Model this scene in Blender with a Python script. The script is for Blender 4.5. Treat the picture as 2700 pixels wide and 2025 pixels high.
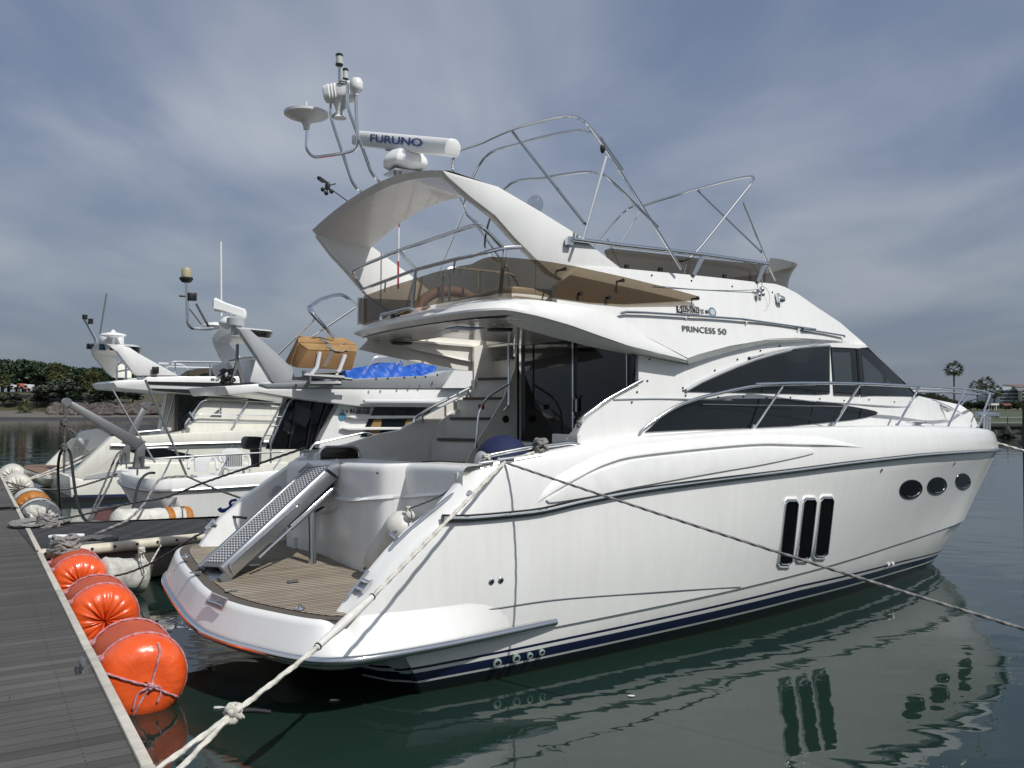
import bpy, bmesh, math, random
import numpy as np
from mathutils import Vector, Matrix, geometry
R = math.radians
sc = bpy.context.scene
for o in list(bpy.data.objects): bpy.data.objects.remove(o)
col = sc.collection
rnd = random.Random(7)

# ---------------------------------------------------------------- camera, sky, sun, exposure
FPX, CX, CY, CH = 2329.0, 1350.0, 1012.5, 2.8           # focal length in photo pixels, photo centre, eye height above the water
PIT = math.atan((1068.5 - 1012.5) / FPX)
cd = bpy.data.cameras.new('camera'); cam = bpy.data.objects.new('camera', cd); col.objects.link(cam)
cam.location = (0, 0, CH); cam.rotation_euler = (math.pi/2 + PIT, 0, 0)
cd.sensor_width = 36; cd.lens = FPX/2700*36; cd.clip_start = .05; cd.clip_end = 6000
sc.camera = cam
SUN_EL, SUN_AZ = R(49), R(-40)                           # azimuth measured from +X (picture right) towards +Y (away)
sdir = Vector((math.cos(SUN_EL)*math.cos(SUN_AZ), math.cos(SUN_EL)*math.sin(SUN_AZ), math.sin(SUN_EL)))
sl = bpy.data.lights.new('sun', 'SUN'); sl.energy = 3.4; sl.angle = R(.53); sl.color = (1, .975, .93)
so = bpy.data.objects.new('sun', sl); col.objects.link(so); so.rotation_euler = (-sdir).to_track_quat('-Z', 'Y').to_euler()
wd = bpy.data.worlds.new('World'); sc.world = wd; wd.use_nodes = True
def world():
    n = wd.node_tree.nodes; l = wd.node_tree.links; n.clear()
    out = n.new('ShaderNodeOutputWorld'); bg = n.new('ShaderNodeBackground'); bg.inputs[1].default_value = .1
    sky = n.new('ShaderNodeTexSky'); sky.sky_type = 'NISHITA'; sky.sun_disc = False
    sky.sun_elevation = SUN_EL; sky.sun_rotation = math.pi/2 - SUN_AZ; sky.dust_density = 2.0; sky.altitude = 0
    tc = n.new('ShaderNodeTexCoord'); sep = n.new('ShaderNodeSeparateXYZ'); l.new(tc.outputs['Generated'], sep.inputs[0])
    def mth(op, a, b=None, clamp=False):
        m = n.new('ShaderNodeMath'); m.operation = op; m.use_clamp = clamp
        for i, q in enumerate((a, b)):
            if q is None: continue
            if isinstance(q, (int, float)): m.inputs[i].default_value = q
            else: l.new(q, m.inputs[i])
        return m.outputs[0]
    z = mth('ADD', mth('MAXIMUM', sep.outputs[2], 0.0), .13)
    cmb = n.new('ShaderNodeCombineXYZ')
    l.new(mth('DIVIDE', sep.outputs[0], z), cmb.inputs[0]); l.new(mth('DIVIDE', sep.outputs[1], z), cmb.inputs[1])
    mp = n.new('ShaderNodeMapping'); l.new(cmb.outputs[0], mp.inputs[0]); mp.inputs['Rotation'].default_value = (0, 0, R(-20)); mp.inputs['Scale'].default_value = (1.0, .55, 1); mp.inputs['Location'].default_value = (SKX, SKY, 0)
    def noise(s, d, r, dist):
        t = n.new('ShaderNodeTexNoise'); t.inputs['Scale'].default_value = s; t.inputs['Detail'].default_value = d; t.inputs['Roughness'].default_value = r; t.inputs['Distortion'].default_value = dist
        l.new(mp.outputs[0], t.inputs['Vector']); return t.outputs[0]
    f = mth('ADD', mth('MULTIPLY', noise(.55, 4, .48, .4), .72), mth('MULTIPLY', noise(1.5, 5, .52, .5), .28))
    rp = n.new('ShaderNodeValToRGB'); l.new(f, rp.inputs[0]); e = rp.color_ramp.elements
    e[0].position = .37; e[0].color = (0, 0, 0, 1); e[1].position = .64; e[1].color = (1, 1, 1, 1); rp.color_ramp.interpolation = 'EASE'
    # thin cloud over blue: gaps show more of the sky, veils are pale grey
    mx = n.new('ShaderNodeMix'); mx.data_type = 'RGBA'; l.new(rp.outputs[0], mx.inputs[0])
    mx.inputs[6].default_value = (1.6, 2.12, 3.3, 1); mx.inputs[7].default_value = (5.3, 5.6, 6.05, 1)
    # low down everything melts into grey blue
    hz = mth('SUBTRACT', 1.0, mth('MULTIPLY', sep.outputs[2], 3.6), True)
    m2 = n.new('ShaderNodeMix'); m2.data_type = 'RGBA'; l.new(mth('MULTIPLY', hz, .95), m2.inputs[0]); l.new(mx.outputs[2], m2.inputs[6]); m2.inputs[7].default_value = (1.85, 2.22, 2.78, 1)
    m3 = n.new('ShaderNodeMix'); m3.data_type = 'RGBA'; m3.inputs[0].default_value = .86; l.new(sky.outputs[0], m3.inputs[6]); l.new(m2.outputs[2], m3.inputs[7])
    l.new(m3.outputs[2], bg.inputs[0]); l.new(bg.outputs[0], out.inputs[0])
SKX, SKY = 0.0, 0.0
world()
vs = sc.view_settings; vs.view_transform = 'Standard'; vs.look = 'None'; vs.exposure = 0.0; vs.gamma = 1
sc.render.engine = 'CYCLES'
sc.cycles.max_bounces = 10; sc.cycles.transparent_max_bounces = 12; sc.cycles.glossy_bounces = 5; sc.cycles.caustics_reflective = False; sc.cycles.caustics_refractive = False

# ---------------------------------------------------------------- places: turning photo measurements into points on known surfaces
CR = dict(Z=(0,0,1),S=(0,0,1.2206),A=(720,100,.3526),B=(820,500,.36166),C=(1450,600,.31646),D=(1000,850,.31646),E=(400,1150,.36166),F=(0,1200,.4973),G=(0,700,.28029),H=(480,700,.36166),I=(0,1000,.34358),J=(1900,850,.36166),K=(2400,900,.13562),L=(900,1400,.37665),M=(1700,1300,.45208),N=(400,1500,.31646),O=(1140,280,.27125),Q=(1640,420,.22604),R=(240,1100,.22604),T=(0,1180,.13562),U=(520,720,.18987))
def px(k, x, y): a = CR[k]; return a[0]+x*a[2], a[1]+y*a[2]
def ray(k, x, y):
    X, Y_ = px(k, x, y); a = (X-CX)/FPX; b = -(Y_-CY)/FPX; c, s = math.cos(PIT), math.sin(PIT)
    return np.array([a, c-b*s, s+b*c])
EYE = np.array([0, 0, CH])
class Fr:
    """a boat's (or the world's) own axes: u forward, v to starboard, w up from the water"""
    def __init__(s, deg, ox, oy, sg=-1):
        t = R(deg); s.deg = deg; s.t = t; s.sg = sg
        s.EU = np.array([math.cos(t), math.sin(t), 0]); s.EV = np.array([math.sin(t), -math.cos(t), 0])*(-sg); s.O = np.array([ox, oy, 0.])
    def uvw(s, p): q = np.asarray(p)-s.O; return np.array([q@s.EU, q@s.EV, q[2]])
    def W(s, u, v, w): return s.O+u*s.EU+v*s.EV+np.array([0, 0, w])
    def P(s, k, x, y, v=None, u=None, w=None, f=None, off=0):
        r = ray(k, x, y); d = s.O-EYE
        if f is not None:
            v = 1.5
            for i in range(60):
                q = s.P(k, x, y, v=v); v += .6*(f(q[0], q[2])+off-v)
            return s.P(k, x, y, v=v)
        if w is not None: t = (w-CH)/r[2]
        elif u is not None: t = (u+d@s.EU)/(r@s.EU)
        else: t = (v+d@s.EV)/(r@s.EV)
        return s.uvw(EYE+r*t)
    def L(s, k, pts, **kw): return [s.P(k, x, y, **kw) for x, y in pts]
    def U(s, k, pts, f): return [tuple(q[[0, 2]]) for q in (s.P(k, x, y, f=f) for x, y in pts)]
WORLD = Fr(0, 0, 0, 1)                                  # u = X, v = Y, w = Z
WORLD.EV = np.array([0, 1., 0])
def pch(pts):
    """smooth curve through (x, y) knots without overshoot"""
    p = sorted(pts); x = np.array([a[0] for a in p], float); y = np.array([a[1] for a in p], float)
    h = np.diff(x); d = np.diff(y)/h; m = np.zeros(len(x)); m[0], m[-1] = d[0], d[-1]
    for i in range(1, len(x)-1): m[i] = 0 if d[i-1]*d[i] <= 0 else 2*d[i-1]*d[i]/(d[i-1]+d[i])
    def f(t):
        if t <= x[0]: return float(y[0]+m[0]*(t-x[0]))
        if t >= x[-1]: return float(y[-1]+m[-1]*(t-x[-1])*0)
        i = min(int(np.searchsorted(x, t, 'right')-1), len(h)-1); s = (t-x[i])/h[i]
        return float((2*s**3-3*s*s+1)*y[i]+(s**3-2*s*s+s)*h[i]*m[i]+(3*s*s-2*s**3)*y[i+1]+(s**3-s*s)*h[i]*m[i+1])
    return f
def crv(pts, n=6, closed=False):
    """Catmull-Rom through points"""
    P = [np.array(p, float) for p in pts]; out = []; N = len(P)
    for i in range(N if closed else N-1):
        a, b, c, d = (P[(i+j-1) % N] if closed else P[min(max(i+j-1, 0), N-1)] for j in range(4))
        for k in range(n):
            t = k/n; out.append(.5*(2*b+(c-a)*t+(2*a-5*b+4*c-d)*t*t+(3*b-a-3*c+d)*t**3))
    if not closed: out.append(P[-1])
    return out
def rnd_path(pts, r, n=5):
    """polyline with rounded corners"""
    P = [np.array(p, float) for p in pts]; out = [P[0]]
    for i in range(1, len(P)-1):
        a, b = P[i-1]-P[i], P[i+1]-P[i]; la, lb = np.linalg.norm(a), np.linalg.norm(b); k = min(r, la*.48, lb*.48)
        s, e = P[i]+a/la*k, P[i]+b/lb*k
        for j in range(n+1): t = j/n; out.append((1-t)**2*s+2*t*(1-t)*P[i]+t*t*e)
    return out+[P[-1]]
def unit(a): a = np.asarray(a, float); return a/(np.linalg.norm(a)+1e-12)

# ---------------------------------------------------------------- mesh building
class MB:
    def __init__(s, fr=None): s.v = []; s.f = []; s.sg = fr.sg if fr else 1
    def add(s, pts): b = len(s.v); s.v += [(float(p[0]), s.sg*float(p[1]), float(p[2])) for p in pts]; return b
    def grid(s, rows, cu=False, cv=False):
        n, m = len(rows), len(rows[0]); b = s.add([p for r in rows for p in r])
        for i in range(n if cu else n-1):
            for j in range(m if cv else m-1):
                i2, j2 = (i+1) % n, (j+1) % m; s.f.append((b+i*m+j, b+i*m+j2, b+i2*m+j2, b+i2*m+j))
        return s
    def poly(s, pts): b = s.add(pts); s.f.append(tuple(range(b, b+len(pts)))); return s
    def prism(s, pts, off):
        off = np.array(off, float); n = len(pts); b = s.add(list(pts)+[np.array(p)+off for p in pts])
        s.f.append(tuple(range(b, b+n))); s.f.append(tuple(range(b+2*n-1, b+n-1, -1)))
        for i in range(n): j = (i+1) % n; s.f.append((b+j, b+i, b+n+i, b+n+j))
        return s
    def hexa(s, a, c): return s.grid([list(a), list(c)], cv=True).poly(a).poly(c)
    def box(s, c, sz, ax=None):
        c = np.array(c, float); ax = ax or ((1,0,0),(0,1,0),(0,0,1)); e = [np.array(unit(ax[i]))*sz[i]/2 for i in range(3)]
        q = lambda i, j, k: c+i*e[0]+j*e[1]+k*e[2]
        b = s.add([q(i, j, k) for k in (-1, 1) for i, j in ((-1,-1),(1,-1),(1,1),(-1,1))])
        for f in ((3,2,1,0),(4,5,6,7),(0,1,5,4),(1,2,6,5),(2,3,7,6),(3,0,4,7)): s.f.append(tuple(b+i for i in f))
        return s
    def tube(s, pts, r, n=8, closed=False, cap=True, prof=None, twist=0):
        P = [np.array(p, float) for p in pts]; N = len(P); rows = []; nrm = None; sl = 0
        for i in range(N):
            a, c = (P[(i-1) % N], P[(i+1) % N]) if closed else (P[max(i-1, 0)], P[min(i+1, N-1)])
            t = unit(c-a)
            if nrm is None: nrm = unit(np.cross(t, (0, 0, 1) if abs(t[2]) < .9 else (1, 0, 0)))
            nrm = unit(nrm-t*(nrm@t)); bn = np.cross(t, nrm)
            if i: sl += np.linalg.norm(P[i]-P[i-1])
            rr = r(i/(N-1)) if callable(r) else r
            row = []
            for k in range(n):
                a_ = 2*math.pi*k/n; q = rr*(1+(prof*math.cos(3*(a_-twist*sl)) if prof else 0)); row.append(P[i]+q*(math.cos(a_)*nrm+math.sin(a_)*bn))
            rows.append(row)
        s.grid(rows, cu=closed, cv=True)
        if cap and not closed: s.poly(rows[0][::-1]); s.poly(rows[-1])
        return s
    def lathe(s, prof, org, ax=(0,0,1), n=20, cap=True):
        ax = unit(ax); a = unit(np.cross(ax, (0, 0, 1) if abs(ax[2]) < .9 else (1, 0, 0))); b = np.cross(ax, a); org = np.array(org, float)
        rows = [[org+ax*h+r*(math.cos(2*math.pi*k/n)*a+math.sin(2*math.pi*k/n)*b) for k in range(n)] for r, h in prof]
        s.grid(rows, cv=True)
        if cap: s.poly(rows[0][::-1]); s.poly(rows[-1])
        return s
    def ball(s, c, r, n=12, m=8, ax=(0,0,1)):
        r = r if hasattr(r, '__len__') else (r, r, r); c = np.array(c, float)
        return s.grid([[c+np.array([r[0]*math.sin(math.pi*(i+.02)/(m+.04))*math.cos(2*math.pi*k/n), r[1]*math.sin(math.pi*(i+.02)/(m+.04))*math.sin(2*math.pi*k/n), r[2]*math.cos(math.pi*(i+.02)/(m+.04))]) for k in range(n)] for i in range(m+1)], cv=True)
    def skin(s, uw, f, off=0., thick=.02, du=.25, dw=.3):
        """a sheet cut to the outline uw = [(u, w)...], laid on the side surface v = f(u, w) and given thickness"""
        B = []; uw = [(float(a), float(b)) for a, b in uw]; n = len(uw)
        for i in range(n):
            a, b = uw[i], uw[(i+1) % n]; k = max(1, int(max(abs(a[0]-b[0])/du, abs(a[1]-b[1])/dw)))
            B += [Vector((a[0]+(b[0]-a[0])*j/k, a[1]+(b[1]-a[1])*j/k)) for j in range(k)]
        nb = len(B); us = [q.x for q in B]; ws = [q.y for q in B]
        def inside(x, y):
            c = False
            for i in range(nb):
                p, q = B[i], B[i-1]
                if (p.y > y) != (q.y > y) and x < (q.x-p.x)*(y-p.y)/(q.y-p.y)+p.x: c = not c
            return c
        I = []
        for i in range(1, int((max(us)-min(us))/du)+1):
            for j in range(1, int((max(ws)-min(ws))/dw)+1):
                x, y = min(us)+i*du+.013*(j % 3), min(ws)+j*dw+.007*(i % 2)
                if inside(x, y) and min((x-q.x)**2+(y-q.y)**2 for q in B) > (.3*min(du, dw))**2: I.append(Vector((x, y)))
        V2, E2, F2, *_ = geometry.delaunay_2d_cdt(B+I, [(i, (i+1) % nb) for i in range(nb)], [], 1, 1e-5)
        A = [(p.x, f(p.x, p.y)+off, p.y) for p in V2]; b = s.add(A); s.f += [tuple(b+i for i in q) for q in F2]
        if thick:
            c = s.add([(p[0], p[1]-thick, p[2]) for p in A]); s.f += [tuple(c+i for i in q[::-1]) for q in F2]
            cnt = {}
            for q in F2:
                for i in range(len(q)): cnt[(q[i], q[(i+1) % len(q)])] = 1
            for i, j in cnt:
                if (j, i) not in cnt: s.f.append((b+j, b+i, c+i, c+j))
        return s
    def build(s, name, mat, parent=None, smooth=38, bev=0, seg=2, weld=True):
        me = bpy.data.meshes.new(name); me.from_pydata(s.v, [], s.f); bm = bmesh.new(); bm.from_mesh(me)
        if weld: bmesh.ops.remove_doubles(bm, verts=bm.verts[:], dist=1e-5)
        bmesh.ops.recalc_face_normals(bm, faces=bm.faces[:])
        if bev:
            es = [e for e in bm.edges if len(e.link_faces) == 2 and e.calc_face_angle(0) > R(28)]
            bmesh.ops.bevel(bm, geom=es, offset=bev, segments=seg, affect='EDGES', profile=.5, clamp_overlap=True)
        bm.to_mesh(me); bm.free()
        if smooth:
            me.polygons.foreach_set('use_smooth', [True]*len(me.polygons)); me.set_sharp_from_angle(angle=R(smooth))
        o = bpy.data.objects.new(name, me); col.objects.link(o); me.materials.append(mat)
        if parent: o.parent = parent
        return o
def tag(o, label=None, cat=None, group=None, kind=None):
    for k, x in (('label', label), ('category', cat), ('group', group), ('kind', kind)):
        if x: o[k] = x
    return o
def thing(name, label, cat, fr=None, loc=None, group=None, rotz=0):
    o = bpy.data.objects.new(name, None); col.objects.link(o); o.empty_display_size = .3
    if fr is not None and fr is not WORLD: o.location = fr.O; o.rotation_euler = (0, 0, fr.t)
    if loc is not None: o.location = loc; o.rotation_euler = (0, 0, rotz)
    return tag(o, label, cat, group)
def dup(root, loc, rotz, label=None, scale=None):
    r = root.copy(); col.objects.link(r); r.location = loc; r.rotation_euler = (0, 0, rotz)
    if scale: r.scale = scale
    if label: r['label'] = label
    for ch in list(root.children):
        c = ch.copy(); col.objects.link(c); c.parent = r
        for g in ch.children: d = g.copy(); col.objects.link(d); d.parent = c
    return r
def text(name, body, p0, p1, up, mat, parent, fr, ext=.002, h=None, shear=0, sp=1.0, lift=.004, label=None, font=None, off=0.):
    """lettering as a mesh, from baseline start p0 to baseline end p1, in the frame's own axes"""
    cu = bpy.data.curves.new(name, 'FONT'); cu.body = body; cu.extrude = ext; cu.shear = shear; cu.space_character = sp; cu.offset = off
    t = bpy.data.objects.new('tmp', cu); col.objects.link(t); bpy.context.view_layer.update()
    me = bpy.data.meshes.new_from_object(t.evaluated_get(bpy.context.evaluated_depsgraph_get())); bpy.data.objects.remove(t); me.name = name
    co = np.array([v.co for v in me.vertices]); a, b = co.min(0), co.max(0)
    sg = fr.sg if fr else 1; F = lambda p: np.array([p[0], sg*p[1], p[2]], float)
    P0, P1, UP = F(p0), F(p1), F(up); X = P1-P0; W = np.linalg.norm(X); X = X/W; Zn = unit(np.cross(X, UP)); Yn = np.cross(Zn, X)
    sx = W/(b[0]-a[0]); sy = (h/(b[1]-a[1])) if h else sx
    for v in me.vertices:
        q = P0+X*(v.co.x-a[0])*sx+Yn*(v.co.y-a[1])*sy+Zn*(v.co.z+lift); v.co = q
    o = bpy.data.objects.new(name, me); col.objects.link(o); me.materials.clear(); me.materials.append(mat)
    if parent: o.parent = parent
    return o
def rope_mesh(m, pts, r, seg=None, lob=.2, pitch=5.5, n=9):
    """laid rope: a tube whose three strands wind round it"""
    P = crv(pts, 12) if len(pts) > 2 else [np.array(p, float) for p in pts]
    d = np.concatenate([[0], np.cumsum([np.linalg.norm(b-a) for a, b in zip(P, P[1:])])]); N = max(4, int(d[-1]/(seg or r*1.1)))
    Q = np.array(P); t = np.linspace(0, d[-1], N); S = np.stack([np.interp(t, d, Q[:, i]) for i in range(3)], 1)
    m.tube(list(S), r, n, prof=lob, twist=1/(pitch*r)); return m
def sag(a, b, s, n=14):
    a, b = np.array(a, float), np.array(b, float); return [a+(b-a)*t-np.array([0, 0, 4*s*t*(1-t)]) for t in np.linspace(0, 1, n)]
# ---------------------------------------------------------------- materials
def mat(name, colr, rough=.5, metal=0, spec=.5, coat=0, **kw):
    m = bpy.data.materials.new(name); m.use_nodes = True; nt = m.node_tree; b = nt.nodes['Principled BSDF']
    b.inputs['Base Color'].default_value = (*colr, 1); b.inputs['Roughness'].default_value = rough; b.inputs['Metallic'].default_value = metal
    b.inputs['Specular IOR Level'].default_value = spec; b.inputs['Coat Weight'].default_value = coat; b.inputs['Coat Roughness'].default_value = .06
    m['n'] = name; return m
class NT:
    def __init__(s, m): s.m = m; s.t = m.node_tree; s.b = s.t.nodes['Principled BSDF']
    def n(s, k, **kw):
        q = s.t.nodes.new('ShaderNode'+k)
        for a, v in kw.items():
            if hasattr(q, a) and a not in ('Scale',): setattr(q, a, v)
            else: q.inputs[a.replace('_', ' ')].default_value = v
        return q
    def l(s, a, b): s.t.links.new(a, b)
    def co(s, kind='Object', scale=(1,1,1), rot=(0,0,0), loc=(0,0,0)):
        c = s.n('TexCoord'); mp = s.n('Mapping'); mp.inputs['Scale'].default_value = scale; mp.inputs['Rotation'].default_value = rot; mp.inputs['Location'].default_value = loc
        s.l(c.outputs[kind], mp.inputs[0]); return mp.outputs[0]
    def noise(s, v, sc_, det=4, ro=.55, dist=0):
        q = s.n('TexNoise'); q.inputs['Scale'].default_value = sc_; q.inputs['Detail'].default_value = det; q.inputs['Roughness'].default_value = ro; q.inputs['Distortion'].default_value = dist
        s.l(v, q.inputs['Vector']); return q.outputs[0]
    def ramp(s, f, stops, mode='LINEAR'):
        q = s.n('ValToRGB'); e = q.color_ramp.elements; q.color_ramp.interpolation = mode
        for i, (p, c) in enumerate(stops):
            if i > 1: e.new(p)
            e[i].position = p; e[i].color = (*c, 1) if len(c) == 3 else c
        s.l(f, q.inputs[0]); return q.outputs[0]
    def mix(s, f, a, b, mode='MIX'):
        q = s.n('Mix'); q.data_type = 'RGBA'; q.blend_type = mode
        for i, x in ((0, f), (6, a), (7, b)):
            if isinstance(x, (int, float)): q.inputs[i].default_value = x
            elif isinstance(x, tuple): q.inputs[i].default_value = (*x, 1)
            else: s.l(x, q.inputs[i])
        return q.outputs[2]
    def mth(s, op, a, b=None, clamp=False):
        q = s.n('Math'); q.operation = op; q.use_clamp = clamp
        for i, x in enumerate((a, b)):
            if x is None: continue
            if isinstance(x, (int, float)): q.inputs[i].default_value = x
            else: s.l(x, q.inputs[i])
        return q.outputs[0]
    def bump(s, h, st=.3, d=.01):
        q = s.n('Bump'); q.inputs['Strength'].default_value = st; q.inputs['Distance'].default_value = d; s.l(h, q.inputs['Height']); s.l(q.outputs[0], s.b.inputs['Normal']); return q
    def base(s, c): s.l(c, s.b.inputs['Base Color'])
    def rough(s, c): s.l(c, s.b.inputs['Roughness'])
def gel(name, c, streak=.06, rough=.28, coat=.3):
    """gelcoat with faint vertical weather streaks and blotches"""
    m = mat(name, c, rough, coat=coat); t = NT(m); a = t.noise(t.co(scale=(5, 5, .5)), 1.6, 5, .6); b = t.noise(t.co(), .9, 3, .5)
    d = t.ramp(t.mth('ADD', t.mth('MULTIPLY', a, .6), t.mth('MULTIPLY', b, .4)), [(.36, tuple(x*(1-streak) for x in c)), (.6, c)])
    t.base(d); t.rough(t.ramp(b, [(.3, (rough*.8,)*3), (.75, (rough*1.5,)*3)])); return m
Mt = {}
Mt['gel'] = gel('white_gelcoat', (.83, .833, .815))
Mt['cream'] = gel('cream_gelcoat', (.79, .78, .70), .1, .35)
Mt['interior'] = gel('cockpit_moulding', (.70, .68, .63), .05, .4)
Mt['soffit'] = gel('headlining', (.88, .85, .79), .05, .16, .5)
Mt['grey_or_shaded_gel'] = gel('grey_or_shaded_moulding', (.42, .44, .46), .05, .4)  # real grey parts, and shade coloured into the middle boat's white mouldings
Mt['chrome'] = mat('stainless_steel', (.72, .73, .74), .13, 1)
Mt['steel'] = mat('brushed_steel', (.50, .51, .52), .32, 1)
Mt['darkrail'] = mat('dark_rubbing_strake', (.045, .047, .05), .16, .75)
Mt['alu'] = mat('galvanised_metal', (.20, .205, .21), .45, .6)
Mt['black'] = mat('black_plastic', (.012, .012, .014), .4)
Mt['rubber'] = mat('black_hose_rubber', (.012, .012, .013), .55)
Mt['glass'] = mat('dark_window_glass', (.006, .009, .011), .03, spec=.36)
Mt['paleglass'] = mat('pale_interior_seen_through', (.035, .045, .05), .04, spec=.4)  # lighter interior seen through the windows, given as a surface colour
Mt['dglass2'] = mat('recessed_dark_glass', (.004, .004, .005), .15, spec=.08)
Mt['dglass'] = mat('dark_door_glass', (.004, .004, .005), .05, spec=.5)
Mt['navy'] = mat('navy_canvas', (.008, .016, .07), .8)
Mt['blue'] = mat('blue_plastic', (.008, .03, .21), .4)
Mt['ltblue'] = mat('lettering_blue', (.01, .06, .25), .4)
Mt['ltgrey'] = mat('lettering_grey', (.16, .17, .18), .35, .4)
Mt['ltblack'] = mat('lettering_black', (.015, .015, .017), .5)
Mt['white'] = mat('white_paint', (.80, .80, .79), .35)
Mt['plastic'] = mat('white_plastic', (.70, .71, .72), .4)
Mt['sticker'] = mat('grey_sticker', (.42, .42, .40), .5)
Mt['lens'] = mat('lamp_lens', (.55, .56, .52), .15)
Mt['teal'] = mat('verdigris_fitting', (.30, .38, .35), .5, .3)
Mt['red'] = mat('red_plastic', (.35, .03, .03), .5)
Mt['bluescreen'] = mat('blue_screen_cover', (.12, .20, .42), .4)
Mt['anod'] = mat('grey_anodised_strut', (.26, .30, .33), .35, .6)
def hull_mat():
    m = gel('hull_gelcoat', (.825, .828, .81), .06, .22, .45); t = NT(m); old = t.b.inputs['Base Color'].links[0].from_socket
    c = t.n('TexCoord'); s = t.n('SeparateXYZ'); t.l(c.outputs['Object'], s.inputs[0])
    kr = t.ramp(t.mth('DIVIDE', s.outputs[0], 12.8), [(0, (.5,)*3), (.215, (.59,)*3), (.44, (.68,)*3), (.68, (.60,)*3), (.86, (.42,)*3)])
    h = t.mth('DIVIDE', s.outputs[2], t.mth('MULTIPLY', kr, 2))
    # painted boot stripes: weed line, black, white, navy, white, navy, topside white
    b = STR; navy = (.008, .014, .055); wh = (.74, .75, .72)
    r = t.ramp(t.mth('ADD', h, .5), [(0, (.022, .02, .010)), (b[0]+.5, (.012, .015, .02)), (b[1]+.5, wh), (b[2]+.5, navy), (b[3]+.5, wh), (b[4]+.5, navy), (b[5]+.5, (1, 1, 1))], 'CONSTANT')
    k = t.mth('GREATER_THAN', h, b[5])
    dr = t.ramp(t.noise(t.co(scale=(11, 11, .55)), 1.5, 4, .6), [(.5, (0, 0, 0)), (.72, (.30, .30, .30))])          # dried drip marks and a little grime low down
    lowg = t.ramp(t.mth('ADD', s.outputs[2], t.mth('MULTIPLY', t.noise(t.co(scale=(4, 4, 1)), 1.2, 5, .65), .5)), [(.5, (.45, .45, .45)), (1.05, (0, 0, 0))])
    old = t.mix(t.mth('MULTIPLY', lowg, .5), t.mix(dr, old, (.74, .735, .70)), (.62, .60, .52)); t.base(t.mix(k, r, old)); return m
SLOPE, STR = .012, [.03, .130, .155, .25, .282, .312]
Mt['hull'] = hull_mat()
def tint(name, c):
    m = mat(name, c, .05); t = NT(m); tr = t.n('BsdfTransparent'); tr.inputs[0].default_value = (*c, 1); gl = t.n('BsdfGlossy'); gl.inputs['Roughness'].default_value = .04; gl.inputs[0].default_value = (.8, .8, .8, 1)
    fr = t.n('Fresnel'); fr.inputs[0].default_value = 1.45; mx = t.n('MixShader'); ge = t.n('NewGeometry'); t.l(t.mth('MULTIPLY', fr.outputs[0], t.mth('SUBTRACT', 1, ge.outputs['Backfacing'])), mx.inputs[0]); t.l(tr.outputs[0], mx.inputs[1]); t.l(gl.outputs[0], mx.inputs[2])
    t.l(mx.outputs[0], t.t.nodes['Material Output'].inputs[0]); return m
Mt['smoke'] = tint('smoked_acrylic', (.53, .475, .40))
Mt['clear'] = tint('clear_vinyl', (.82, .83, .84))
def teak():
    m = mat('teak_planks', (.3, .2, .12), .7); t = NT(m); c = t.n('TexCoord'); s = t.n('SeparateXYZ'); t.l(c.outputs['Object'], s.inputs[0])
    y = t.mth('DIVIDE', s.outputs[1], .068); fr = t.mth('FRACT', y); seam = t.mth('LESS_THAN', fr, .27); row = t.mth('FLOOR', y)
    wn = t.n('TexWhiteNoise'); wn.noise_dimensions = '1D'; t.l(row, wn.inputs['W'])
    g = t.noise(t.co(scale=(3, 60, 3)), 2.5, 4); big = t.noise(t.co(), 2.2, 4)
    w = t.ramp(t.mth('ADD', t.mth('MULTIPLY', g, .5), t.mth('ADD', t.mth('MULTIPLY', wn.outputs[0], .22), t.mth('MULTIPLY', big, .4))), [(.3, (.21, .165, .12)), (.55, (.33, .275, .21)), (.85, (.45, .39, .31))])
    t.base(t.mix(seam, w, (.028, .026, .024))); t.bump(t.mth('SUBTRACT', t.mth('MULTIPLY', g, .3), seam), .4, .004); return m
Mt['teak'] = teak()
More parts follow.
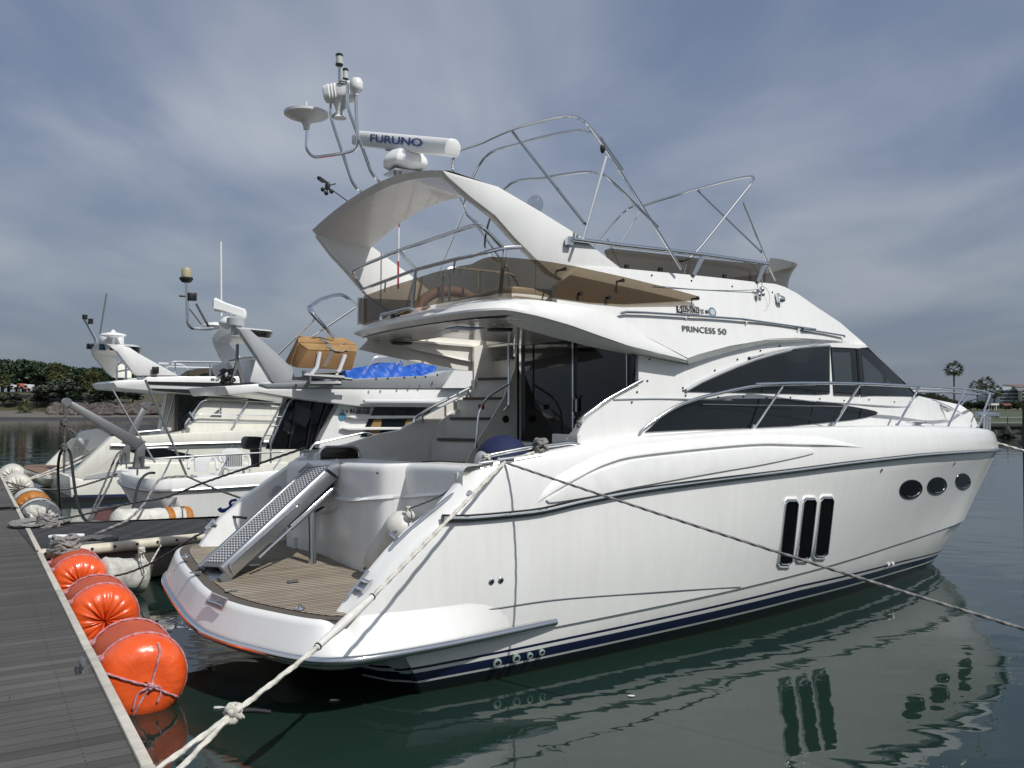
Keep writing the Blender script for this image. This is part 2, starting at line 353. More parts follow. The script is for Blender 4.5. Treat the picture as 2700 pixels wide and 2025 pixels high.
def wood(name, c0, c1, c2, pitch, axis=1, gap=.05, joint=3.9):
    m = mat(name, c1, .75); t = NT(m); c = t.n('TexCoord'); s = t.n('SeparateXYZ'); t.l(c.outputs['Object'], s.inputs[0])
    y = t.mth('DIVIDE', s.outputs[axis], pitch); fr = t.mth('FRACT', y); seam = t.mth('LESS_THAN', fr, gap); row = t.mth('FLOOR', y)
    wn = t.n('TexWhiteNoise'); wn.noise_dimensions = '1D'; t.l(row, wn.inputs['W'])
    x = t.mth('FRACT', t.mth('ADD', t.mth('DIVIDE', s.outputs[1-axis], joint), t.mth('MULTIPLY', wn.outputs[0], 7.3))); jn = t.mth('LESS_THAN', x, .0012)
    sc_ = (1.2, 40, 1.2) if axis == 1 else (40, 1.2, 1.2)
    g = t.noise(t.co(scale=sc_), 1.8, 6, .65); big = t.noise(t.co(), .6, 4)
    f = t.mth('ADD', t.mth('MULTIPLY', g, .55), t.mth('ADD', t.mth('MULTIPLY', wn.outputs[0], .26), t.mth('MULTIPLY', big, .3)))
    w = t.ramp(f, [(.33, c0), (.55, c1), (.8, c2)]); st = t.noise(t.co(), .35, 5, .65, .6); w = t.mix(t.ramp(st, [(.44, (0, 0, 0)), (.66, (.5, .5, .5))]), w, tuple(x*.62 for x in c1))
    dx = t.mth('MULTIPLY', t.mth('ABSOLUTE', t.mth('SUBTRACT', t.mth('FRACT', t.mth('DIVIDE', s.outputs[1-axis], .62)), .5)), .62); dy = t.mth('MULTIPLY', t.mth('ABSOLUTE', t.mth('SUBTRACT', t.mth('FRACT', t.mth('MULTIPLY', y, 2)), .5)), pitch/2)
    scr = t.mth('LESS_THAN', t.mth('ADD', t.mth('MULTIPLY', dx, dx), t.mth('MULTIPLY', dy, dy)), .00006)
    t.base(t.mix(t.mth('MAXIMUM', scr, t.mth('MAXIMUM', seam, jn)), w, tuple(x*.25 for x in c0)))
    t.bump(t.mth('SUBTRACT', t.mth('MULTIPLY', g, .5), seam), .5, .006); return m
Mt['dock'] = wood('weathered_dock_boards', (.045, .043, .041), (.088, .084, .08), (.15, .145, .138), .142)
Mt['fingerw'] = wood('dark_finger_boards', (.018, .018, .018), (.034, .034, .034), (.065, .064, .062), .15, axis=0)
Mt['margin'] = mat('teak_margin', (.10, .085, .07), .75)
def noisy(name, a, b, sc_=4., rough=.8, bump=0., det=5, dist=.01, lo=.35, hi=.7):
    m = mat(name, a, rough); t = NT(m); f = t.noise(t.co(), sc_, det, .6); t.base(t.ramp(f, [(lo, a), (hi, b)]))
    if bump: t.bump(t.noise(t.co(), sc_*2.3, det, .6), bump, dist)
    return m
Mt['curb'] = noisy('faded_plastic_edge', (.44, .41, .35), (.60, .57, .50), 6)
Mt['pipe'] = noisy('cream_pipe_fender', (.52, .47, .36), (.68, .64, .54), 5, .5)
Mt['pontoon'] = noisy('pontoon_side', (.06, .055, .045), (.13, .12, .10), 3)
Mt['rope_w'] = noisy('weathered_white_rope', (.50, .48, .42), (.68, .66, .60), 30)
Mt['rope_g'] = noisy('grey_mooring_rope', (.16, .155, .15), (.33, .32, .31), 30)
Mt['rope_d'] = noisy('dark_mooring_rope', (.06, .06, .062), (.15, .15, .15), 30)
Mt['rope_p'] = noisy('pink_faded_rope', (.40, .17, .20), (.56, .33, .36), 40)
Mt['sleeve'] = noisy('white_chafe_sleeve', (.62, .61, .57), (.76, .75, .71), 9, .5, .3)
def vinyl():
    m = mat('orange_vinyl', (.80, .10, .014), .27, coat=.25); t = NT(m); v = t.co(); f = t.noise(v, 5, 4)
    t.base(t.ramp(f, [(.3, (.74, .085, .014)), (.7, (.86, .125, .028))])); t.bump(t.noise(t.co(scale=(1, 1, 1)), 9, 5, .6, 1.2), .35, .02); return m
Mt['orange'] = vinyl()
Mt['orange_band'] = noisy('faded_orange_band', (.48, .075, .026), (.58, .11, .042), 5, .6)
Mt['curtain'] = noisy('tan_curtain', (.20, .12, .04), (.32, .20, .08), 6, .8)
Mt['rust'] = noisy('orange_brown_cover', (.36, .12, .015), (.50, .20, .03), 8, .5, .4)
Mt['wrap'] = noisy('white_wrapped_cover', (.55, .54, .48), (.78, .77, .72), 6, .55, .9, dist=.04)
Mt['foam'] = noisy('dirty_white_foam', (.30, .30, .26), (.74, .74, .70), 3.5, .8, .6)
Mt['card'] = noisy('cardboard', (.30, .17, .065), (.42, .255, .105), 2.5, .8)
Mt['card_shade'] = noisy('shaded_cardboard', (.20, .105, .04), (.27, .15, .06), 2.5, .8)  # same cardboard, darkened as the shaded faces of the cartons
Mt['tarp'] = noisy('blue_tarpaulin', (.010, .085, .42), (.02, .12, .52), 3, .5, .25, dist=.03)
Mt['tape'] = mat('grey_tape', (.2, .19, .17), .5)
Mt['bark'] = noisy('palm_trunk', (.06, .05, .042), (.13, .11, .09), 9, .9)
def leaf(name, a, b, sc_=.6):
    m = mat(name, a, .55); t = NT(m); t.base(t.ramp(t.noise(t.co(), sc_, 4, .6), [(.35, a), (.68, b)])); return m
Mt['pine'] = leaf('dark_pine_leaves', (.013, .030, .012), (.030, .056, .018), .9)
Mt['greyleaf'] = leaf('grey_green_leaves', (.034, .045, .030), (.07, .085, .055), .9)
Mt['palm'] = leaf('palm_fronds', (.035, .045, .016), (.085, .09, .035), 1.2)
Mt['ypalm'] = leaf('yellowish_palm_fronds', (.07, .08, .024), (.13, .135, .05), 1.2)
Mt['grass'] = leaf('lawn_grass', (.05, .062, .016), (.08, .092, .025), .05)
Mt['scrub'] = leaf('dry_bank_scrub', (.05, .052, .026), (.10, .088, .05), .25)
Mt['mud'] = noisy('wet_tidal_mud', (.028, .027, .024), (.05, .047, .042), .15, .7)
Mt['sand'] = noisy('grey_beach_sand', (.10, .092, .08), (.15, .138, .12), .3, .9)
Mt['rock'] = noisy('revetment_rock', (.05, .042, .038), (.17, .145, .13), .5, .9)
Mt['conc'] = noisy('dark_wet_concrete', (.016, .017, .017), (.038, .039, .037), .5, .7)
Mt['bed'] = mat('harbour_bed', (.012, .02, .017), .9)
def water():
    m = mat('harbour_water', (.012, .027, .021), .012, spec=.5); t = NT(m); t.b.inputs['IOR'].default_value = 1.45
    a = t.noise(t.co(scale=(.9, 1.5, 1), rot=(0, 0, R(20))), .55, 2, .5, .3); b = t.noise(t.co(scale=(1, 1.4, 1), rot=(0, 0, R(-25))), 1.9, 2, .5, .4); c = t.noise(t.co(scale=(1, 2.2, 1)), 7, 2, .5)
    t.bump(t.mth('ADD', t.mth('ADD', t.mth('MULTIPLY', a, 1.0), t.mth('MULTIPLY', b, .26)), t.mth('MULTIPLY', c, .010)), 1, WAVE); return m
WAVE = .018
Mt['water'] = water()
# ---------------------------------------------------------------- water, banks, docks
MB().grid([[(x, y, 0) for x in (-900, -60, 60, 900)] for y in (-60, 40, 300, 3000)]).build('water', Mt['water'], smooth=0)['kind'] = 'structure'
MB().grid([[(x, y, -3.2) for x in (-900, 900)] for y in (-60, 3000)]).build('harbour_bed', Mt['bed'], smooth=0)['kind'] = 'structure'
def shore(name, rows, m):
    o = MB().grid(rows).build(name, m, smooth=70); o['kind'] = 'structure'; return o
rr = random.Random(3)
def hgt(x, y): return .25*math.sin(x*.13+y*.05)+.2*math.sin(x*.31+1.7)
# left bank: mud, sand, scrubby slope, wooded rise (about 175 m away)
lx = [-210+i*6 for i in range(45)]
shore('mud_flat', [[(x, 148+dy+3*math.sin(x*.06), z) for x in lx] for dy, z in ((0, -.25), (12, .06), (24, .12), (34, .35))], Mt['mud'])
shore('beach', [[(x, 148+dy+3*math.sin(x*.06), z+.1*hgt(x, dy)) for x in lx] for dy, z in ((31, .3), (36, .75), (42, 1.1), (48, 1.6))], Mt['sand'])
shore('wooded_bank', [[(x, 148+dy, z+hgt(x, dy)) for x in [-260+i*8 for i in range(40)]] for dy, z in ((46, 1.2), (53, 3.2), (58, 5.6), (66, 5.9), (80, 6.1), (120, 6.6), (260, 8))], Mt['scrub'])
# right bank: lawn behind a dark sea wall (about 80 m away)
shore('lawn', [[(x, y, z) for x in range(10, 400, 13)] for y, z in ((79, 1.15), (110, 1.2), (180, 1.35), (320, 1.65), (700, 2.0))], Mt['grass'])
w = MB(); w.box((120, 78.6, -.2), (230, 1.1, 2.7)); w.box((120, 77.98, .95), (230, .16, .2))
tag(w.build('sea_wall', Mt['conc'], bev=.03), 'dark concrete sea wall below the lawn on the right bank', 'wall')
b = MB()
for i in range(70):
    x = 22+i*1.05+rr.uniform(-.3, .3); y = 76.6+rr.uniform(-1.2, .8); s_ = rr.uniform(.5, .85); a = rr.uniform(0, 3); z = rr.uniform(-.4, .25)
    for k in range(4):                                  # four-legged concrete blocks
        e = unit((math.cos(a+k*2.1), math.sin(a+k*2.1), .45 if k < 3 else 2.2)); b.tube([np.array((x, y, z)), np.array((x, y, z))+e*s_*1.1], lambda t, q=s_: q*(.45-.12*t), 8)
tag(b.build('wave_breaking_blocks', Mt['conc']), 'heap of dark four-legged concrete blocks at the foot of the sea wall', 'breakwater', kind='stuff')
t = thing('railing', 'low dark railing on top of the sea wall in front of the lawn', 'railing', WORLD)
m = MB(); n = MB()
for z in (1.72, 1.28): m.tube([(20, 78.5, z), (120, 78.5, z)], .022, 6)
for i in range(500): n.tube([(20.1+i*.2, 78.5, 1.28), (20.1+i*.2, 78.5, 1.72)], .008, 4)
for i in range(51): m.tube([(20+i*2, 78.5, 1.1), (20+i*2, 78.5, 1.76)], .035, 6)
m.build('rail', Mt['black'], t); n.build('balusters', Mt['black'], t)
p = MB(); p.tube([(10.84, 18.4, -2.5), (10.84, 18.4, 2.72)], .19, 20); p.tube([(10.84, 18.4, 2.72), (10.84, 18.4, 2.76)], .205, 20)
tag(p.build('mooring_pile', noisy('tarred_pile', (.008, .008, .008), (.02, .02, .019), 3, .6)), 'dark round mooring pile rising from the water at the right edge', 'pile')

# main pontoon, its edge and the finger pontoon
DE = unit((-.526, .85, 0)); DN = np.array([-DE[1], DE[0], 0.])*1.0            # along the edge away from the viewer / away from the water (left)
DK = .6; D0 = np.array([-2.2087, 5.4128, 0])
def dk(a, b, z=0.): q = D0+DE*a+DN*b; return (q[0], q[1], z)
dang = math.degrees(math.atan2(DE[1], DE[0]))
DF = Fr(dang, D0[0], D0[1])                              # u along the edge away, v to the right of it (over the water)
t = thing('pontoon_dock', 'grey weathered timber dock running along the left edge', 'dock', DF)

m = MB(DF); m.box((10.5, -2.54, DK-.03), (57, 5.0, .06)); o = m.build('deck_boards', Mt['dockL'], t) if 'dockL' in Mt else m.build('deck_boards', wood('grey_dock_boards', (.050, .046, .041), (.084, .079, .072), (.13, .123, .113), .142, axis=0), t)
kq = random.Random(8)
for i in range(19):                                   # edging in lengths that do not quite line up
    m = MB(DF); m.box((-16.5+i*3.0, kq.uniform(-.006, .006), DK-.05+kq.uniform(-.004, .004)), (2.985, .075, .15)); m.build('edge_strip', Mt['curb'], t, bev=.012)
m = MB(DF); m.box((10.5, -2.5, DK-.34), (56.6, 4.7, .5)); m.build('float', Mt['pontoon'], t)
def cleat(name, label, fr, c, ang, L=.34, mat_='alu', group=None, parent=None):
    """two-horned cleat on a base plate"""
    a = np.array([math.cos(ang), math.sin(ang), 0]); b = np.array([-a[1], a[0], 0]); c = np.array(c, float); m = MB(fr)
    m.box(c+np.array([0, 0, .008]), (L*.55, L*.3, .016), (a, b, (0, 0, 1)))
    for s in (-1, 1): m.tube([c+a*s*L*.16, c+a*s*L*.12+np.array([0, 0, .3*L])], lambda t: L*(.085-.02*t), 10)
    m.tube(crv([c-a*L*.5+np.array([0, 0, .35*L]), c-a*L*.3+np.array([0, 0, .335*L]), c+np.array([0, 0, .31*L]), c+a*L*.3+np.array([0, 0, .335*L]), c+a*L*.5+np.array([0, 0, .35*L])], 4), lambda t: L*(.045+.045*math.sin(math.pi*t)), 10)
    o = m.build(name, Mt[mat_], parent)
    if label: tag(o, label, 'cleat', group)
    return o
c1 = WORLD.P('F', 435, 1155, w=DK); cleat('dock_cleat', 'grey metal cleat on the dock boards beside the nearest orange fender', WORLD, c1, R(120), .27)
c2 = WORLD.P('T', 50, 850, w=DK); cleat('dock_cleat', 'far grey cleat on the dock boards near the white wrapped fenders', WORLD, c2, R(120), .27)
# finger pontoon: dark boards, cream pipe along the near side
t = thing('finger_pontoon', 'dark boarded finger pontoon with a cream pipe edge between two boats', 'dock', WORLD)
far = [WORLD.P('I', x, y, w=DK) for x, y in ((135, 1130), (480, 1102), (1000, 1084))]
ang = unit(far[2]-far[1]); far.append(far[2]+ang*9)
near = [WORLD.P('I', x, y, w=DK) for x, y in ((285, 1338), (1560, 1205))]; near.append(near[1]+unit(near[1]-near[0])*8)
poly = near+far[::-1][:3]+[far[0]+np.array([-.05, 0, 0])]
lift = lambda p, z: (p[0], p[1], z)
m = MB(); m.prism([lift(p, DK+.012) for p in poly], (0, 0, -.07)); m.build('deck_boards', Mt['fingerw'], t)
m = MB(); m.prism([lift(p, DK-.062) for p in poly], (0, 0, -.5)); m.build('float', Mt['pontoon'], t)
pa, pb = np.array(near[0]), np.array(near[2]); pd = unit(pb-pa); pn = np.array([pd[1], -pd[0], 0])
m = MB(); m.tube([pa+pn*.02-np.array([0, 0, .02]), pb+pn*.02-np.array([0, 0, .02])], .085, 16); m.build('pipe_edge', Mt['pipe'], t)
FP = lambda k, x, y: WORLD.P(k, x, y, w=DK)
m = MB()
for x, y in ((395, 1365), (575, 1345), (750, 1322), (920, 1301), (1085, 1280), (1240, 1263), (1388, 1247), (1535, 1232)):
    q = WORLD.P('I', x, y, w=DK-.01); s_ = (np.array(q)-pa)@pd; c = pa+pd*s_+pn*.099-np.array([0, 0, .0]); m.lathe([(.022, -.012), (.022, .012)], c, pn+np.array([0, 0, .25]), 10)
m.build('lacing_holes', Mt['black'], t)
# ---------------------------------------------------------------- the big motor yacht
Y = Fr(30.94, 0, 0); Y.O = 3.698*Y.EU-9.686*Y.EV
ya = thing('motor_yacht', 'large white flybridge motor yacht with navy waterline stripes, moored stern to the dock', 'motor yacht', Y)
G, CHR = Mt['gel'], Mt['chrome']
P = Y.P
def resamp(p, n):
    p = np.array(p); d = np.concatenate([[0], np.cumsum(np.linalg.norm(np.diff(p, axis=0), axis=1))]); t = np.linspace(0, d[-1], n); return [np.array([np.interp(x, d, p[:, i]) for i in range(3)]) for x in t]
# --- hull: lines along the boat, each traced and given the beam it has there
vr = pch([(-.9, 1.93), (0, 1.96), (2, 2.0), (5, 2.0), (7, 1.9), (8.5, 1.68), (10, 1.28), (11.3, .83), (12.2, .42), (12.84, 0)])
vg = pch([(-.9, 1.80), (0, 1.84), (2, 1.91), (5, 1.92), (7, 1.83), (8.5, 1.62), (10, 1.24), (11.3, .80), (12.1, .42), (12.68, 0)])
vc = pch([(-.9, 2.0), (0, 2.0), (2, 1.95), (3.5, 1.87), (5, 1.73), (6.5, 1.53), (8, 1.25), (9.5, .90), (11, .46), (11.85, 0)])
vw = pch([(-.9, 1.79), (0, 1.80), (.7, 1.80), (1.6, 1.74), (2.9, 1.62), (4.45, 1.46), (6, 1.23), (7.5, .95), (9.1, .60), (10.35, .24), (10.78, 0)])
F1 = lambda g: (lambda u, w: g(u))
tr = lambda L, g: [tuple(Y.P(*p, f=F1(g))[[0, 2]]) for p in L]
wr_ = tr([('D', 470, 1630), ('D', 760, 1630), ('D', 1250, 1585), ('D', 1700, 1490), ('D', 2212, 1395), ('J', 500, 1085), ('J', 1000, 1020), ('J', 1500, 965)], vr)
wr = pch(wr_+[(12.84, 1.975)])
wing = tr([('E', 2100, 555), ('E', 1950, 650), ('E', 1720, 870), ('E', 1600, 1000), ('E', 1480, 1170), ('E', 1380, 1300)], vg)
wg = pch(wing+tr([('D', 620, 1425), ('D', 760, 1325), ('D', 850, 1228), ('D', 1050, 1187), ('D', 1600, 1077), ('D', 2180, 987), ('J', 700, 787), ('J', 1300, 777)], vg)+[(9.6, 2.415), (11.3, 2.335), (12.05, 2.25), (12.4, 2.13), (12.68, 2.03)])
wc = pch(tr([('L', 560, 850), ('L', 1500, 670), ('L', 2124, 545), ('M', 600, 545), ('M', 1050, 430), ('M', 1500, 290)], vc)+[(11.85, float(P('J', 1770, 1400, v=0)[2]))])
U0, U1 = -.87, dict(g=12.68, r=12.84, c=11.85, w=10.78)
def hull_rows(side=1):
    rows = []
    T = [i/46*.86 for i in range(46)]+[.86+.14*(i/26) for i in range(27)]
    for t in T:
        ug, ur, uc, uw = (a+(b-a)*t for a, b in ((U0 if side > 0 else .75, U1['g']), (U0 if side > 0 else .2, U1['r']), (-.25, U1['c']), (0.0, U1['w'])))
        g = np.array([ug, vg(ug), wg(ug)]); r = np.array([ur, vr(ur), min(wr(ur), wg(ur)-.10) if ur < 1.2 else wr(ur)]); c = np.array([uc, vc(uc), wc(uc)]); q = np.array([uw, vw(uw), 0.])
        if t == 1: g[1] = r[1] = c[1] = q[1] = 0
        k = [np.array([q[0]-.1*t, q[1]*.6, -.55]), q*np.array([1, .95, 1])+np.array([0, 0, -.18]), q]
        cl = c+np.array([0, -.03*min(1, c[1]*4), -.02])
        for i in range(1, 5): s = i/4; p = q+(cl-q)*s; p[1] += .05*math.sin(math.pi*s)*min(1, q[1]); k.append(p)
        k.append(c)
        bow = max(0, (t-.45)/.55)
        for i in range(1, 8):
            s = i/7; p = c+(r-c)*s; p[1] += (.045*(1-bow)-.07*bow*min(1, r[1]*2))*math.sin(math.pi*s)*min(1, r[1]); k.append(p)
        for i in range(1, 5): s = i/4; p = r+(g-r)*s; p[1] += .02*math.sin(math.pi*s)*min(1, g[1]); k.append(p)
        th = (.16 if g[0] > .7 else .07+.09*min(1, max(0, g[0]+.1)/.8))*min(1, g[1]*1.3)
        k += [g+np.array([0, -.02*min(1, g[1]*3), .028]), g+np.array([0, -.06*min(1, g[1]*3), .045]), g+np.array([0, -th, .045]), g+np.array([0, -th-.02*min(1, g[1]), .02]), np.array([g[0], max(0, g[1]-th-.03), max(.78, g[2]-.18)])]
        rows.append([np.array([p[0], side*p[1], p[2]]) for p in k])
    return rows
hs = hull_rows(1); hp = hull_rows(-1)
m = MB(Y); m.grid(hs); m.grid(hp)
m.poly(hs[0]+hp[0][::-1][:1] if False else hs[0]); m.poly(hp[0][::-1])
hull = m.build('hull', Mt['hull'], ya, smooth=32)
tb = [hs[0][j] for j in range(8)]; m = MB(Y); m.poly([p+np.array([.01, 0, 0]) for p in tb+[tb[7]*np.array([1, -1, 1])]+[p*np.array([1, -1, 1]) for p in tb[6::-1]]]); m.build('transom_bottom', mat('matt_black_bottom', (.008, .009, .012), .7, spec=.1), ya, smooth=0)
for z0_, z1_ in ((.13, .152), (.25, .278)): m = MB(Y); m.prism([(-.01-.02, -1.78, z0_), (-.03, 1.8, z0_), (-.03, 1.8, z1_), (-.03, -1.78, z1_)], (.02, 0, 0)); m.build('transom_stripe', mat('stripe_white', (.7, .71, .69), .6, spec=.1), ya)
# side surface of the hull, for things that sit on it
from mathutils.bvhtree import BVHTree
m2 = MB(Y); m2.grid(hs); bvh = BVHTree.FromPolygons([Vector(v) for v in m2.v], [tuple(f) for f in m2.f])
def hullf(u, w):
    h = bvh.ray_cast(Vector((u, -4, w)), Vector((0, 1, 0)))
    return -h[0].y if h[0] is not None else vr(u)
def hullP(k, x, y, off=0): return P(k, x, y, f=hullf, off=off)
for side in (1, -1):
    m = MB(Y); us = [.14+i*(12.835-.14)/90 for i in range(91)]
    m.tube([(u, side*(vr(u)+.012), wr(u)) for u in us], lambda t: .040-.016*t, 10)
    m.build('rub_rail', Mt['darkrail'], ya)
    m = MB(Y); m.tube([(u, side*(vr(u)+.047), wr(u)+.004) for u in us], lambda t: .019-.006*t, 8); m.build('rub_rail_trim', CHR, ya)
# moulded flash along the topsides
def ridge(path, out, r=.03):
    m = MB(Y); rows = []
    for i, (u, w) in enumerate(path):
        a = path[max(i-1, 0)]; b = path[min(i+1, len(path)-1)]; t = unit((b[0]-a[0], b[1]-a[1])); nx, nw = -t[1]*out, t[0]*out; k = min(1, i/9, (len(path)-1-i)/9)
        r_ = r*max(k, .12); prof = [(.13, -.004), (.08, .012*k), (.03, r_), (.008, r_), (0, r_*.7), (-.004, -.006)]
        rows.append([(u+nx*d*k, hullf(u+nx*d*k, w+nw*d*k)+o, w+nw*d*k) for d, o in prof])
    m.grid(rows); return m
up = crv([hullP(*p)[[0, 2]] for p in (('D', 1300, 1515), ('D', 1420, 1430), ('D', 1640, 1300), ('D', 1900, 1175), ('D', 2212, 1105), ('J', 200, 892), ('J', 560, 893), ('J', 850, 900), ('J', 1030, 912))], 6)
ridge(up, 1, .035).build('topside_moulding', G, ya, smooth=50)
lo = crv([hullP(*p)[[0, 2]] for p in (('D', 1290, 1525), ('D', 1430, 1540), ('D', 1800, 1465), ('D', 2212, 1370), ('J', 300, 1070), ('J', 700, 985), ('J', 1035, 918))], 6)
leafp = [hullP(*p)[[0, 2]] for p in (('D', 1395, 1470), ('D', 1500, 1400), ('D', 1740, 1270), ('D', 2000, 1185), ('D', 2212, 1135), ('J', 200, 915), ('J', 450, 915), ('J', 620, 920), ('J', 668, 938), ('J', 640, 962), ('J', 300, 1035), ('J', 0, 1086), ('D', 2100, 1375), ('D', 1800, 1440), ('D', 1450, 1497), ('D', 1400, 1490))]
m = MB(Y); m.skin([tuple(a) for a in crv(leafp, 4, True)], hullf, .022, .03, .3, .12); m.build('topside_panel', G, ya, smooth=50, bev=.012, seg=3)
# knuckle line and lower strake
kn = [hullP(*p, off=.002) for p in (('L', 130, 620), ('L', 500, 603), ('L', 1000, 553), ('L', 1500, 482), ('L', 2124, 435), ('M', 300, 563), ('M', 560, 548))]
m = MB(Y); m.tube(crv(kn, 8), .008, 6); m.build('knuckle_seam', Mt['ltgrey'], ya)
# --- swim platform
half = [(0, -1.835), (.5, -1.79), (1.0, -1.67), (1.4, -1.515), (1.75, -1.355), (1.97, -1.22), (2.12, -1.07), (2.2, -.9), (2.225, -.68), (2.21, -.3), (2.16, .2), (2.07, .8), (1.96, 1.46)]
hc = crv(half, 5); PK = lambda v: v*(1+.07*min(1, v/2.0))
pc_ = crv([(0, -1.835), (.6, -1.83), (1.2, -1.815), (1.7, -1.775), (2.02, -1.69), (2.22, -1.55), (2.32, -1.35), (2.35, -1.1), (2.34, -.7), (2.28, -.2), (2.2, .3)], 4)
out = [np.array([u, -v, 0]) for v, u in pc_[::-1]]+[np.array([u, v, 0]) for v, u in hc[1:]]
def inset(pts, d):
    r = []
    for i, p in enumerate(pts):
        t = unit(pts[min(i+1, len(pts)-1)]-pts[max(i-1, 0)]); r.append(p+np.array([t[1], -t[0], 0])*(-d))
    return r
sgn = 1 if inset(out, .1)[len(out)//2][0] > out[len(out)//2][0] else -1
tz = lambda v: .058*max(0, .6-v)                     # the platform sits a little high to port
ins = lambda d, w: [p+np.array([0, 0, w+tz(p[1])]) for p in inset(out, sgn*d)]
m = MB(Y)
prof = [(.55, .30), (.12, .43), (.03, .485), (.0, .51), (0, .575), (.012, .60), (.095, .815), (.112, .848), (.15, .866), (.22, .866)]
rows = [ins(d, w) for d, w in prof]
for r_ in rows:                                      # forward of the corner the band runs into the hull side
    for i, p in enumerate(r_):
        if p[0] > -1.15 and p[1] > 0:
            k = min(1, (p[0]+1.15)/.45); k = k*k*(3-2*k); fr_h = min(1, max(0, (p[2]-.58)/.28)); hv = hullf(max(p[0], -.82), .90)+.004; o_ = out[i][1]
            fd = min(1, max(0, (p[0]-.1)/1.15)); fd = fd*fd*(3-2*fd); o_ = o_*(1-fd)+(hullf(max(p[0], 0), max(.5, min(.9, p[2])))-.02)*fd; hv = hv-.03*fd
            if p[2] >= .5: p[1] = p[1]*(1-k)+(o_*(1-fr_h)+min(hv, o_)*fr_h)*k
            else:
                k2 = min(1, max(0, (p[0]+1.0)/1.4)); p[1] = p[1]*(1-k2)+(hullf(max(p[0], 0), max(.42, p[2]))-.02)*k2; p[2] = p[2]*(1-k2)+.45*k2
m.grid(rows); m.poly(rows[0])
plat = m.build('swim_platform', G, ya, smooth=40)
m = MB(Y); m.tube([p+np.array([0, 0, .542+tz(p[1])]) for p in out], .042, 10); m.build('platform_rub_rail', CHR, ya)
def clipv(L, v0, keep):                               # the part of a flat outline on one side of v = v0
    r_ = []
    for a, b in zip(L, L[1:]+L[:1]):
        ia, ib = (a[1]-v0)*keep >= 0, (b[1]-v0)*keep >= 0
        if ia: r_.append(a)
        if ia != ib: s = (v0-a[1])/(b[1]-a[1]); r_.append(a+(b-a)*s)
    return r_
for nme, d_, z_, th_ in (('teak_margin', .165, .870, .006), ('teak_deck', .28, .880, .005)):
    L = [p*np.array([1, 1, 0]) for p in ins(d_, 0) if p[0] < (.22 if p[1] < 0 else -.80)]+[np.array([-.5, 1.80-d_*.6, 0]), np.array([.3, 1.78-d_*.6, 0]), np.array([.3, -2.0, 0])]
    m = MB(Y)
    for kp in (-1, 1): m.prism([np.array([p[0], p[1], z_+tz(p[1])]) for p in clipv(L, .6, kp)], (0, 0, -th_))
    m.build(nme, Mt['margin'] if d_ < .2 else Mt['teak'], ya, smooth=0)
def on_wall(k, x, y):                                # point on the sloping platform face
    best = None
    for w in np.linspace(.56, 1.05, 99):
        q = P(k, x, y, w=w); d = .083*(w-tz(q[1])-.6)/.215
        d = min(max(d, 0), .09)
        e = min(np.hypot(q[0]-p[0], q[1]-p[1]) for p in inset(out, sgn*d))
        if best is None or e < best[0]: best = (e, q)
    return best[1] if best and best[0] < .25 else None
for a, b, c, d in (((140, 1060), (170, 965), (230, 1005), (195, 1090)), ((383, 1222), (440, 1135), (563, 1185), (515, 1278))):
    q = [on_wall('E', *e) for e in (a, b, c, d)]
    if any(x_ is None for x_ in q): print('RECESS MISS', q); continue
    nrm = unit(np.cross(q[1]-q[0], q[3]-q[0])); nrm = nrm if nrm[0] < 0 else -nrm
    m = MB(Y); cen = sum(q)/4; ring = [cen+(p-cen)*1.0+nrm*.004 for p in q]; inn = [cen+(p-cen)*.84+nrm*.006 for p in q]; deep = [cen+(p-cen)*.8-nrm*.002 for p in q]
    m.grid([ring, inn, deep], cv=True); e = m.build('recess_frame', G, ya, smooth=0)
    m = MB(Y); m.poly(deep); m.build('recess_pocket', Mt['grey_or_shaded_gel'], ya, smooth=0)
    m = MB(Y); l0, l1 = (q[0]*.72+q[1]*.28), (q[3]*.62+q[2]*.38); l0 = cen+(l0-cen)*.86; l1 = cen+(l1-cen)*.86; m.tube([l0+nrm*.010, l1+nrm*.010], .014, 10); m.build('recess_handle', CHR, ya)
for k, x, y in (('E', 250, 880), ('E', 1080, 1258), ('E', 750, 940), ('E', 1030, 1060), ('E', 580, 1127), ('E', 320, 995)):
    c = P(k, x, y, w=.90); c = P(k, x, y, w=.887+tz(c[1])); m = MB(Y)
    if x in (250, 1080): m.lathe([(.05, 0), (.045, .012), (.02, .02), (.018, .035)], c, n=14)
    else: m.box(c+np.array([0, 0, .003]), (.12, .07, .006))
    m.build('deck_fitting', CHR if x in (250, 1080) else Mt['steel'], ya)
# --- transom moulding
pl = crv([(-.34, -1.52), (-.2, -1.15), (-.1, -.88), (-.05, -.4), (.0, 0), (.06, .33)], 4)+crv([(.06, .33), (.13, .50), (.26, .58)], 4)[1:]+[(.36, .60), (.38, .66), (.40, 1.2), (.42, 1.86)]
def tw(v): return 2.085+.03*(v+1.5)
rows = []
for d, dz in ((0, None), (0, -.10), (.006, -.05), (.022, -.02), (.055, 0), (.12, .004)):
    rows.append([np.array([u+d, v, .83 if dz is None else tw(v)+dz]) for u, v in pl])
m = MB(Y); m.grid(rows); top = rows[-1]; m.grid([top, [np.array([max(.62, p[0]+.3), p[1], p[2]]) for p in top]])
wl = [r_[0] for r_ in rows]; m.grid([wl, [np.array([1.2, p[1], p[2]]) for p in wl]])
m.build('transom', G, ya, smooth=50)
m = MB(Y); led = []
for u, v in pl: led.append((u-.006, v, 1.70+.12*max(0, v+.1)))
lk = [p for p in led if p[1] > -.62]; m.grid([[np.array(p)+np.array(o) for p in lk] for o in ((.0, 0, -.022), (-.03, 0, -.012), (-.008, 0, .022), (.01, 0, .022))]); m.build('transom_ledge', G, ya, smooth=60)
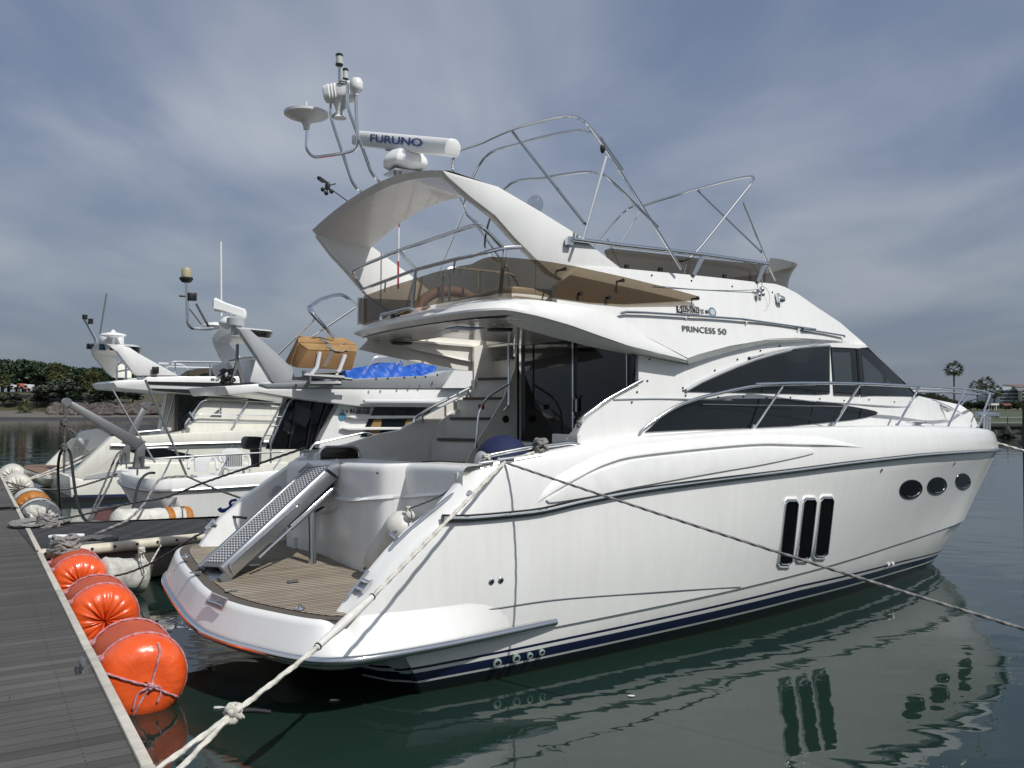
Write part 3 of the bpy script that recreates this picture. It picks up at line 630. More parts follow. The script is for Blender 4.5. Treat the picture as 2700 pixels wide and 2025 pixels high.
# port wing, flaring out to the wider port side of the platform
wt = [P('E', x, y, v=-1.92) for x, y in ((350, 812), (425, 705), (500, 605), (610, 518), (720, 430), (845, 338), (960, 255), (1075, 165), (1130, 150))]
wb = resamp([P('E', 350, 822, w=1.0), P('E', 800, 800, w=1.0), np.array([.3, -2.1, 1.0])], len(wt))
m = MB(Y); o1 = np.array([0, -.14, 0]); tp_ = [p+np.array([0, -.02, .02]) for p in wt]
m.grid([wb, [a+(b-a)*.93 for a, b in zip(wb, wt)], wt, [p+np.array([0, -.05, .02]) for p in wt], [p+o1 for p in wt], [p+o1 for p in wb]]); m.poly([wb[0], wt[0], wt[0]+o1, wb[0]+o1]); m.build('port_wing', G, ya, smooth=45)
m = MB(Y); hr = [P('E', x, y, v=-1.98) for x, y in ((590, 545), (600, 500), (850, 320), (1085, 160), (1110, 130))]; m.tube(rnd_path(hr, .06), .022, 8); m.build('wing_handrail', CHR, ya)
m = MB(Y); c = P('E', 915, 405, v=-1.80); m.lathe([(.085, 0), (.08, .02), (.06, .022)], c, (0, 1, 0), 20); m.build('shower_hatch', Mt['grey_or_shaded_gel'], ya)
# passage and gate on the port side of the transom, steps
m = MB(Y); m.box((.55, -1.72, 1.0), (.5, .42, .4)); m.box((.85, -1.72, 1.3), (.4, .42, .9)); m.build('side_steps', Mt['interior'], ya, bev=.03)
m = MB(Y); m.box((.35, -1.72, 1.24), (.3, .40, .02)); m.box((.66, -1.72, 1.76), (.4, .40, .02)); m.build('step_tread', Mt['margin'], ya)
# cockpit sole, coamings
m = MB(Y); m.prism([(.4, -1.78, 1.45), (.4, 1.78, 1.45), (2.75, 1.78, 1.45), (2.75, -1.78, 1.45)], (0, 0, -.05)); m.build('cockpit_sole', Mt['interior'], ya)
pc = [tuple(P('D', x, y, v=-1.7)[[0, 2]]) for x, y in ((0, 930), (190, 895), (215, 870), (780, 575))]
pcu = [(.1, 1.5), (.1, 2.16), (.55, 2.28)]+pc+[(2.75, pc[-1][1]+.1), (2.75, 1.5)]
m = MB(Y); m.prism([(a, -1.70, b) for a, b in pcu], (0, -.1, 0)); m.build('port_coaming', Mt['interior'], ya, bev=.02)
m = MB(Y); m.prism([(a, 1.72, b) for a, b in [(.4, 1.5), (.4, 2.12), (1.0, 2.16), (1.7, 2.22), (2.75, 2.3), (2.75, 1.5)]], (0, .06, 0)); m.build('starboard_coaming', Mt['interior'], ya)
hq = [P('E', x, y, v=-1.69) for x, y in ((1225, 185), (1225, 110), (1260, 78), (1470, 76), (1510, 110), (1510, 188))]
m = MB(Y); m.prism(hq, (0, .012, 0)); m.build('coaming_hatch', mat('brown_tinted_hatch', (.03, .022, .014), .15), ya, bev=.004)
m = MB(Y); m.tube(rnd_path(hq, .08), .018, 8); m.build('hatch_frame', CHR, ya)
m = MB(Y); m.tube(rnd_path([P('D', x, y, v=-1.66) for x, y in ((285, 835), (300, 795), (420, 715), (775, 535))], .1), .022, 8)
for x, y in ((360, 765), (740, 560)): q = P('D', x, y, v=-1.66); m.tube([q, q+np.array([.02, -.02, -.12])], .014, 6)
m.build('coaming_handrail', CHR, ya)
# flybridge stairs
for i, (pl_, pr_) in enumerate((((355, 1150), (715, 1190)), ((480, 968), (795, 983)), ((585, 797), (920, 800)), ((695, 630), (1035, 631)), ((815, 465), (1110, 467)), ((970, 305), (1112, 294)))):
    a = P('D', *pl_, v=-1.5); b = P('D', *pr_, v=-.92); w_ = (a[2]+b[2])/2; a[2] = b[2] = w_; bz = max(1.45, w_-.30)
    mid = (a+b)/2+np.array([-.05, 0, 0]); fr_ = crv([a, mid, b], 5); back = [np.array([2.72, b[1], w_]), np.array([2.72, a[1]-.18, w_]), np.array([a[0], a[1]-.18, w_])]
    sh = lambda L, z, d=0: [np.array([p[0]+d, p[1], z]) for p in L]
    m = MB(Y); m.prism(sh(fr_, w_-.02, .03)+sh(back, w_-.02), (0, 0, bz-w_)); m.build('stair_riser', Mt['interior'], ya, smooth=60)
    m = MB(Y); m.prism(sh(fr_, w_+.012)+[np.array([p[0]+.24, p[1], w_+.012]) for p in fr_[::-1]], (0, 0, -.036)); m.build('stair_tread', Mt['margin'], ya, smooth=50)
sp_ = [(1.9, -.91, 1.45), (1.9, -.91, 2.0), (2.02, -.91, 2.2), (2.1, -.91, 2.33), (2.3, -.91, 2.6), (2.5, -.91, 2.9), (2.68, -.91, 3.3), (2.72, -.91, 3.68), (2.72, -.91, 1.45)]
m = MB(Y); m.prism(sp_, (0, .03, 0)); m.build('stair_side_panel', Mt['interior'], ya)
m = MB(Y); m.box((2.46, -.872, 2.32), (.13, .012, .15)); m.build('socket_cover', Mt['plastic'], ya, bev=.004); m = MB(Y); m.box((2.46, -.862, 2.32), (.08, .008, .10)); m.build('socket_panel', Mt['steel'], ya)
m = MB(Y); m.lathe([(.05, 0), (.05, .012), (.03, .014)], P('D', 1052, 807, v=-.87), (0, 1, 0), 16); m.build('speaker', Mt['black'], ya)
m = MB(Y); q = P('D', 850, 705, v=-1.0); m.box(q, (.09, .012, .07)); m.build('safety_sticker', Mt['red'], ya)
m = MB(Y); m.tube(rnd_path([P('D', x, y, v=-.82) for x, y in ((1078, 50), (1078, 690), (1040, 740))], .12), .017, 8)
m.tube(rnd_path([P('D', x, y, v=-.82) for x, y in ((805, 1050), (835, 660), (1078, 515))], .25), .017, 8); m.build('stair_handrail', CHR, ya)
# stair well surround: cream moulding rising to the flybridge
m = MB(Y); m.skin([tuple(P('D', x, y, v=-1.55)[[0, 2]]) for x, y in ((790, 560), (790, 200), (830, 190), (1000, 190), (1120, 150), (1120, 460), (810, 465))], lambda u, w: -1.55, 0, .05, .5, .5); m.build('stair_well', Mt['soffit'], ya)
# saloon aft bulkhead: dark doors
BU = 2.72
qd = lambda k, x, y, u=BU: P(k, x, y, u=u)
m = MB(Y); m.prism([(BU+.03, -1.0, 1.45), (BU+.03, 1.64, 1.45), (BU+.03, 1.64, 3.72), (BU+.03, -1.0, 3.72)], (.04, 0, 0)); m.build('saloon_door', Mt['dglass'], ya, smooth=0)
for x, w_ in ((1125, .03), (1175, .05), (1612, .028), (2062, .012)):
    q = qd('D', x, 500); m = MB(Y); m.box((BU+.012, q[1], 2.6), (.03, w_, 2.3)); m.build('door_frame', CHR, ya)
m = MB(Y); m.tube(rnd_path([qd('D', x, y, BU-.02) for x, y in ((1632, 610), (1612, 640), (1612, 770), (1632, 800))], .05), .012, 8); m.build('door_handle', CHR, ya)
m = MB(Y); q = qd('D', 1640, 690, BU-.0); m.box(q, (.012, .045, .16)); m.build('door_lock', Mt['steel'], ya)
# --- saloon sides
vs0 = pch([(1.5, 1.80), (3.8, 1.78), (5, 1.70), (6.5, 1.47), (8, 1.20), (9.3, .84), (10.4, .46), (11.2, .10), (11.35, 0)])
fs = lambda u, w: max(.03, vs0(u)-.14*(w-2.45))
low = [('J', 1790, 702), ('J', 1829, 792), ('J', 1500, 800), ('J', 1000, 800), ('J', 500, 800), ('J', 0, 815), ('D', 2100, 1005), ('D', 1655, 1095), ('D', 1655, 1000)]
upper = [('D', 1650, 935), ('C', 270, 1640), ('C', 330, 1580), ('C', 530, 1432), ('C', 738, 1318), ('C', 738, 1062), ('C', 1140, 1140), ('C', 1500, 1035), ('C', 1850, 955), ('C', 2212, 945), ('J', 300, 138), ('J', 550, 130), ('J', 850, 140), ('J', 1063, 170)]
frontq = [('J', 1340, 450), ('J', 1430, 540), ('J', 1560, 585), ('J', 1700, 640)]
body = [tuple(P(*p, f=fs)[[0, 2]]) for p in upper+frontq+low]
for side in (1, -1):
    m = MB(Y); m.skin(body, fs, 0, .12, .3, .4)
    if side < 0: m.v = [(x, -y, z) for x, y, z in m.v]
    m.build('saloon_side', G, ya, smooth=50)
m = MB(Y); q0, q1 = P('D', 1652, 940, f=fs), P('D', 1652, 1095, f=fs); m.prism([q0, q1, q1+np.array([0, -.5, 0]), q0+np.array([0, -.5, 0])], (.04, 0, 0)); m.build('saloon_end', Mt['interior'], ya)
fl = [np.array(P(*p, f=fs)) for p in [('J', 1063, 170)]+frontq+[('J', 1790, 702), ('J', 1829, 792)]]
def across(pts, n=10, bulge=.5, crown=.08):
    rows = []
    for p in pts: rows.append([np.array([p[0]+bulge*(1-s*s), p[1]*s, p[2]+crown*(1-s*s)]) for s in np.linspace(1, -1, n)])
    return rows
m = MB(Y); m.grid(across(fl[2:], 14, .25, .10)); m.build('foredeck_trunk', G, ya, smooth=60)
m = MB(Y); m.grid(across([fl[0], (fl[0]+fl[1])/2, fl[1], fl[2]], 14, .55, .03)); m.build('windshield', Mt['glass'], ya, smooth=60)
m = MB(Y); m.prism([(u, s*(min(vg(u)-.12, 9)), wg(u)-.10) for u, s in [(a, 1) for a in (2.6, 4, 5.5, 7, 8.5, 10, 11, 11.8, 12.3)]+[(a, -1) for a in (12.3, 11.8, 11, 10, 8.5, 7, 5.5, 4, 2.6)]], (0, 0, -.06)); m.build('side_deck', G, ya, smooth=0)
wins = dict(
 saloon_window=[('C', 1125, 1365), ('C', 1250, 1295), ('C', 1400, 1228), ('C', 1550, 1163), ('C', 1700, 1107), ('C', 1850, 1062), ('C', 2000, 1025), ('C', 2212, 984), ('J', 200, 268), ('J', 300, 244), ('J', 430, 212), ('J', 560, 190), ('J', 680, 178), ('J', 778, 174), ('J', 790, 182), ('J', 790, 520), ('C', 2212, 1390), ('C', 1700, 1375)],
 helm_window=[('J', 800, 184), ('J', 982, 192), ('J', 1010, 530), ('J', 822, 524)],
 quarter_window=[('J', 994, 192), ('J', 1063, 186), ('J', 1340, 450), ('J', 1427, 538), ('J', 1018, 532)],
 cabin_window=[('S', 1393, 933), ('S', 1440, 893), ('S', 1493, 862), ('S', 1600, 861), ('S', 1700, 861), ('S', 1790, 868), ('J', 900, 604), ('J', 1050, 630), ('J', 1120, 646), ('J', 1143, 659), ('J', 1120, 676), ('J', 1050, 694), ('J', 950, 711), ('J', 500, 755), ('J', 0, 778), ('S', 1500, 928)])
for nme, pts in wins.items():
    uw = [tuple(P(*p, f=fs)[[0, 2]]) for p in pts]
    for side in (1, -1):
        m = MB(Y); m.skin(uw, fs, .016, .03, .4, .4)
        if side < 0: m.v = [(x, -y, z) for x, y, z in m.v]
        m.build(nme, Mt['glass'], ya, smooth=50)
    m = MB(Y); q = [np.array([a, fs(a, b)+.018, b]) for a, b in uw]
    if nme == 'saloon_window': m.tube([p+np.array([0, 0, .012]) for p in q[:15]], .022, 6); m.build('window_trim', Mt['grey_or_shaded_gel'], ya)
    if nme in ('helm_window', 'quarter_window'): m.tube(q, .012, 6, closed=True); m.build('window_frame', Mt['black'], ya)
for nme, pts in (('window_see_through', [('J', 806, 218), ('J', 936, 221), ('J', 953, 434), ('J', 826, 428)]), ('window_see_through', [('J', 1022, 240), ('J', 1120, 330), ('J', 1235, 442), ('J', 1042, 438)])):
    m = MB(Y); m.skin([tuple(P(*p, f=fs)[[0, 2]]) for p in pts], fs, .0175, 0, .4, .4); m.build(nme, Mt['paleglass'], ya, smooth=50)  # pale sheet over the dark glass, standing in for the interior behind
q = [P(*p, f=fs, off=.004) for p in (('C', 530, 1432), ('C', 900, 1425), ('C', 1500, 1437), ('C', 2212, 1452), ('J', 500, 562), ('J', 900, 590), ('J', 1300, 615), ('J', 1690, 636))]
m = MB(Y); m.tube(crv(q, 5), .012, 6); m.build('deckhouse_seam', Mt['grey_or_shaded_gel'], ya)
m = MB(Y)
for k, L in (('C', ((1105, 1335), (1108, 1358), (1372, 1190), (1560, 1100), (1752, 1026), (1913, 987), (1128, 1400), (1400, 1413), (1610, 1408), (1803, 1419), (2001, 1416), (828, 1098), (810, 1277), (724, 1370), (680, 1455))), ('J', ((120, 270), (288, 207), (429, 172), (165, 541), (333, 550), (507, 547), (721, 557), (1079, 564), (1265, 580), (898, 570), (842, 131)))):
    for x, y in L: c = P(k, x, y, f=fs); m.lathe([(.011, 0), (.011, .012)], c, (0, 1, 0), 8)
m.build('cover_stud', Mt['black'], ya)
# ---------------------------------------------------------------- flybridge, arch, rails and everything up there
fb = pch([(.4, 1.93), (2, 1.90), (3.5, 1.84), (4.5, 1.76), (5.8, 1.57), (7.0, 1.28), (7.7, 1.08)])
ff = lambda u, w: fb(u)-.22*(w-3.4)
# overhanging aft deck: lip, crease, soffit
lipc = crv([(.42, 0), (.44, .6), (.49, 1.1), (.56, 1.5), (.64, 1.74), (.78, 1.88), (1.0, 1.92), (1.3, 1.91)], 4)
def lipw(u): return float(np.interp(u, [.4, .9, 1.47, 2.43, 3.40], [3.775, 3.80, 3.735, 3.50, 3.35]))
lowp = [np.array([u, v, lipw(u)]) for u, v in lipc]+[np.array([u, fb(u), lipw(u)]) for u in (1.7, 2.1, 2.5, 2.9, 3.2, 3.40)]
tops = crv([(.80, 0, 3.93), (.82, .8, 3.93), (.86, 1.3, 3.93), (.96, 1.60, 3.93), (1.2, 1.74, 3.93), (1.6, 1.78, 3.91)], 5)+[np.array([u, fb(u)-.07, w]) for u, w in ((2.08, 3.86), (2.5, 3.76), (2.9, 3.64), (3.3, 3.52), (3.50, 3.44))]+[np.array([3.43, fb(3.43)-.005, 3.375])]
n_ = 46; lw = resamp(lowp, n_); tp = resamp(tops, n_)
def ins1(p):
    k = 1-min(1, max(0, (p[0]-.85)/.5)); return p-np.array([-.10*k, .09*(1 if p[1] > 1.2 else p[1]/1.2)*(.25+.75*k), .022+.048*k])
ins_ = [ins1(p) for p in lw]
def mir(L): return [np.array([p[0], -p[1], p[2]]) for p in L[::-1]]+L[1:]
rows = [mir(ins_), mir([p-np.array([0, 0, .022]) for p in lw]), mir(lw), mir([a+(b-a)*.25+np.array([0, 0, .03]) for a, b in zip(lw, tp)]), mir(tp)]
m = MB(Y); m.grid(rows); m.build('flybridge_lip', G, ya, smooth=24)
# downward chamfer under the sides, from the lip in to the saloon
for side in (1, -1):
    m = MB(Y); a = resamp([np.array([u, fb(u)-.01, lipw(u)-.03]) for u in (.95, 1.3, 1.7, 2.3, 2.9, 3.40)], 12); b_ = resamp([P(*p, v=1.60) for p in (('B', 1370, 930), ('B', 1450, 985), ('B', 1700, 1060), ('B', 2000, 1135), ('C', 300, 985), ('C', 770, 1078), ('C', 1160, 1149))], 12)
    m.grid([[np.array([p[0], side*p[1], p[2]]) for p in a], [np.array([p[0], side*p[1], p[2]]) for p in b_]])
    m.build('overhang_chamfer', G, ya, smooth=50)
m = MB(Y); edge = [p for p in ins_ if p[0] < 1.0]; fan = mir(edge)
zs = lambda u, v: 3.70-.035*max(0, u-.9)
m.poly([np.array([p[0], p[1], 3.70]) for p in fan]); ue = float(fan[0][0])
HO = (1.38, 2.62, -1.60, -.62)                       # stair opening
def pan(u0, u1, v0, v1, z0, dz):
    m.prism([(u0, v0, z0(u0, v0)), (u1, v0, z0(u1, v0)), (u1, v1, z0(u1, v1)), (u0, v1, z0(u0, v1))], (0, 0, dz))
for u0, u1, v0, v1 in ((ue-.01, HO[0], -1.80, 1.80), (HO[0], HO[1], -1.80, HO[2]), (HO[0], HO[1], HO[3], 1.70), (HO[1], 2.95, -1.75, 1.66)): pan(u0, u1, v0, v1, zs, .03)
m.build('soffit', Mt['soffit'], ya, smooth=0)
pp = [P('B', x, y, v=-1.66) for x, y in ((700, 1100), (350, 1165), (640, 1232), (1080, 1312), (1185, 1330))]
m = MB(Y); m.prism([(pp[1][0], -1.66, pp[1][2]), (pp[2][0], -1.66, pp[2][2]), (pp[3][0], -1.66, pp[3][2]), (2.72, -1.66, 3.28), (2.72, -1.66, 4.0), (1.2, -1.66, 4.0), (.85, -1.66, 3.72)], (0, -.06, 0)); m.build('stair_well_side', Mt['soffit'], ya)
m = MB(Y); g_ = [p+np.array([.0, 0, -.004]) for p in mir(ins_) if p[0] < 1.0]; m.tube(g_, .007, 5); m.build('soffit_groove', Mt['black'], ya)
for k, x, y in (('B', 1378, 1013), ('B', 662, 1113)):
    c = P(k, x, y, w=3.66); m = MB(Y); m.lathe([(.15, 0), (.14, -.025), (.1, -.03)], c, (0, 0, 1), 24); m.build('ceiling_speaker', Mt['black'], ya)
for k, x, y in (('B', 1050, 1028), ('B', 1360, 978), ('B', 710, 1085), ('B', 480, 1113), ('B', 1390, 1118)):
    c = P(k, x, y, w=3.665); m = MB(Y); m.lathe([(.045, 0), (.04, -.012)], c, (0, 0, 1), 14); m.build('ceiling_light', Mt['steel'], ya)
c = P('B', 1120, 1010, w=3.66); m = MB(Y); m.box(c, (.34, .3, .012)); m.build('ceiling_hatch', Mt['bluescreen'], ya)
# flybridge sides, name side
sd = [('C', 60, 660), ('C', 340, 700), ('C', 640, 825), ('C', 1150, 1088), ('C', 1240, 1055), ('C', 1500, 985), ('C', 1800, 935), ('C', 2212, 930), ('J', 300, 122), ('J', 550, 112), ('J', 850, 134), ('J', 1062, 166)]
su = [('J', 960, 78), ('J', 870, 0), ('C', 2212, 655), ('C', 2060, 548), ('C', 1960, 497), ('C', 1880, 470), ('C', 1720, 455), ('C', 1180, 395), ('C', 590, 340), ('C', 250, 330), ('C', 60, 480)]
sdp = [tuple(P(*p, f=ff)[[0, 2]]) for p in sd+su]
for side in (1, -1):
    m = MB(Y); m.skin(sdp, ff, 0, .10, .3, .3)
    if side < 0: m.v = [(x, -y, z) for x, y, z in m.v]
    m.build('flybridge_side', G, ya, smooth=45)
# fascia under the name side: grey shaded return above the saloon band
up_ = [P(*p, f=ff) for p in (('C', 1240, 1056), ('C', 1500, 986), ('C', 1800, 936), ('C', 2212, 931), ('J', 300, 123), ('J', 550, 113), ('J', 850, 135), ('J', 1062, 167))]
lw_ = [P(*p, f=fs, off=.0) for p in (('C', 1165, 1147), ('C', 1480, 1050), ('C', 1800, 975), ('C', 2212, 957), ('J', 300, 146), ('J', 550, 139), ('J', 850, 150), ('J', 1062, 172))]
up_ = [P('C', 1140, 1092, v=1.84)]+up_; lw_ = [P('C', 1158, 1147, f=fs)]+lw_
for side in (1, -1):
    m = MB(Y); f3 = np.array([1, side, 1]); m.grid([[p*f3 for p in resamp(up_, 40)], [p*f3 for p in resamp(lw_, 40)]]); m.build('flybridge_return', G, ya, smooth=60)
fe = [P(*p, f=ff) for p in (('C', 1960, 497), ('C', 2060, 548), ('C', 2212, 655), ('J', 870, 0), ('J', 960, 78), ('J', 1062, 166))]
m = MB(Y); m.grid(across(fe, 14, .5, .04)); m.build('flybridge_front', G, ya, smooth=60)
m = MB(Y); z9 = lambda u, v: 3.85
for u0, u1, v0, v1 in ((.95, HO[0], -1.62, 1.62), (HO[0], HO[1], HO[3], 1.62), (HO[1], 4.4, -1.62, 1.62), (4.4, 5.6, -1.45, 1.45)): pan(u0, u1, v0, v1, z9, .05)
m.build('flybridge_sole', Mt['interior'], ya, smooth=0)
m = MB(Y); m.box((2.0, HO[3]+.01, 3.80), (1.24, .02, .24)); m.box((HO[0]-.01, -1.1, 3.80), (.02, .98, .24)); m.box((HO[1]+.01, -1.1, 3.80), (.02, .98, .24)); m.build('stair_opening_edge', Mt['interior'], ya)
m = MB(Y)
for u in (1.5, 1.95, 2.4): m.tube([(u, HO[3]+.05, 3.9), (u, HO[3]+.05, 4.6)], .017, 6)
m.tube(rnd_path([(1.4, HO[3]+.05, 3.9), (1.4, HO[3]+.05, 4.6), (2.55, HO[3]+.05, 4.6), (2.55, HO[3]+.05, 3.9)], .2), .02, 8); m.build('stair_opening_rail', CHR, ya)
# mouldings and lettering on the name side
onf_ = lambda k, x, y, o=.004: P(k, x, y, f=ff, off=o)
for a, b_ in (((('C', 585, 715), ('C', 640, 703), ('C', 800, 708), ('C', 1190, 733), ('C', 1600, 762), ('C', 2212, 848), ('J', 600, 48), ('J', 900, 97), ('J', 905, 108)), .015),):
    q = [onf_(*p, o=.045) for p in a]; m = MB(Y); m.tube(q, b_, 8)
    for k, x, y in (('C', 1150, 745), ('C', 1650, 790), ('C', 2080, 845), ('J', 580, 50)): c = onf_(k, x, y, .045); m.tube([c+np.array([0, 0, .01]), c+np.array([0, -.05, -.03])], .012, 6)
    m.build('side_handrail', CHR, ya)
wup = np.array([0, -.2, 1])
text('name_lettering', 'PRINCESS', onf_('C', 1105, 866), onf_('C', 1380, 886), wup, Mt['ltgrey'], ya, Y, h=.074, sp=1.02, lift=.006, off=.004)
text('number_lettering', '50', onf_('C', 1402, 887), onf_('C', 1472, 892), wup, Mt['ltgrey'], ya, Y, h=.074, lift=.006, off=.004)
m = MB(Y); q = [onf_('C', x, y) for x, y in ((1100, 657), (1247, 668), (1250, 724), (1104, 712))]; m.prism(q, (0, .003, 0)); m.build('registration_plate', Mt['sticker'], ya, smooth=0)
m = MB(Y); q = [onf_('C', x, y) for x, y in ((1052, 653), (1100, 657), (1104, 712), (1056, 705))]; m.prism(q, (0, .004, 0)); m.build('class_plate', Mt['ltblack'], ya, smooth=0)
text('registration_number', '235-53623', onf_('C', 1107, 702, .008), onf_('C', 1245, 714, .008), wup, Mt['ltblack'], ya, Y, h=.082, off=.0)
text('class_number', '6', onf_('C', 1068, 698, .010), onf_('C', 1090, 701, .010), wup, Mt['white'], ya, Y, h=.075, off=.01)
text('port_name', '\u5bae', onf_('C', 1258, 717, .006), onf_('C', 1284, 719, .006), wup, Mt['ltblack'], ya, Y)
text('port_name', '\u5d0e', onf_('C', 1297, 719, .006), onf_('C', 1322, 721, .006), wup, Mt['ltblack'], ya, Y)
c = onf_('C', 1352, 705); m = MB(Y); m.lathe([(.062, 0), (.062, .004)], c, (0, 1, .2), 20); m.build('inspection_sticker', mat('sticker_blue', (.08, .22, .33), .5), ya)
m = MB(Y); m.lathe([(.04, .004), (.04, .007)], c, (0, 1, .2), 16); m.build('inspection_mark', Mt['lens'], ya)
m = MB(Y)
for k, x, y in (('C', 1765, 515), ('C', 1770, 555), ('C', 1740, 560)): m.ball(onf_(k, x, y, .05), .035, 8, 6)
c = onf_('C', 1765, 520, .05); m.tube([c, c+np.array([.01, 0, .17])], .006, 5); m.tube([c-np.array([.14, 0, .01]), c], .012, 6); m.build('hailer_fitting', CHR, ya)
m = MB(Y); c = onf_('C', 1768, 560, .03); m.tube([c+np.array([.13*math.cos(a)-.0, .01, .16*math.sin(a)-.05]) for a in np.linspace(0, 6.28, 20)], .003, 4)
m.tube(sag(onf_('C', 860, 480, .02), onf_('C', 1730, 518, .04), .03), .005, 5); m.build('loose_wire', Mt['steel'], ya)
m = MB(Y); c = onf_('C', 1920, 598, .05); m.lathe([(.05, -.04), (.055, 0), (.04, .05)], c, (1, .2, 0), 12); m.box(onf_('C', 1893, 590, .02), (.03, .06, .13)); m.build('side_light', CHR, ya)
m = MB(Y)
for k, L in (('C', ((847, 398), (1178, 443), (1517, 490), (1851, 540))),):
    for x, y in L: m.lathe([(.011, 0), (.011, .01)], onf_(k, x, y, 0), (0, 1, 0), 8)
m.build('cover_stud', Mt['black'], ya)
# --- smoked screens
m = MB(Y); gs = [('B', 1640, 512), ('C', 0, 285), ('C', 200, 320), ('C', 590, 405), ('C', 850, 468), ('C', 1080, 528), ('C', 1240, 573), ('C', 1250, 600), ('C', 1230, 607), ('C', 900, 625), ('C', 620, 640), ('C', 330, 625), ('C', 0, 583), ('B', 1640, 768)]
fg = lambda u, w: 1.80-.03*max(0, u-2.5)
m.skin([tuple(P(*p, f=fg)[[0, 2]]) for p in gs], fg, 0, .01, .5, .4); m.build('side_screen', Mt['smoke'], ya, smooth=0)
for k, x, y in (('C', 125, 345), ('C', 608, 440), ('C', 258, 550), ('C', 495, 583), ('C', 1230, 588)):
    c = P(k, x, y, f=fg, off=.02); m = MB(Y); m.lathe([(.022, .012), (.022, -.01), (.012, -.02), (.012, -.16)], c, (0, 1, 0), 10); m.build('screen_standoff', Mt['black'], ya)
corner = P('B', 1640, 768, v=1.80); cu_, ct_ = corner[0], 0
AU = .74
aft = [P('B', x, y, u=AU) for x, y in ((352, 985), (520, 945), (730, 868), (1050, 812), (1200, 785))]; aft_t = [P('B', x, y, u=AU) for x, y in ((380, 778), (590, 700), (740, 655), (900, 602), (1100, 555), (1250, 528))]
vb = np.linspace(-1.66, 1.45, 14); zb = np.interp(vb, [p[1] for p in aft], [p[2] for p in aft]); zt = np.interp(vb, [p[1] for p in aft_t], [p[2] for p in aft_t])
lo_ = [np.array([AU, v, z]) for v, z in zip(vb, zb)]; hi_ = [np.array([AU, v, z]) for v, z in zip(vb, zt)]
cb, ct2 = P('B', 1640, 768, v=1.80), P('B', 1640, 512, v=1.80)
lo_ += crv([lo_[-1], (AU+.06, 1.66, lo_[-1][2]), (AU+.22, 1.78, cb[2]), cb], 5)[1:]; hi_ += crv([hi_[-1], (AU+.06, 1.66, ct2[2]), (AU+.22, 1.78, ct2[2]), ct2], 5)[1:]
m = MB(Y); io = lambda L, d: [p+np.array([d if p[1] < 1.6 else d*.5, -d if p[1] > 1.6 else 0, 0]) for p in L]
m.grid([lo_, hi_, io(hi_, .01), io(lo_, .01)], cu=True); m.build('aft_screen', Mt['smoke'], ya, smooth=50)
ps = P('B', 340, 985, v=-1.70); pt = P('B', 372, 790, v=-1.70)
m = MB(Y); m.box((ps+pt)/2, (.05, .05, pt[2]-ps[2])); m.build('screen_post', Mt['steel'], ya)
m = MB(Y); m.skin([(AU-.02, ps[2]), (AU-.02, pt[2]), (1.6, pt[2]+.02), (2.2, 4.05), (2.2, 3.92)], lambda u, w: -1.72, 0, .01, 1, 1); m.build('side_screen', Mt['smoke'], ya, smooth=0)
fwd = [('C', 455, 205), ('C', 462, 185), ('C', 500, 172), ('C', 800, 205), ('C', 1300, 262), ('C', 1800, 315), ('C', 1795, 452), ('C', 1720, 455), ('C', 1180, 395), ('C', 600, 338), ('C', 480, 250)]
m = MB(Y); fw = lambda u, w: ff(u, w)-.05; m.skin([tuple(P(*p, f=fw)[[0, 2]]) for p in fwd], fw, 0, .01, .6, .4)
m.build('forward_screen', Mt['smoke'], ya, smooth=40)
bq = [P('C', 1795, 455, f=fw), P('C', 1890, 472, v=1.26), P('C', 1985, 503, v=.78)]; tq = [P('C', 1840, 252, f=fw), P('C', 1955, 270, v=1.30), P('C', 2066, 312, v=.84)]
bot = crv(bq+[(bq[-1][0]+.22, .3, bq[-1][2]+.02), (bq[-1][0]+.27, 0, bq[-1][2]+.02)], 5); topc = crv(tq+[(tq[-1][0]+.22, .3, tq[-1][2]+.01), (tq[-1][0]+.27, 0, tq[-1][2]+.01)], 5)
m = MB(Y); FS = lambda L: [np.array([p[0], -p[1], p[2]]) for p in L]+L[::-1][1:]
m.grid([FS([a+(b_-a)*s+np.array([-.05*math.sin(math.pi*s), 0, 0]) for a, b_ in zip(bot, topc)]) for s in np.linspace(0, 1, 6)])
m.build('front_screen', Mt['smoke'], ya, smooth=60)
m = MB(Y)
for x, y in ((640, 328), (920, 352), (1455, 408), (1735, 440)): m.box(P('C', x, y, f=fw), (.05, .03, .05))
m.build('screen_bracket', Mt['black'], ya)
# seats and helm console glimpsed through the screens
m = MB(Y); m.prism([(a, b_, 3.9) for a, b_ in ((1.2, 1.5), (3.2, 1.5), (3.2, .95), (1.75, .95), (1.75, -.4), (1.2, -.4))], (0, 0, .2)); m.build('settee', Mt['soffit'], ya, bev=.05)
m = MB(Y); m.tube([(1.75+.55*math.cos(a), -1.0, 3.93+.42*math.sin(a)) for a in np.linspace(0, math.pi, 14)], .07, 10); m.build('seat_backrest', mat('pale_pink_upholstery', (.40, .30, .26), .7), ya)
m = MB(Y); m.prism([(4.3, .9, 3.9), (4.3, .9, 4.32), (4.6, .9, 4.50), (5.4, .9, 4.45), (5.4, .9, 3.9)], (0, -1.5, 0)); m.build('helm_console', Mt['soffit'], ya, bev=.05)
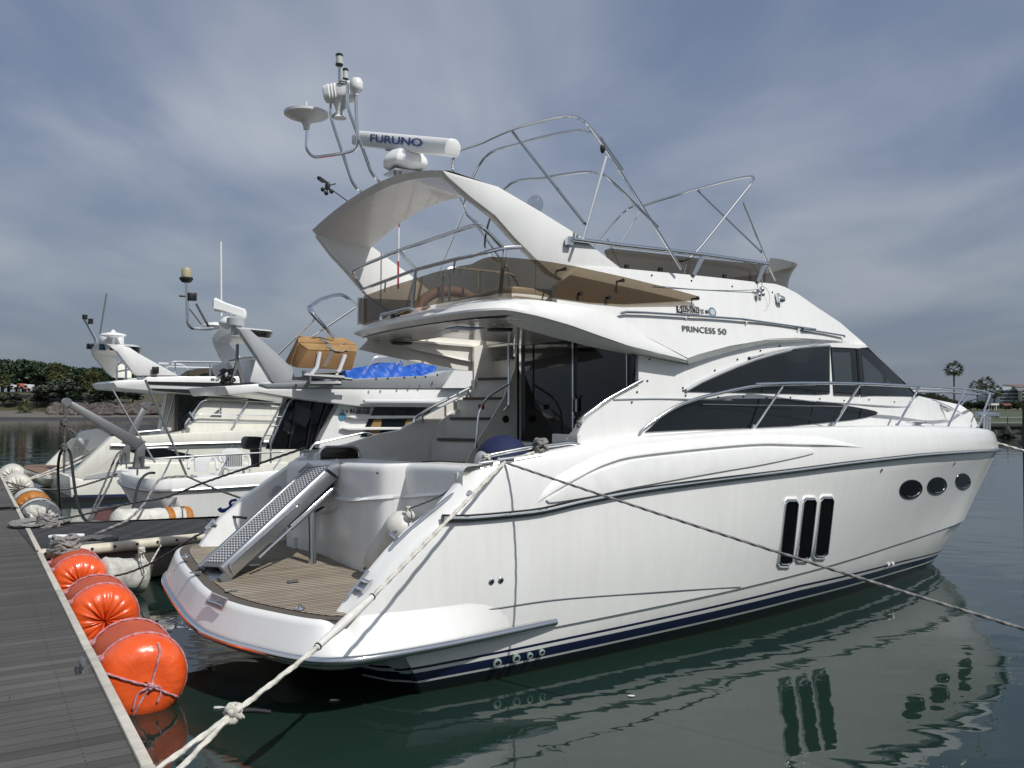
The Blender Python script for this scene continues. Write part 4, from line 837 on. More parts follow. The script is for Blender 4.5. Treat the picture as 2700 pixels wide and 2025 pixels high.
# --- radar arch
leg = [('O', 95, 620), ('O', 640, 780), ('O', 1050, 1020), ('O', 1420, 1250), ('O', 1830, 1575), ('O', 1500, 1800), ('O', 1150, 1620), ('O', 1000, 1480), ('O', 800, 1280), ('O', 610, 1065), ('O', 380, 890), ('O', 150, 690)]
fa = lambda u, w: 1.66+.03*(w-4.4)
lq = [tuple(P(*p, f=fa)[[0, 2]]) for p in leg]
m = MB(Y); m.skin(lq, fa, 0, .13, 3, 3); m.build('arch_leg', G, ya, smooth=30, bev=.012)
a0, b0 = P('O', 95, 620, f=fa), P('O', 150, 690, f=fa); c0 = P('O', 640, 780, f=fa)
pl_ = [tuple(P('B', x, y, v=-1.84)[[0, 2]]) for x, y in ((45, 330), (150, 470), (280, 612), (410, 768), (640, 930), (980, 830), (750, 640), (375, 360))]+[(c0[0]-.10, c0[2]-.05)]
m = MB(Y); m.skin(pl_, lambda u, w: -1.84, 0, .12, 3, 3); m.build('arch_leg', G, ya, smooth=30, bev=.012)
m = MB(Y); rows = []; pc3 = P('A', 330, 1475, v=-1.84); ska = np.array([b0[0]-pc3[0], 0, b0[2]-pc3[2]])
for s in np.linspace(-1, 1, 17):
    v = s*(1.668 if s > 0 else 1.86); k = 1-s*s; z = .20*k-ska[2]*max(0, -s)**1.5; SK = ska[0]*max(0, -s)**1.5
    rows.append([np.array([a0[0]-.06*k-SK, v, a0[2]+z]), np.array([b0[0]-.06*k-SK, v, b0[2]+z]), np.array([c0[0]-.02, v, c0[2]-.10+z]), np.array([c0[0]+.0, v, c0[2]-.004+z]), np.array([a0[0]+.12-.06*k-SK, v, a0[2]+.012+z])])
m.grid(rows, cv=True); m.build('arch_top', G, ya, smooth=25)
m = MB(Y); m.ball(P('O', 1000, 955, v=.9), (.10, .10, .11), 14, 8); m.build('horn_dome', Mt['clear'], ya)
# --- radar scanner, mast and aerials on the arch
rz = a0[2]+.2
RX = P('A', 985, 1040, v=.15); rc = np.array([RX[0]+.15, .15, 0])
def rpt(x, y, v=.15): return P('A', x, y, v=v)
t = MB(Y); bz = rpt(985, 1060)[2]; b1 = rpt(985, 1000)[2]; b2 = rpt(985, 955)[2]; b3 = rpt(985, 850)[2]; b4 = rpt(995, 800)[2]
cu0 = rpt(990, 960)[0]+.0; W2 = np.linalg.norm(rpt(1155, 970)-rpt(822, 970))/2*.95
t.lathe([(W2*.45, b1-.02), (W2*.72, b1+.02), (W2*1.0, b2-.01), (W2*1.02, b2+.02), (W2*.98, b2+.06), (W2*.8, b3-.04), (W2*.62, b3+.0), (W2*.3, b3+.01), (W2*.22, b4)], (cu0, .15, 0), (0, 0, 1), 8)
t.build('radar_pedestal', Mt['white'], ya, smooth=40, bev=.012)
m = MB(Y); m.box((cu0, .15, b1-.03), (W2*1.5, W2*1.2, .025)); m.tube([(cu0-.1, .15, b1-.03), (cu0-.1, .15, bz-.05)], .05, 8); m.tube([(cu0+.12, .25, b1-.03), (cu0+.12, .25, bz-.1)], .03, 8); m.build('radar_bracket', Mt['steel'], ya)
l_ = P('A', 640, 752, u=cu0-.1); r_ = P('A', 1355, 825, u=cu0+.1)
ax = unit(np.array(r_)-np.array(l_)); hh = .092; upv = unit(np.cross(np.cross(ax, (0, 0, 1)), ax)); fwdv = np.cross(ax, upv)
def bar(c, s=1): return [np.array(c)+s*(fwdv*q_[0]+upv*q_[1]) for q_ in crv([np.array(z_) for z_ in ((-.075, -hh), (-.10, -hh*.5), (-.105, 0), (-.09, hh*.6), (-.05, hh), (.03, hh), (.09, hh*.3), (.085, -hh*.6), (.05, -hh))], 3, True)]
m = MB(Y); m.grid([bar(l_, .7), bar(np.array(l_)+ax*.02), bar(np.array(r_)-ax*.02), bar(r_, .7)], cv=True); m.poly(bar(l_, .7)); m.poly(bar(r_, .7)); sb = m.build('radar_scanner', Mt['white'], ya, smooth=50)
m = MB(Y); mid = (np.array(l_)+np.array(r_))/2; m.box(mid-upv*(hh+.01), (.55, .14, .03), (ax, fwdv, upv)); m.build('scanner_mount', Mt['sticker'], ya)
sgnf = -1 if (fwdv@np.array([1, 0, 0])) > 0 else 1
q0, q1 = l_+ax*np.linalg.norm(r_-l_)*.235, l_+ax*np.linalg.norm(r_-l_)*.785
text('scanner_lettering', 'FURUNO', np.array(q0)-fwdv*.112-upv*.03, np.array(q1)-fwdv*.112-upv*.03, upv, Mt['ltblue'], ya, Y, h=.09, lift=.002, off=.018, ext=.0008)
MV = .35                                              # the tube mast stands a little to port of the scanner
mp = lambda L, v: [P('A', x, y, v=v) for x, y in L]
m = MB(Y); m.tube(rnd_path(mp([(715, 1165), (640, 1145), (590, 1075), (430, 590), (430, 470)], -.62), .12), .021, 8)
m.tube(rnd_path(mp([(860, 1110), (790, 1075), (735, 1010), (555, 510), (555, 330), (500, 320)], -.30)+mp([(440, 380), (430, 480)], -.62), .12), .021, 8)
a_, b_ = P('A', 440, 590, v=-.62), P('A', 550, 510, v=-.30); m.tube([a_, b_], .02, 8)
m.tube(rnd_path(mp([(255, 660), (245, 830), (300, 895)], -.95)+mp([(530, 865)], -.62)+mp([(645, 825), (625, 640), (620, 400)], -.28), .2), .02, 8)
m.build('aerial_mast', CHR, ya)
g = P('A', 250, 590, v=-.95); m = MB(Y); m.lathe([(.035, -.16), (.042, -.12), (.06, -.07), (.24, .0), (.272, .02), (.275, .05), (.2, .065), (.03, .07)], g, (0, 0, 1), 24); m.tube([g+np.array([0, 0, .1]), g+np.array([0, 0, .2])], .008, 5); m.build('satellite_antenna', Mt['white'], ya)
g = P('A', 622, 350, v=-.28); m = MB(Y); m.lathe([(.03, -.13), (.035, -.09), (.07, -.07), (.08, -.03), (.08, .03), (.06, .07)], g, (0, 0, 1), 16); m.build('gps_antenna', Mt['white'], ya, smooth=50)
g = P('A', 500, 410, v=-.45); m = MB(Y); ax_ = unit((.75, .35, .12)); e1_ = unit(np.cross(ax_, (0, 0, 1))); e2_ = np.cross(e1_, ax_); rows = []
for s, w1, h1 in ((-.19, .5, .45), (-.175, .8, .75), (-.12, .95, .9), (-.11, .86, .82), (-.085, .97, .93), (-.075, .88, .84), (-.05, 1, .96), (-.04, .9, .87), (-.015, 1, 1), (.1, 1, 1), (.16, .95, .95), (.175, .7, .7)):
    rows.append([g+ax_*s*1.05+e1_*.13*w1*math.copysign(abs(math.cos(a))**.55, math.cos(a))+e2_*.115*h1*math.copysign(abs(math.sin(a))**.55, math.sin(a)) for a in np.linspace(0, 2*math.pi, 24)[:-1]])
m.grid(rows, cv=True); m.poly(rows[0]); m.poly(rows[-1]); m.build('searchlight', Mt['white'], ya, smooth=35)
m = MB(Y); m.lathe([(.085, -.31), (.05, -.28), (.05, -.22), (.07, -.16), (.10, -.10)], g, (0, 0, 1), 14); m.build('searchlight_base', Mt['white'], ya)
m = MB(Y); m.tube(mp([(493, 320), (493, 195)], -.45), .012, 6); q = P('A', 515, 255, v=-.45); m.box(q, (.03, .02, .26)); m.build('light_pole', Mt['steel'], ya)
for x, y, r_1 in ((495, 165, .045), (540, 275, .038)):
    g = P('A', x, y, v=-.45); m = MB(Y); m.lathe([(r_1, -.07), (r_1*1.05, -.05)], g, n=14); m.lathe([(r_1, .045), (r_1*1.05, .06), (r_1*.8, .075)], g, n=14); o = m.build('mast_light', Mt['black'], ya)
    n = MB(Y); n.lathe([(r_1*.9, -.05), (r_1*.9, .045)], g, n=12); e = n.build('mast_light_lens', Mt['lens'], o)
m = MB(Y); wv = [P('A', x, y, v=-1.05) for x, y in ((585, 1240), (430, 1130), (408, 1105), (470, 1090), (330, 1040), (345, 1075))]
m.tube([wv[0], wv[1]], .007, 5); m.lathe([(.03, -.05), (.035, 0), (.02, .05)], wv[2], n=10); m.tube([wv[2], wv[3]], .008, 5)
for x, y in ((372, 1133), (437, 1148), (398, 1160)): q = P('A', x, y, v=-1.05); m.ball(q, .03, 8, 6); m.tube([q, wv[2]-np.array([0, 0, .04])], .006, 4)
m.prism([P('A', x, y, v=-1.05) for x, y in ((330, 1035), (352, 1038), (385, 1062), (412, 1082), (400, 1088), (360, 1082), (328, 1055))], (0, .012, 0)); m.build('wind_vane', Mt['black'], ya)
m = MB(Y); q0, q1 = P('A', 942, 1330, v=-1.5), P('A', 936, 1659, v=-1.5); m.tube([q1-np.array([0, 0, .3]), q0+np.array([0, 0, .1])], .011, 6); m.build('whip_aerial', Mt['white'], ya)
m = MB(Y); m.tube([q0-np.array([0, 0, .16]), q0+np.array([0, 0, .08])], .013, 6); m.tube([q1-np.array([0, 0, .4]), q1-np.array([0, 0, .02])], .013, 6); m.build('aerial_red_band', Mt['red'], ya)
# --- aft flybridge rails
bp = lambda L, **k: [P('B', x, y, **k) for x, y in L]
PU = .70; vq = -1.76
m = MB(Y)
top_ = [P('B', 380, 725, v=vq), P('B', 290, 590, v=vq)]+bp([(640, 445), (1180, 262)], u=PU)
e1 = P('B', 1245, 265, u=PU); e2 = P('B', 1400, 425, v=1.66); m.tube(rnd_path(top_+[e1, e2], .18), .022, 8)
low_ = [P('B', 380, 725, v=vq)]+bp([(760, 585), (1050, 508), (1230, 468)], u=PU)+[e2, P('B', 1530, 420, v=1.66)]; m.tube(rnd_path(low_, .15), .022, 8)
m.tube([P('B', 640, 445, u=PU), P('B', 765, 582, u=PU)], .02, 8); m.build('aft_handrail', CHR, ya)
for a_, b_ in ((bp([(765, 590)], u=PU)[0], bp([(735, 870)], u=PU)[0]), (bp([(1412, 440)], v=1.66)[0], bp([(1378, 780)], v=1.70)[0]), (bp([(1050, 515)], u=PU)[0], bp([(1035, 610)], u=PU)[0]), (bp([(545, 668)], u=PU)[0], bp([(535, 745)], u=PU)[0])):
    m = MB(Y); m.tube([a_, b_], .022 if abs(a_[2]-b_[2]) > .25 else .012, 8); m.build('rail_stanchion', Mt['steel'], ya)
m = MB(Y); q = bp([(505, 960), (505, 915), (720, 865), (790, 905)], w=3.97); q = [P('B', 510, 955, u=.62)]+[P('B', x, y, u=.62) for x, y in ((508, 912), (725, 862), (790, 905))]; m.tube(rnd_path(q, .08), .018, 8); m.build('grab_rail', CHR, ya)
c = P('B', 605, 942, u=.58); m = MB(Y); m.box(c, (.11, .13, .10)); m.build('stern_light', Mt['black'], ya, bev=.012); m = MB(Y); m.lathe([(.045, 0), (.03, .02)], c+np.array([-.055, -.02, 0]), (-1, 0, 0), 12); m.build('stern_light_lens', Mt['lens'], ya)
# --- bimini frame
BV = 1.72
ob = lambda L, **k: [P('O', x, y, **k) for x, y in L]; qb = lambda L, **k: [P('Q', x, y, **k) for x, y in L]
def hoop(legp, cross, extra=None):
    """leg up the starboard side (traced at v = BV), over the top (traced at the corner's u), mirrored down to port"""
    Lg = legp; uc = Lg[-1][0]; C_ = [P(k, x, y, u=uc) for k, x, y in cross]; C_ = [c for c in C_ if c[1] > -BV+.12]
    half_ = Lg+[c for c in C_]
    mz = half_[-1][2]; port = [np.array([p[0], -p[1], p[2]]) for p in Lg[:-3][::-1]] if len(Lg) > 4 else [np.array([p[0], -p[1], p[2]]) for p in Lg[:-1][::-1]]
    m = MB(Y); m.tube(crv(half_+port, 5), .017, 8); m.build('bimini_hoop', CHR, ya); return uc
l1 = qb([(690, 1280), (540, 1035)], v=BV)+ob([(2212, 1245), (1830, 640), (1690, 430), (1590, 275)], v=BV)+[P('O', 1490, 160, v=BV-.04), P('O', 1415, 112, v=BV-.2)]
uc = hoop(l1, [('O', 1320, 97), ('O', 1200, 112), ('O', 1000, 160), ('O', 780, 225), ('O', 500, 350), ('O', 200, 515), ('O', 60, 615)])
l2 = ob([(1850, 620), (1690, 390), (1620, 290)], v=BV)+[P('O', 1560, 256, v=BV-.06), P('O', 1490, 237, v=BV-.2)]
uc2 = hoop(l2, [('O', 1420, 232), ('O', 1200, 268), ('O', 850, 362), ('O', 500, 505), ('O', 250, 655)])
l3 = qb([(420, 790), (100, 470)], v=BV)+ob([(1850, 830), (1700, 690)], v=BV)+[P('O', 1630, 650, v=BV-.08)]
uc3 = hoop(l3, [('O', 1500, 637), ('O', 1300, 660), ('O', 1100, 695), ('O', 700, 800)])
l4 = qb([(650, 1195), (850, 1095), (1380, 440), (1500, 290)], v=BV-.25)+[P('Q', 1538, 228, v=BV-.3)]
uc4 = hoop(l4, [('Q', 1490, 202), ('Q', 1250, 248), ('Q', 880, 345), ('Q', 480, 465), ('Q', 250, 540), ('Q', 0, 632), ('O', 1500, 1190)])
f3 = np.array([1, -1, 1])
pole = [P('O', 1690, 490, v=BV+.02), P('O', 1465, 1285, v=BV+.12)]
for k in (1, -1):
    m = MB(Y); m.tube([p*np.array([1, k, 1]) for p in pole], .019, 8); m.build('bimini_pole', CHR, ya)
m = MB(Y); a_, b_ = P('O', 780, 250, u=uc), P('O', 1480, 1140, v=BV+.1); m.tube([a_, b_], .018, 8); m.build('bimini_brace', Mt['anod'], ya)
m = MB(Y); m.tube([P('Q', 885, 365, u=uc4), P('Q', 1630, 1085, v=BV-.28)], .015, 8); m.build('bimini_brace', Mt['anod'], ya)
for k in (1, -1):
    m = MB(Y); m.tube([p*np.array([1, k, 1]) for p in qb([(1410, 500), (1700, 1215), (1790, 1415)], v=BV-.27)], .013, 8); m.build('bimini_pole', CHR, ya)
m = MB(Y); m.tube(qb([(205, 615), (0, 955)], v=-1.0)+ob([(1740, 1490)], v=-1.0), .013, 8); m.build('bimini_pole', CHR, ya)
m = MB(Y); m.ball(P('O', 1655, 410, v=BV), (.03, .03, .06), 8, 6); m.tube([P('O', 1655, 400, v=BV), P('O', 1630, 330, v=BV)], .008, 5); m.build('bimini_clip', Mt['black'], ya)
# side rail above the forward screen
m = MB(Y); fr2 = lambda u, w: ff(u, 4.4)+.02
q = [P('O', 1310, 1285, f=fr2)]+[P('Q', x, y, f=fr2) for x, y in ((0, 1005), (850, 1100), (1690, 1222))]; m.tube(crv(q, 4), .026, 10); m.build('flybridge_handrail', CHR, ya)
for a_, b_ in (((940, 1140), (830, 1350)), ((1660, 1235), (1580, 1430))):
    a_, b_ = P('Q', *a_, f=fr2), P('Q', *b_, f=ff, off=.02); d_ = unit(a_-b_); m = MB(Y); m.box((a_+b_)/2, (.06, .02, np.linalg.norm(a_-b_)), (np.cross((0, 1, 0), d_), (0, 1, 0), d_)); m.build('rail_stanchion', Mt['steel'], ya)
m = MB(Y); m.box(P('O', 1330, 1320, f=fr2), (.08, .05, .07)); m.build('rail_bracket', CHR, ya)
# ---------------------------------------------------------------- yacht: deck rails, portlights, cleats, gangway
gd = lambda k, x, y: P(k, x, y, f=lambda u, w: vg(u)-.10)
# bow rail
br = lambda u, w: vg(min(u, 12.3))-.13
rail = [('D', 2150, 975), ('C', 800, 1659), ('C', 1100, 1470), ('C', 1500, 1360), ('C', 1800, 1312), ('C', 2212, 1300), ('J', 250, 452), ('J', 600, 443), ('J', 1000, 447), ('J', 1400, 465), ('J', 1750, 484)]
rq = [P(*p, f=br) for p in rail]
end = rq[-1]; rq += [P('J', 1900, 502, v=.42), P('J', 1985, 525, v=.12)]
pr_ = [np.array([p[0], -p[1], p[2]]) for p in rq[::-1]]
m = MB(Y); m.tube(crv(rq, 6), .022, 10); m.build('bow_rail', CHR, ya)
m = MB(Y); m.tube(crv(pr_, 6), .022, 10); m.build('bow_rail', CHR, ya)
for a, b in ((('J', 450, 470), ('J', 215, 785)), (('J', 1015, 458), ('J', 795, 768)), (('J', 1450, 472), ('J', 1262, 770)), (('J', 1782, 490), ('J', 1638, 782)), (('C', 1935, 1325), ('C', 1690, 1650))):
    q0, q1 = P(*a, f=br), P(*b, f=br)
    for k in (1, -1):
        if a == ('C', 1935, 1325) : continue
        f3 = np.array([1, k, 1]); m = MB(Y); m.tube([q0*f3, q1*f3-np.array([0, 0, .05])], .017, 8); m.tube([q1*f3-np.array([0, 0, .05]), q1*f3+unit(q0*f3-q1*f3)*.09], .024, 8); m.build('rail_stanchion', CHR, ya)
q0, q1 = P('J', 1965, 525, v=.2), P('J', 1870, 790, v=.35)
for k in (1, -1): m = MB(Y); m.tube([q0*np.array([1, k, 1]), q1*np.array([1, k, 1])], .018, 8); m.build('rail_stanchion', CHR, ya)
m = MB(Y); m.tube([P('J', 1805, 700, v=-.35), P('J', 1955, 640, v=.1)], .014, 6); m.tube([P('J', 1820, 570, v=-.5), P('J', 1960, 535, v=0)], .014, 6); m.build('pulpit_rail', CHR, ya)
w1 = [P('C', 1275, 1473, f=br), P('C', 2212, 1487, f=br), P('J', 340, 603, f=br), P('J', 900, 612, f=br)]
m = MB(Y); m.tube(w1, .006, 5); m.build('guard_wire', Mt['steel'], ya)
# anchor gear on the stem
m = MB(Y)
for x in (1925, 1945, 1965): m.tube([P('J', x, 665, v=0), P('J', x-3, 785, v=0)], .022, 8)
m.box(P('J', 1945, 675, v=0), (.45, .22, .05)); m.tube([P('J', 1870, 668, v=0), P('J', 2020, 675, v=0)], .05, 10); m.build('anchor_roller', CHR, ya)
m = MB(Y); c = P('J', 1428, 770, f=br); h = abs(P('J', 1428, 735, f=br)[2]-c[2]); m.lathe([(.10, -.02), (.07, .0), (.06, h*.8), (.14, h), (.14, h+.02), (.05, h+.03)], c, (0, 0, 1), 18); m.build('bow_bollard', CHR, ya)
m = MB(Y); fo = lambda x, y: P('J', x, y, v=.35)
m.tube(rnd_path([fo(1480, 568), fo(1560, 570), fo(1680, 625), fo(1760, 672)], .1), .02, 6); m.tube([fo(1500, 590), fo(1690, 640)], .014, 6); m.build('foredeck_hatch_rail', CHR, ya)
# portlights in the bow
for cx_, cy_, a_, b_, rot in ((1386, 1217, 82, 66, -14), (1577, 1192, 70, 60, -20), (1767, 1160, 52, 58, -20)):
    ring = []
    for k in range(28):
        t_ = 2*math.pi*k/28; X, Z = a_*math.cos(t_), b_*math.sin(t_); r0 = R(rot); ring.append(hullP('J', cx_+X*math.cos(r0)-Z*math.sin(r0), cy_+X*math.sin(r0)+Z*math.cos(r0)))
    c = sum(ring)/28; n_v = np.array([0, 1, 0])
    m = MB(Y); m.tube([p+n_v*.002 for p in ring], .010, 8, closed=True); o = m.build('porthole', Mt['darkrail'], ya)
    m = MB(Y); m.poly([c+(p-c)*.985+n_v*.006 for p in ring]); m.build('porthole_glass', Mt['dglass2'], o)
    m = MB(Y); arc = [c+(ring[i]-c)*.80+n_v*.012 for i in range(1, 11)]; m.tube(arc, .010, 6); m.build('porthole_rim', CHR, o)
# three tall hull windows
for x0, x1, y0, y1, sl_ in ((430, 555, 1285, 1780, 80), (562, 682, 1275, 1740, 75), (688, 808, 1265, 1720, 75)):
    pts = []
    for fx, fy in ((.16, 0), (.84, 0), (1, .045), (1, .955), (.84, 1), (.16, 1), (0, .955), (0, .045)):
        y = y0+(y1-y0)*fy; x = x0+(x1-x0)*fx*.80+.0+(1-fy)*0
        X = x0+(sl_ if False else 0)+fx*100+(1-fy)*32-fy*18; pts.append(hullP('J', X-0, y))
    c = sum(pts)/8; nv = np.array([0, 1, 0])
    m = MB(Y); m.tube(crv(pts, 1, True), .024, 8, closed=True); o = m.build('hull_window', G, ya, smooth=60)
    m = MB(Y); m.tube([c+(p-c)*.93+nv*.026 for p in pts], .012, 6, closed=True); m.build('window_frame', CHR, o)
    m = MB(Y); m.skin([tuple((c+(p-c)*.95)[[0, 2]]) for p in pts], hullf, .014, 0, .3, .2); m.build('window_glass', Mt['dglass2'], o)
# skin fittings, drains, lower strip
for x, y, r_ in ((1050, 352, .030), (1115, 343, .030)):
    c = hullP('L', x, y); m = MB(Y); m.lathe([(r_, 0), (r_, .012), (r_*.7, .018)], c, (0, 1, 0), 16); o = m.build('vent_outlet', CHR, ya); m = MB(Y); m.lathe([(r_*.6, .019), (r_*.5, .02)], c, (0, 1, 0), 12); m.build('outlet_bore', Mt['black'], o)
sf = lambda u, w: np.interp(w, [0, max(.2, wc(u))], [vw(u), vc(u)])+.05*math.sin(math.pi*min(1, max(0, w/max(.2, wc(u)))))*min(1, vw(u))
for x, y, r_ in ((1090, 925, .048), (1223, 892, .046), (1318, 873, .036), (1402, 850, .036)):
    c = P('L', x, y, f=sf); m = MB(Y); m.lathe([(r_, -.03), (r_, .012), (r_*.6, .018), (r_*.55, .0)], c, (0, 1, -.15), 16); o = m.build('exhaust_fitting', Mt['teal'], ya); m = MB(Y); m.lathe([(r_*.58, .008), (r_*.5, .01)], c, (0, 1, -.15), 12); m.build('fitting_bore', Mt['black'], o)
for k, x, y in (('J', 1172, 1076), ('J', 1703, 1027)):
    c = hullP(k, x, y); m = MB(Y); m.lathe([(.026, 0), (.022, .012)], c, (0, 1, 0), 12); m.build('drain_fitting', Mt['steel'], ya)
for x, y in ((1422, 415), (1447, 411)): c = P('M', x, y, f=sf); m = MB(Y); m.lathe([(.03, -.02), (.025, .012)], c, (0, 1, 0), 12); m.build('drain_fitting', Mt['plastic'], ya)
# stern wing rail, fairlead, cleat and lines gear
wf = lambda u, w: vg(u)-.03
q = [P('E', x, y, f=wf) for x, y in ((1720, 905), (1735, 840), (1800, 765), (2000, 585), (2200, 425))]+[P('D', 690, 1375, f=wf), P('D', 800, 1310, f=wf)]
m = MB(Y); m.tube(crv(q, 4), .024, 10); b0 = P('E', 1790, 750, f=wf); m.tube(rnd_path([b0, b0+np.array([0, -.18, .03]), b0+np.array([.1, -.26, .03])], .06), .018, 8); m.build('wing_handrail', CHR, ya)
q = [P('D', x, y, f=lambda u, w: vg(u)-.12) for x, y in ((905, 1130), (930, 1105), (1230, 1045), (1440, 1025), (1610, 1000), (1720, 1045))]
m = MB(Y); m.tube(rnd_path(q, .1), .024, 10); m.build('gunwale_rail', CHR, ya)
q = [P('D', x, y, f=lambda u, w: 1.70) for x, y in ((1668, 850), (1690, 795), (1900, 640), (2190, 480))]
m = MB(Y); m.tube(rnd_path(q, .08), .024, 10); m.build('saloon_handrail', CHR, ya)
m = MB(Y)
for (x0, y0), (x1, y1) in (((840, 1180), (940, 1165)), ((1000, 1150), (1115, 1135))): m.tube([P('D', x0, y0, f=lambda u, w: vg(u)-.02), P('D', x1, y1, f=lambda u, w: vg(u)-.02)], .035, 10)
a, b = P('D', 860, 1215, f=lambda u, w: vg(u)-.02), P('D', 1060, 1170, f=lambda u, w: vg(u)-.02); m.tube([a, b], .02, 8); m.build('fairlead', CHR, ya)
q = [P('D', x, y, f=lambda u, w: vg(u)-.02) for x, y in ((840, 1220), (1000, 1170), (1300, 1115), (1590, 1075))]; m = MB(Y); m.tube(q, .018, 6); m.build('gunwale_strip', Mt['steel'], ya)
m = MB(Y); c = P('D', 720, 1440, f=wf); m.tube([c, c+np.array([0, .09, .03])], .03, 10); m.build('rod_holder', CHR, ya)
# cleats on the wings: two-post bars
def bar_cleat(a, b, n_):
    a, b = np.array(a), np.array(b); m = MB(Y); m.tube([a, b], lambda t: .022*(.75+.5*math.sin(math.pi*t)), 10)
    for s in (.36, .64): q = a+(b-a)*s; m.tube([q, q-np.array(n_)], .02, 8)
    m.box(a+(b-a)*.5-np.array(n_), (.03, .15, .012), (unit(np.cross(b-a, n_)), unit(b-a), unit(n_))); m.build('stern_cleat', CHR, ya)
bar_cleat(P('E', 1430, 1165, v=1.80), P('E', 1580, 980, v=1.80), (-.05, -.10, 0.02))
bar_cleat(P('E', 385, 710, v=-1.98), P('E', 500, 590, v=-1.98), (.05, -.08, -.03))
c = P('E', 1425, 938, u=.0); m = MB(Y); m.box(c, (.02, .10, .08)); m.build('transom_light', Mt['steel'], ya, bev=.006)
c = P('E', 1088, 820, u=-.21); m = MB(Y); m.box(c, (.02, .09, .08)); m.build('transom_light', Mt['steel'], ya, bev=.006)
m = MB(Y); c = P('E', 1050, 810, u=-.27); m.tube([c+np.array([0, 0, .13]), c-np.array([0, 0, .08])], .04, 10); m.build('gate_latch', G, ya)
text('builder_lettering', 'JADRAN\u2019', P('E', 1457, 992, u=.015), P('E', 1550, 1003, u=.06), (0, 0, 1), Mt['ltgrey'], ya, Y, h=.055, off=.0)
m = MB(Y); m.tube([P('E', x, y, u=.0) for x, y in ((1550, 965), (1575, 945), (1620, 935))], lambda t: .012*(1-.6*t)+.003, 6); m.build('builder_mark', Mt['ltgrey'], ya)
for x, y in ((1408, 240), (1523, 252), (1652, 268)): c = P('E', x, y, u=.05); m = MB(Y); m.lathe([(.012, 0), (.012, -.02)], c, (1, 0, 0), 8); m.build('cover_stud', Mt['black'], ya)
# gangway with its ram
GB0, GB1 = P('E', 362, 912, w=1.05), P('E', 492, 985, w=1.03); GT0, GT1 = P('E', 1160, 210, u=-.17), P('E', 1296, 217, u=-.17)
wdir = unit((GB1-GB0)+(GT1-GT0)); W_ = (np.linalg.norm(GB1-GB0)+np.linalg.norm(GT1-GT0))/2
ga, gb = (GB0+GB1)/2, (GT0+GT1)/2; al = unit(gb-ga); wdir = unit(wdir-al*(wdir@al)); gn = np.cross(wdir, al); gn = gn if gn[2] > 0 else -gn; Lg_ = np.linalg.norm(gb-ga)
def gp(s, t, h): return ga+al*s*Lg_+wdir*t*W_/2+gn*h
m = MB(Y)
for t in (-1, 1):
    prof = [(t*.99, -.17), (t*1.0, -.03), (t*.97, .012), (t*.74, .012), (t*.74, -.02), (t*.85, -.17)]
    m.grid([[gp(s, a, b) for a, b in prof] for s in (-.01, .5, 1.0)], cv=True); m.poly([gp(-.01, a, b) for a, b in prof]); m.poly([gp(1, a, b) for a, b in prof])
m.prism([gp(0, -.9, -.1), gp(0, .9, -.1), gp(1, .9, -.1), gp(1, -.9, -.1)], -gn*.03); m.build('gangway_frame', Mt['steel'], ya, smooth=50, bev=.006)
m = MB(Y); m.prism([gp(.0, -.74, -.006), gp(.0, .74, -.006), gp(1, .74, -.006), gp(1, -.74, -.006)], -gn*.012); m.build('gangway_tread', mat('gangway_tread_plate', (.2, .2, .2), .5, .5), ya, smooth=0)
m = MB(Y)
for i in range(40):                                   # wavy raised bars of the non-slip tread
    s = .045+.92*i/39
    m.tube([gp(s+(.0055 if j % 2 else -.0055), -.66+1.32*j/12, .0) for j in range(13)], .0085, 5)
m.build('gangway_grip', Mt['plastic'], ya)
m = MB(Y); m.lathe([(W_*.36, -.0), (W_*.36, .05)], gp(-.02, 0, -.13), gn, 20); m.box(gp(-.03, .95, -.17), (.02, .1, .22), (wdir, al, gn)); m.box(gp(-.03, -.95, -.17), (.02, .1, .22), (wdir, al, gn)); m.build('gangway_roller', Mt['steel'], ya)
m = MB(Y); m.tube(rnd_path([gp(.02, 1.06, -.13), gp(.03, 1.12, -.02), gp(.6, 1.12, -.05), gp(.62, 1.04, -.07)], .05), .014, 8); m.tube(rnd_path([gp(.2, 1.08, -.20), gp(.85, 1.08, -.22)], .05), .014, 8); m.build('gangway_handrail', CHR, ya)
m = MB(Y); m.tube([gp(.52, .55, -.24), gp(.93, .55, -.27)], .055, 12); m.build('gangway_cylinder', CHR, ya)
for t in (-1.05, 1.05): m = MB(Y); m.prism([gp(.93, t, .03), gp(1.03, t, .03), gp(1.10, t, -.30), gp(1.0, t, -.38)], wdir*.02); m.build('gangway_bracket', Mt['steel'], ya)
pb_ = P('E', 1172, 935, w=.93); pt_ = P('E', 1163, 500, u=pb_[0]); m = MB(Y); m.tube([pb_, pt_], .048, 14); m.build('gangway_post', CHR, ya)
m = MB(Y); m.box(P('E', 1200, 920, u=-.14), (.12, .16, .16)); m.build('post_bracket', CHR, ya, bev=.015)
m = MB(Y)
for dx in (0, 12): m.tube(crv([P('E', 1245+dx, 515, u=-.16), P('E', 1180, 550+dx, u=-.22), P('E', 1110, 565+dx, u=-.2), P('E', 1105, 530, u=-.2)], 5), .010, 6)
m.build('hydraulic_hose', Mt['rubber'], ya)
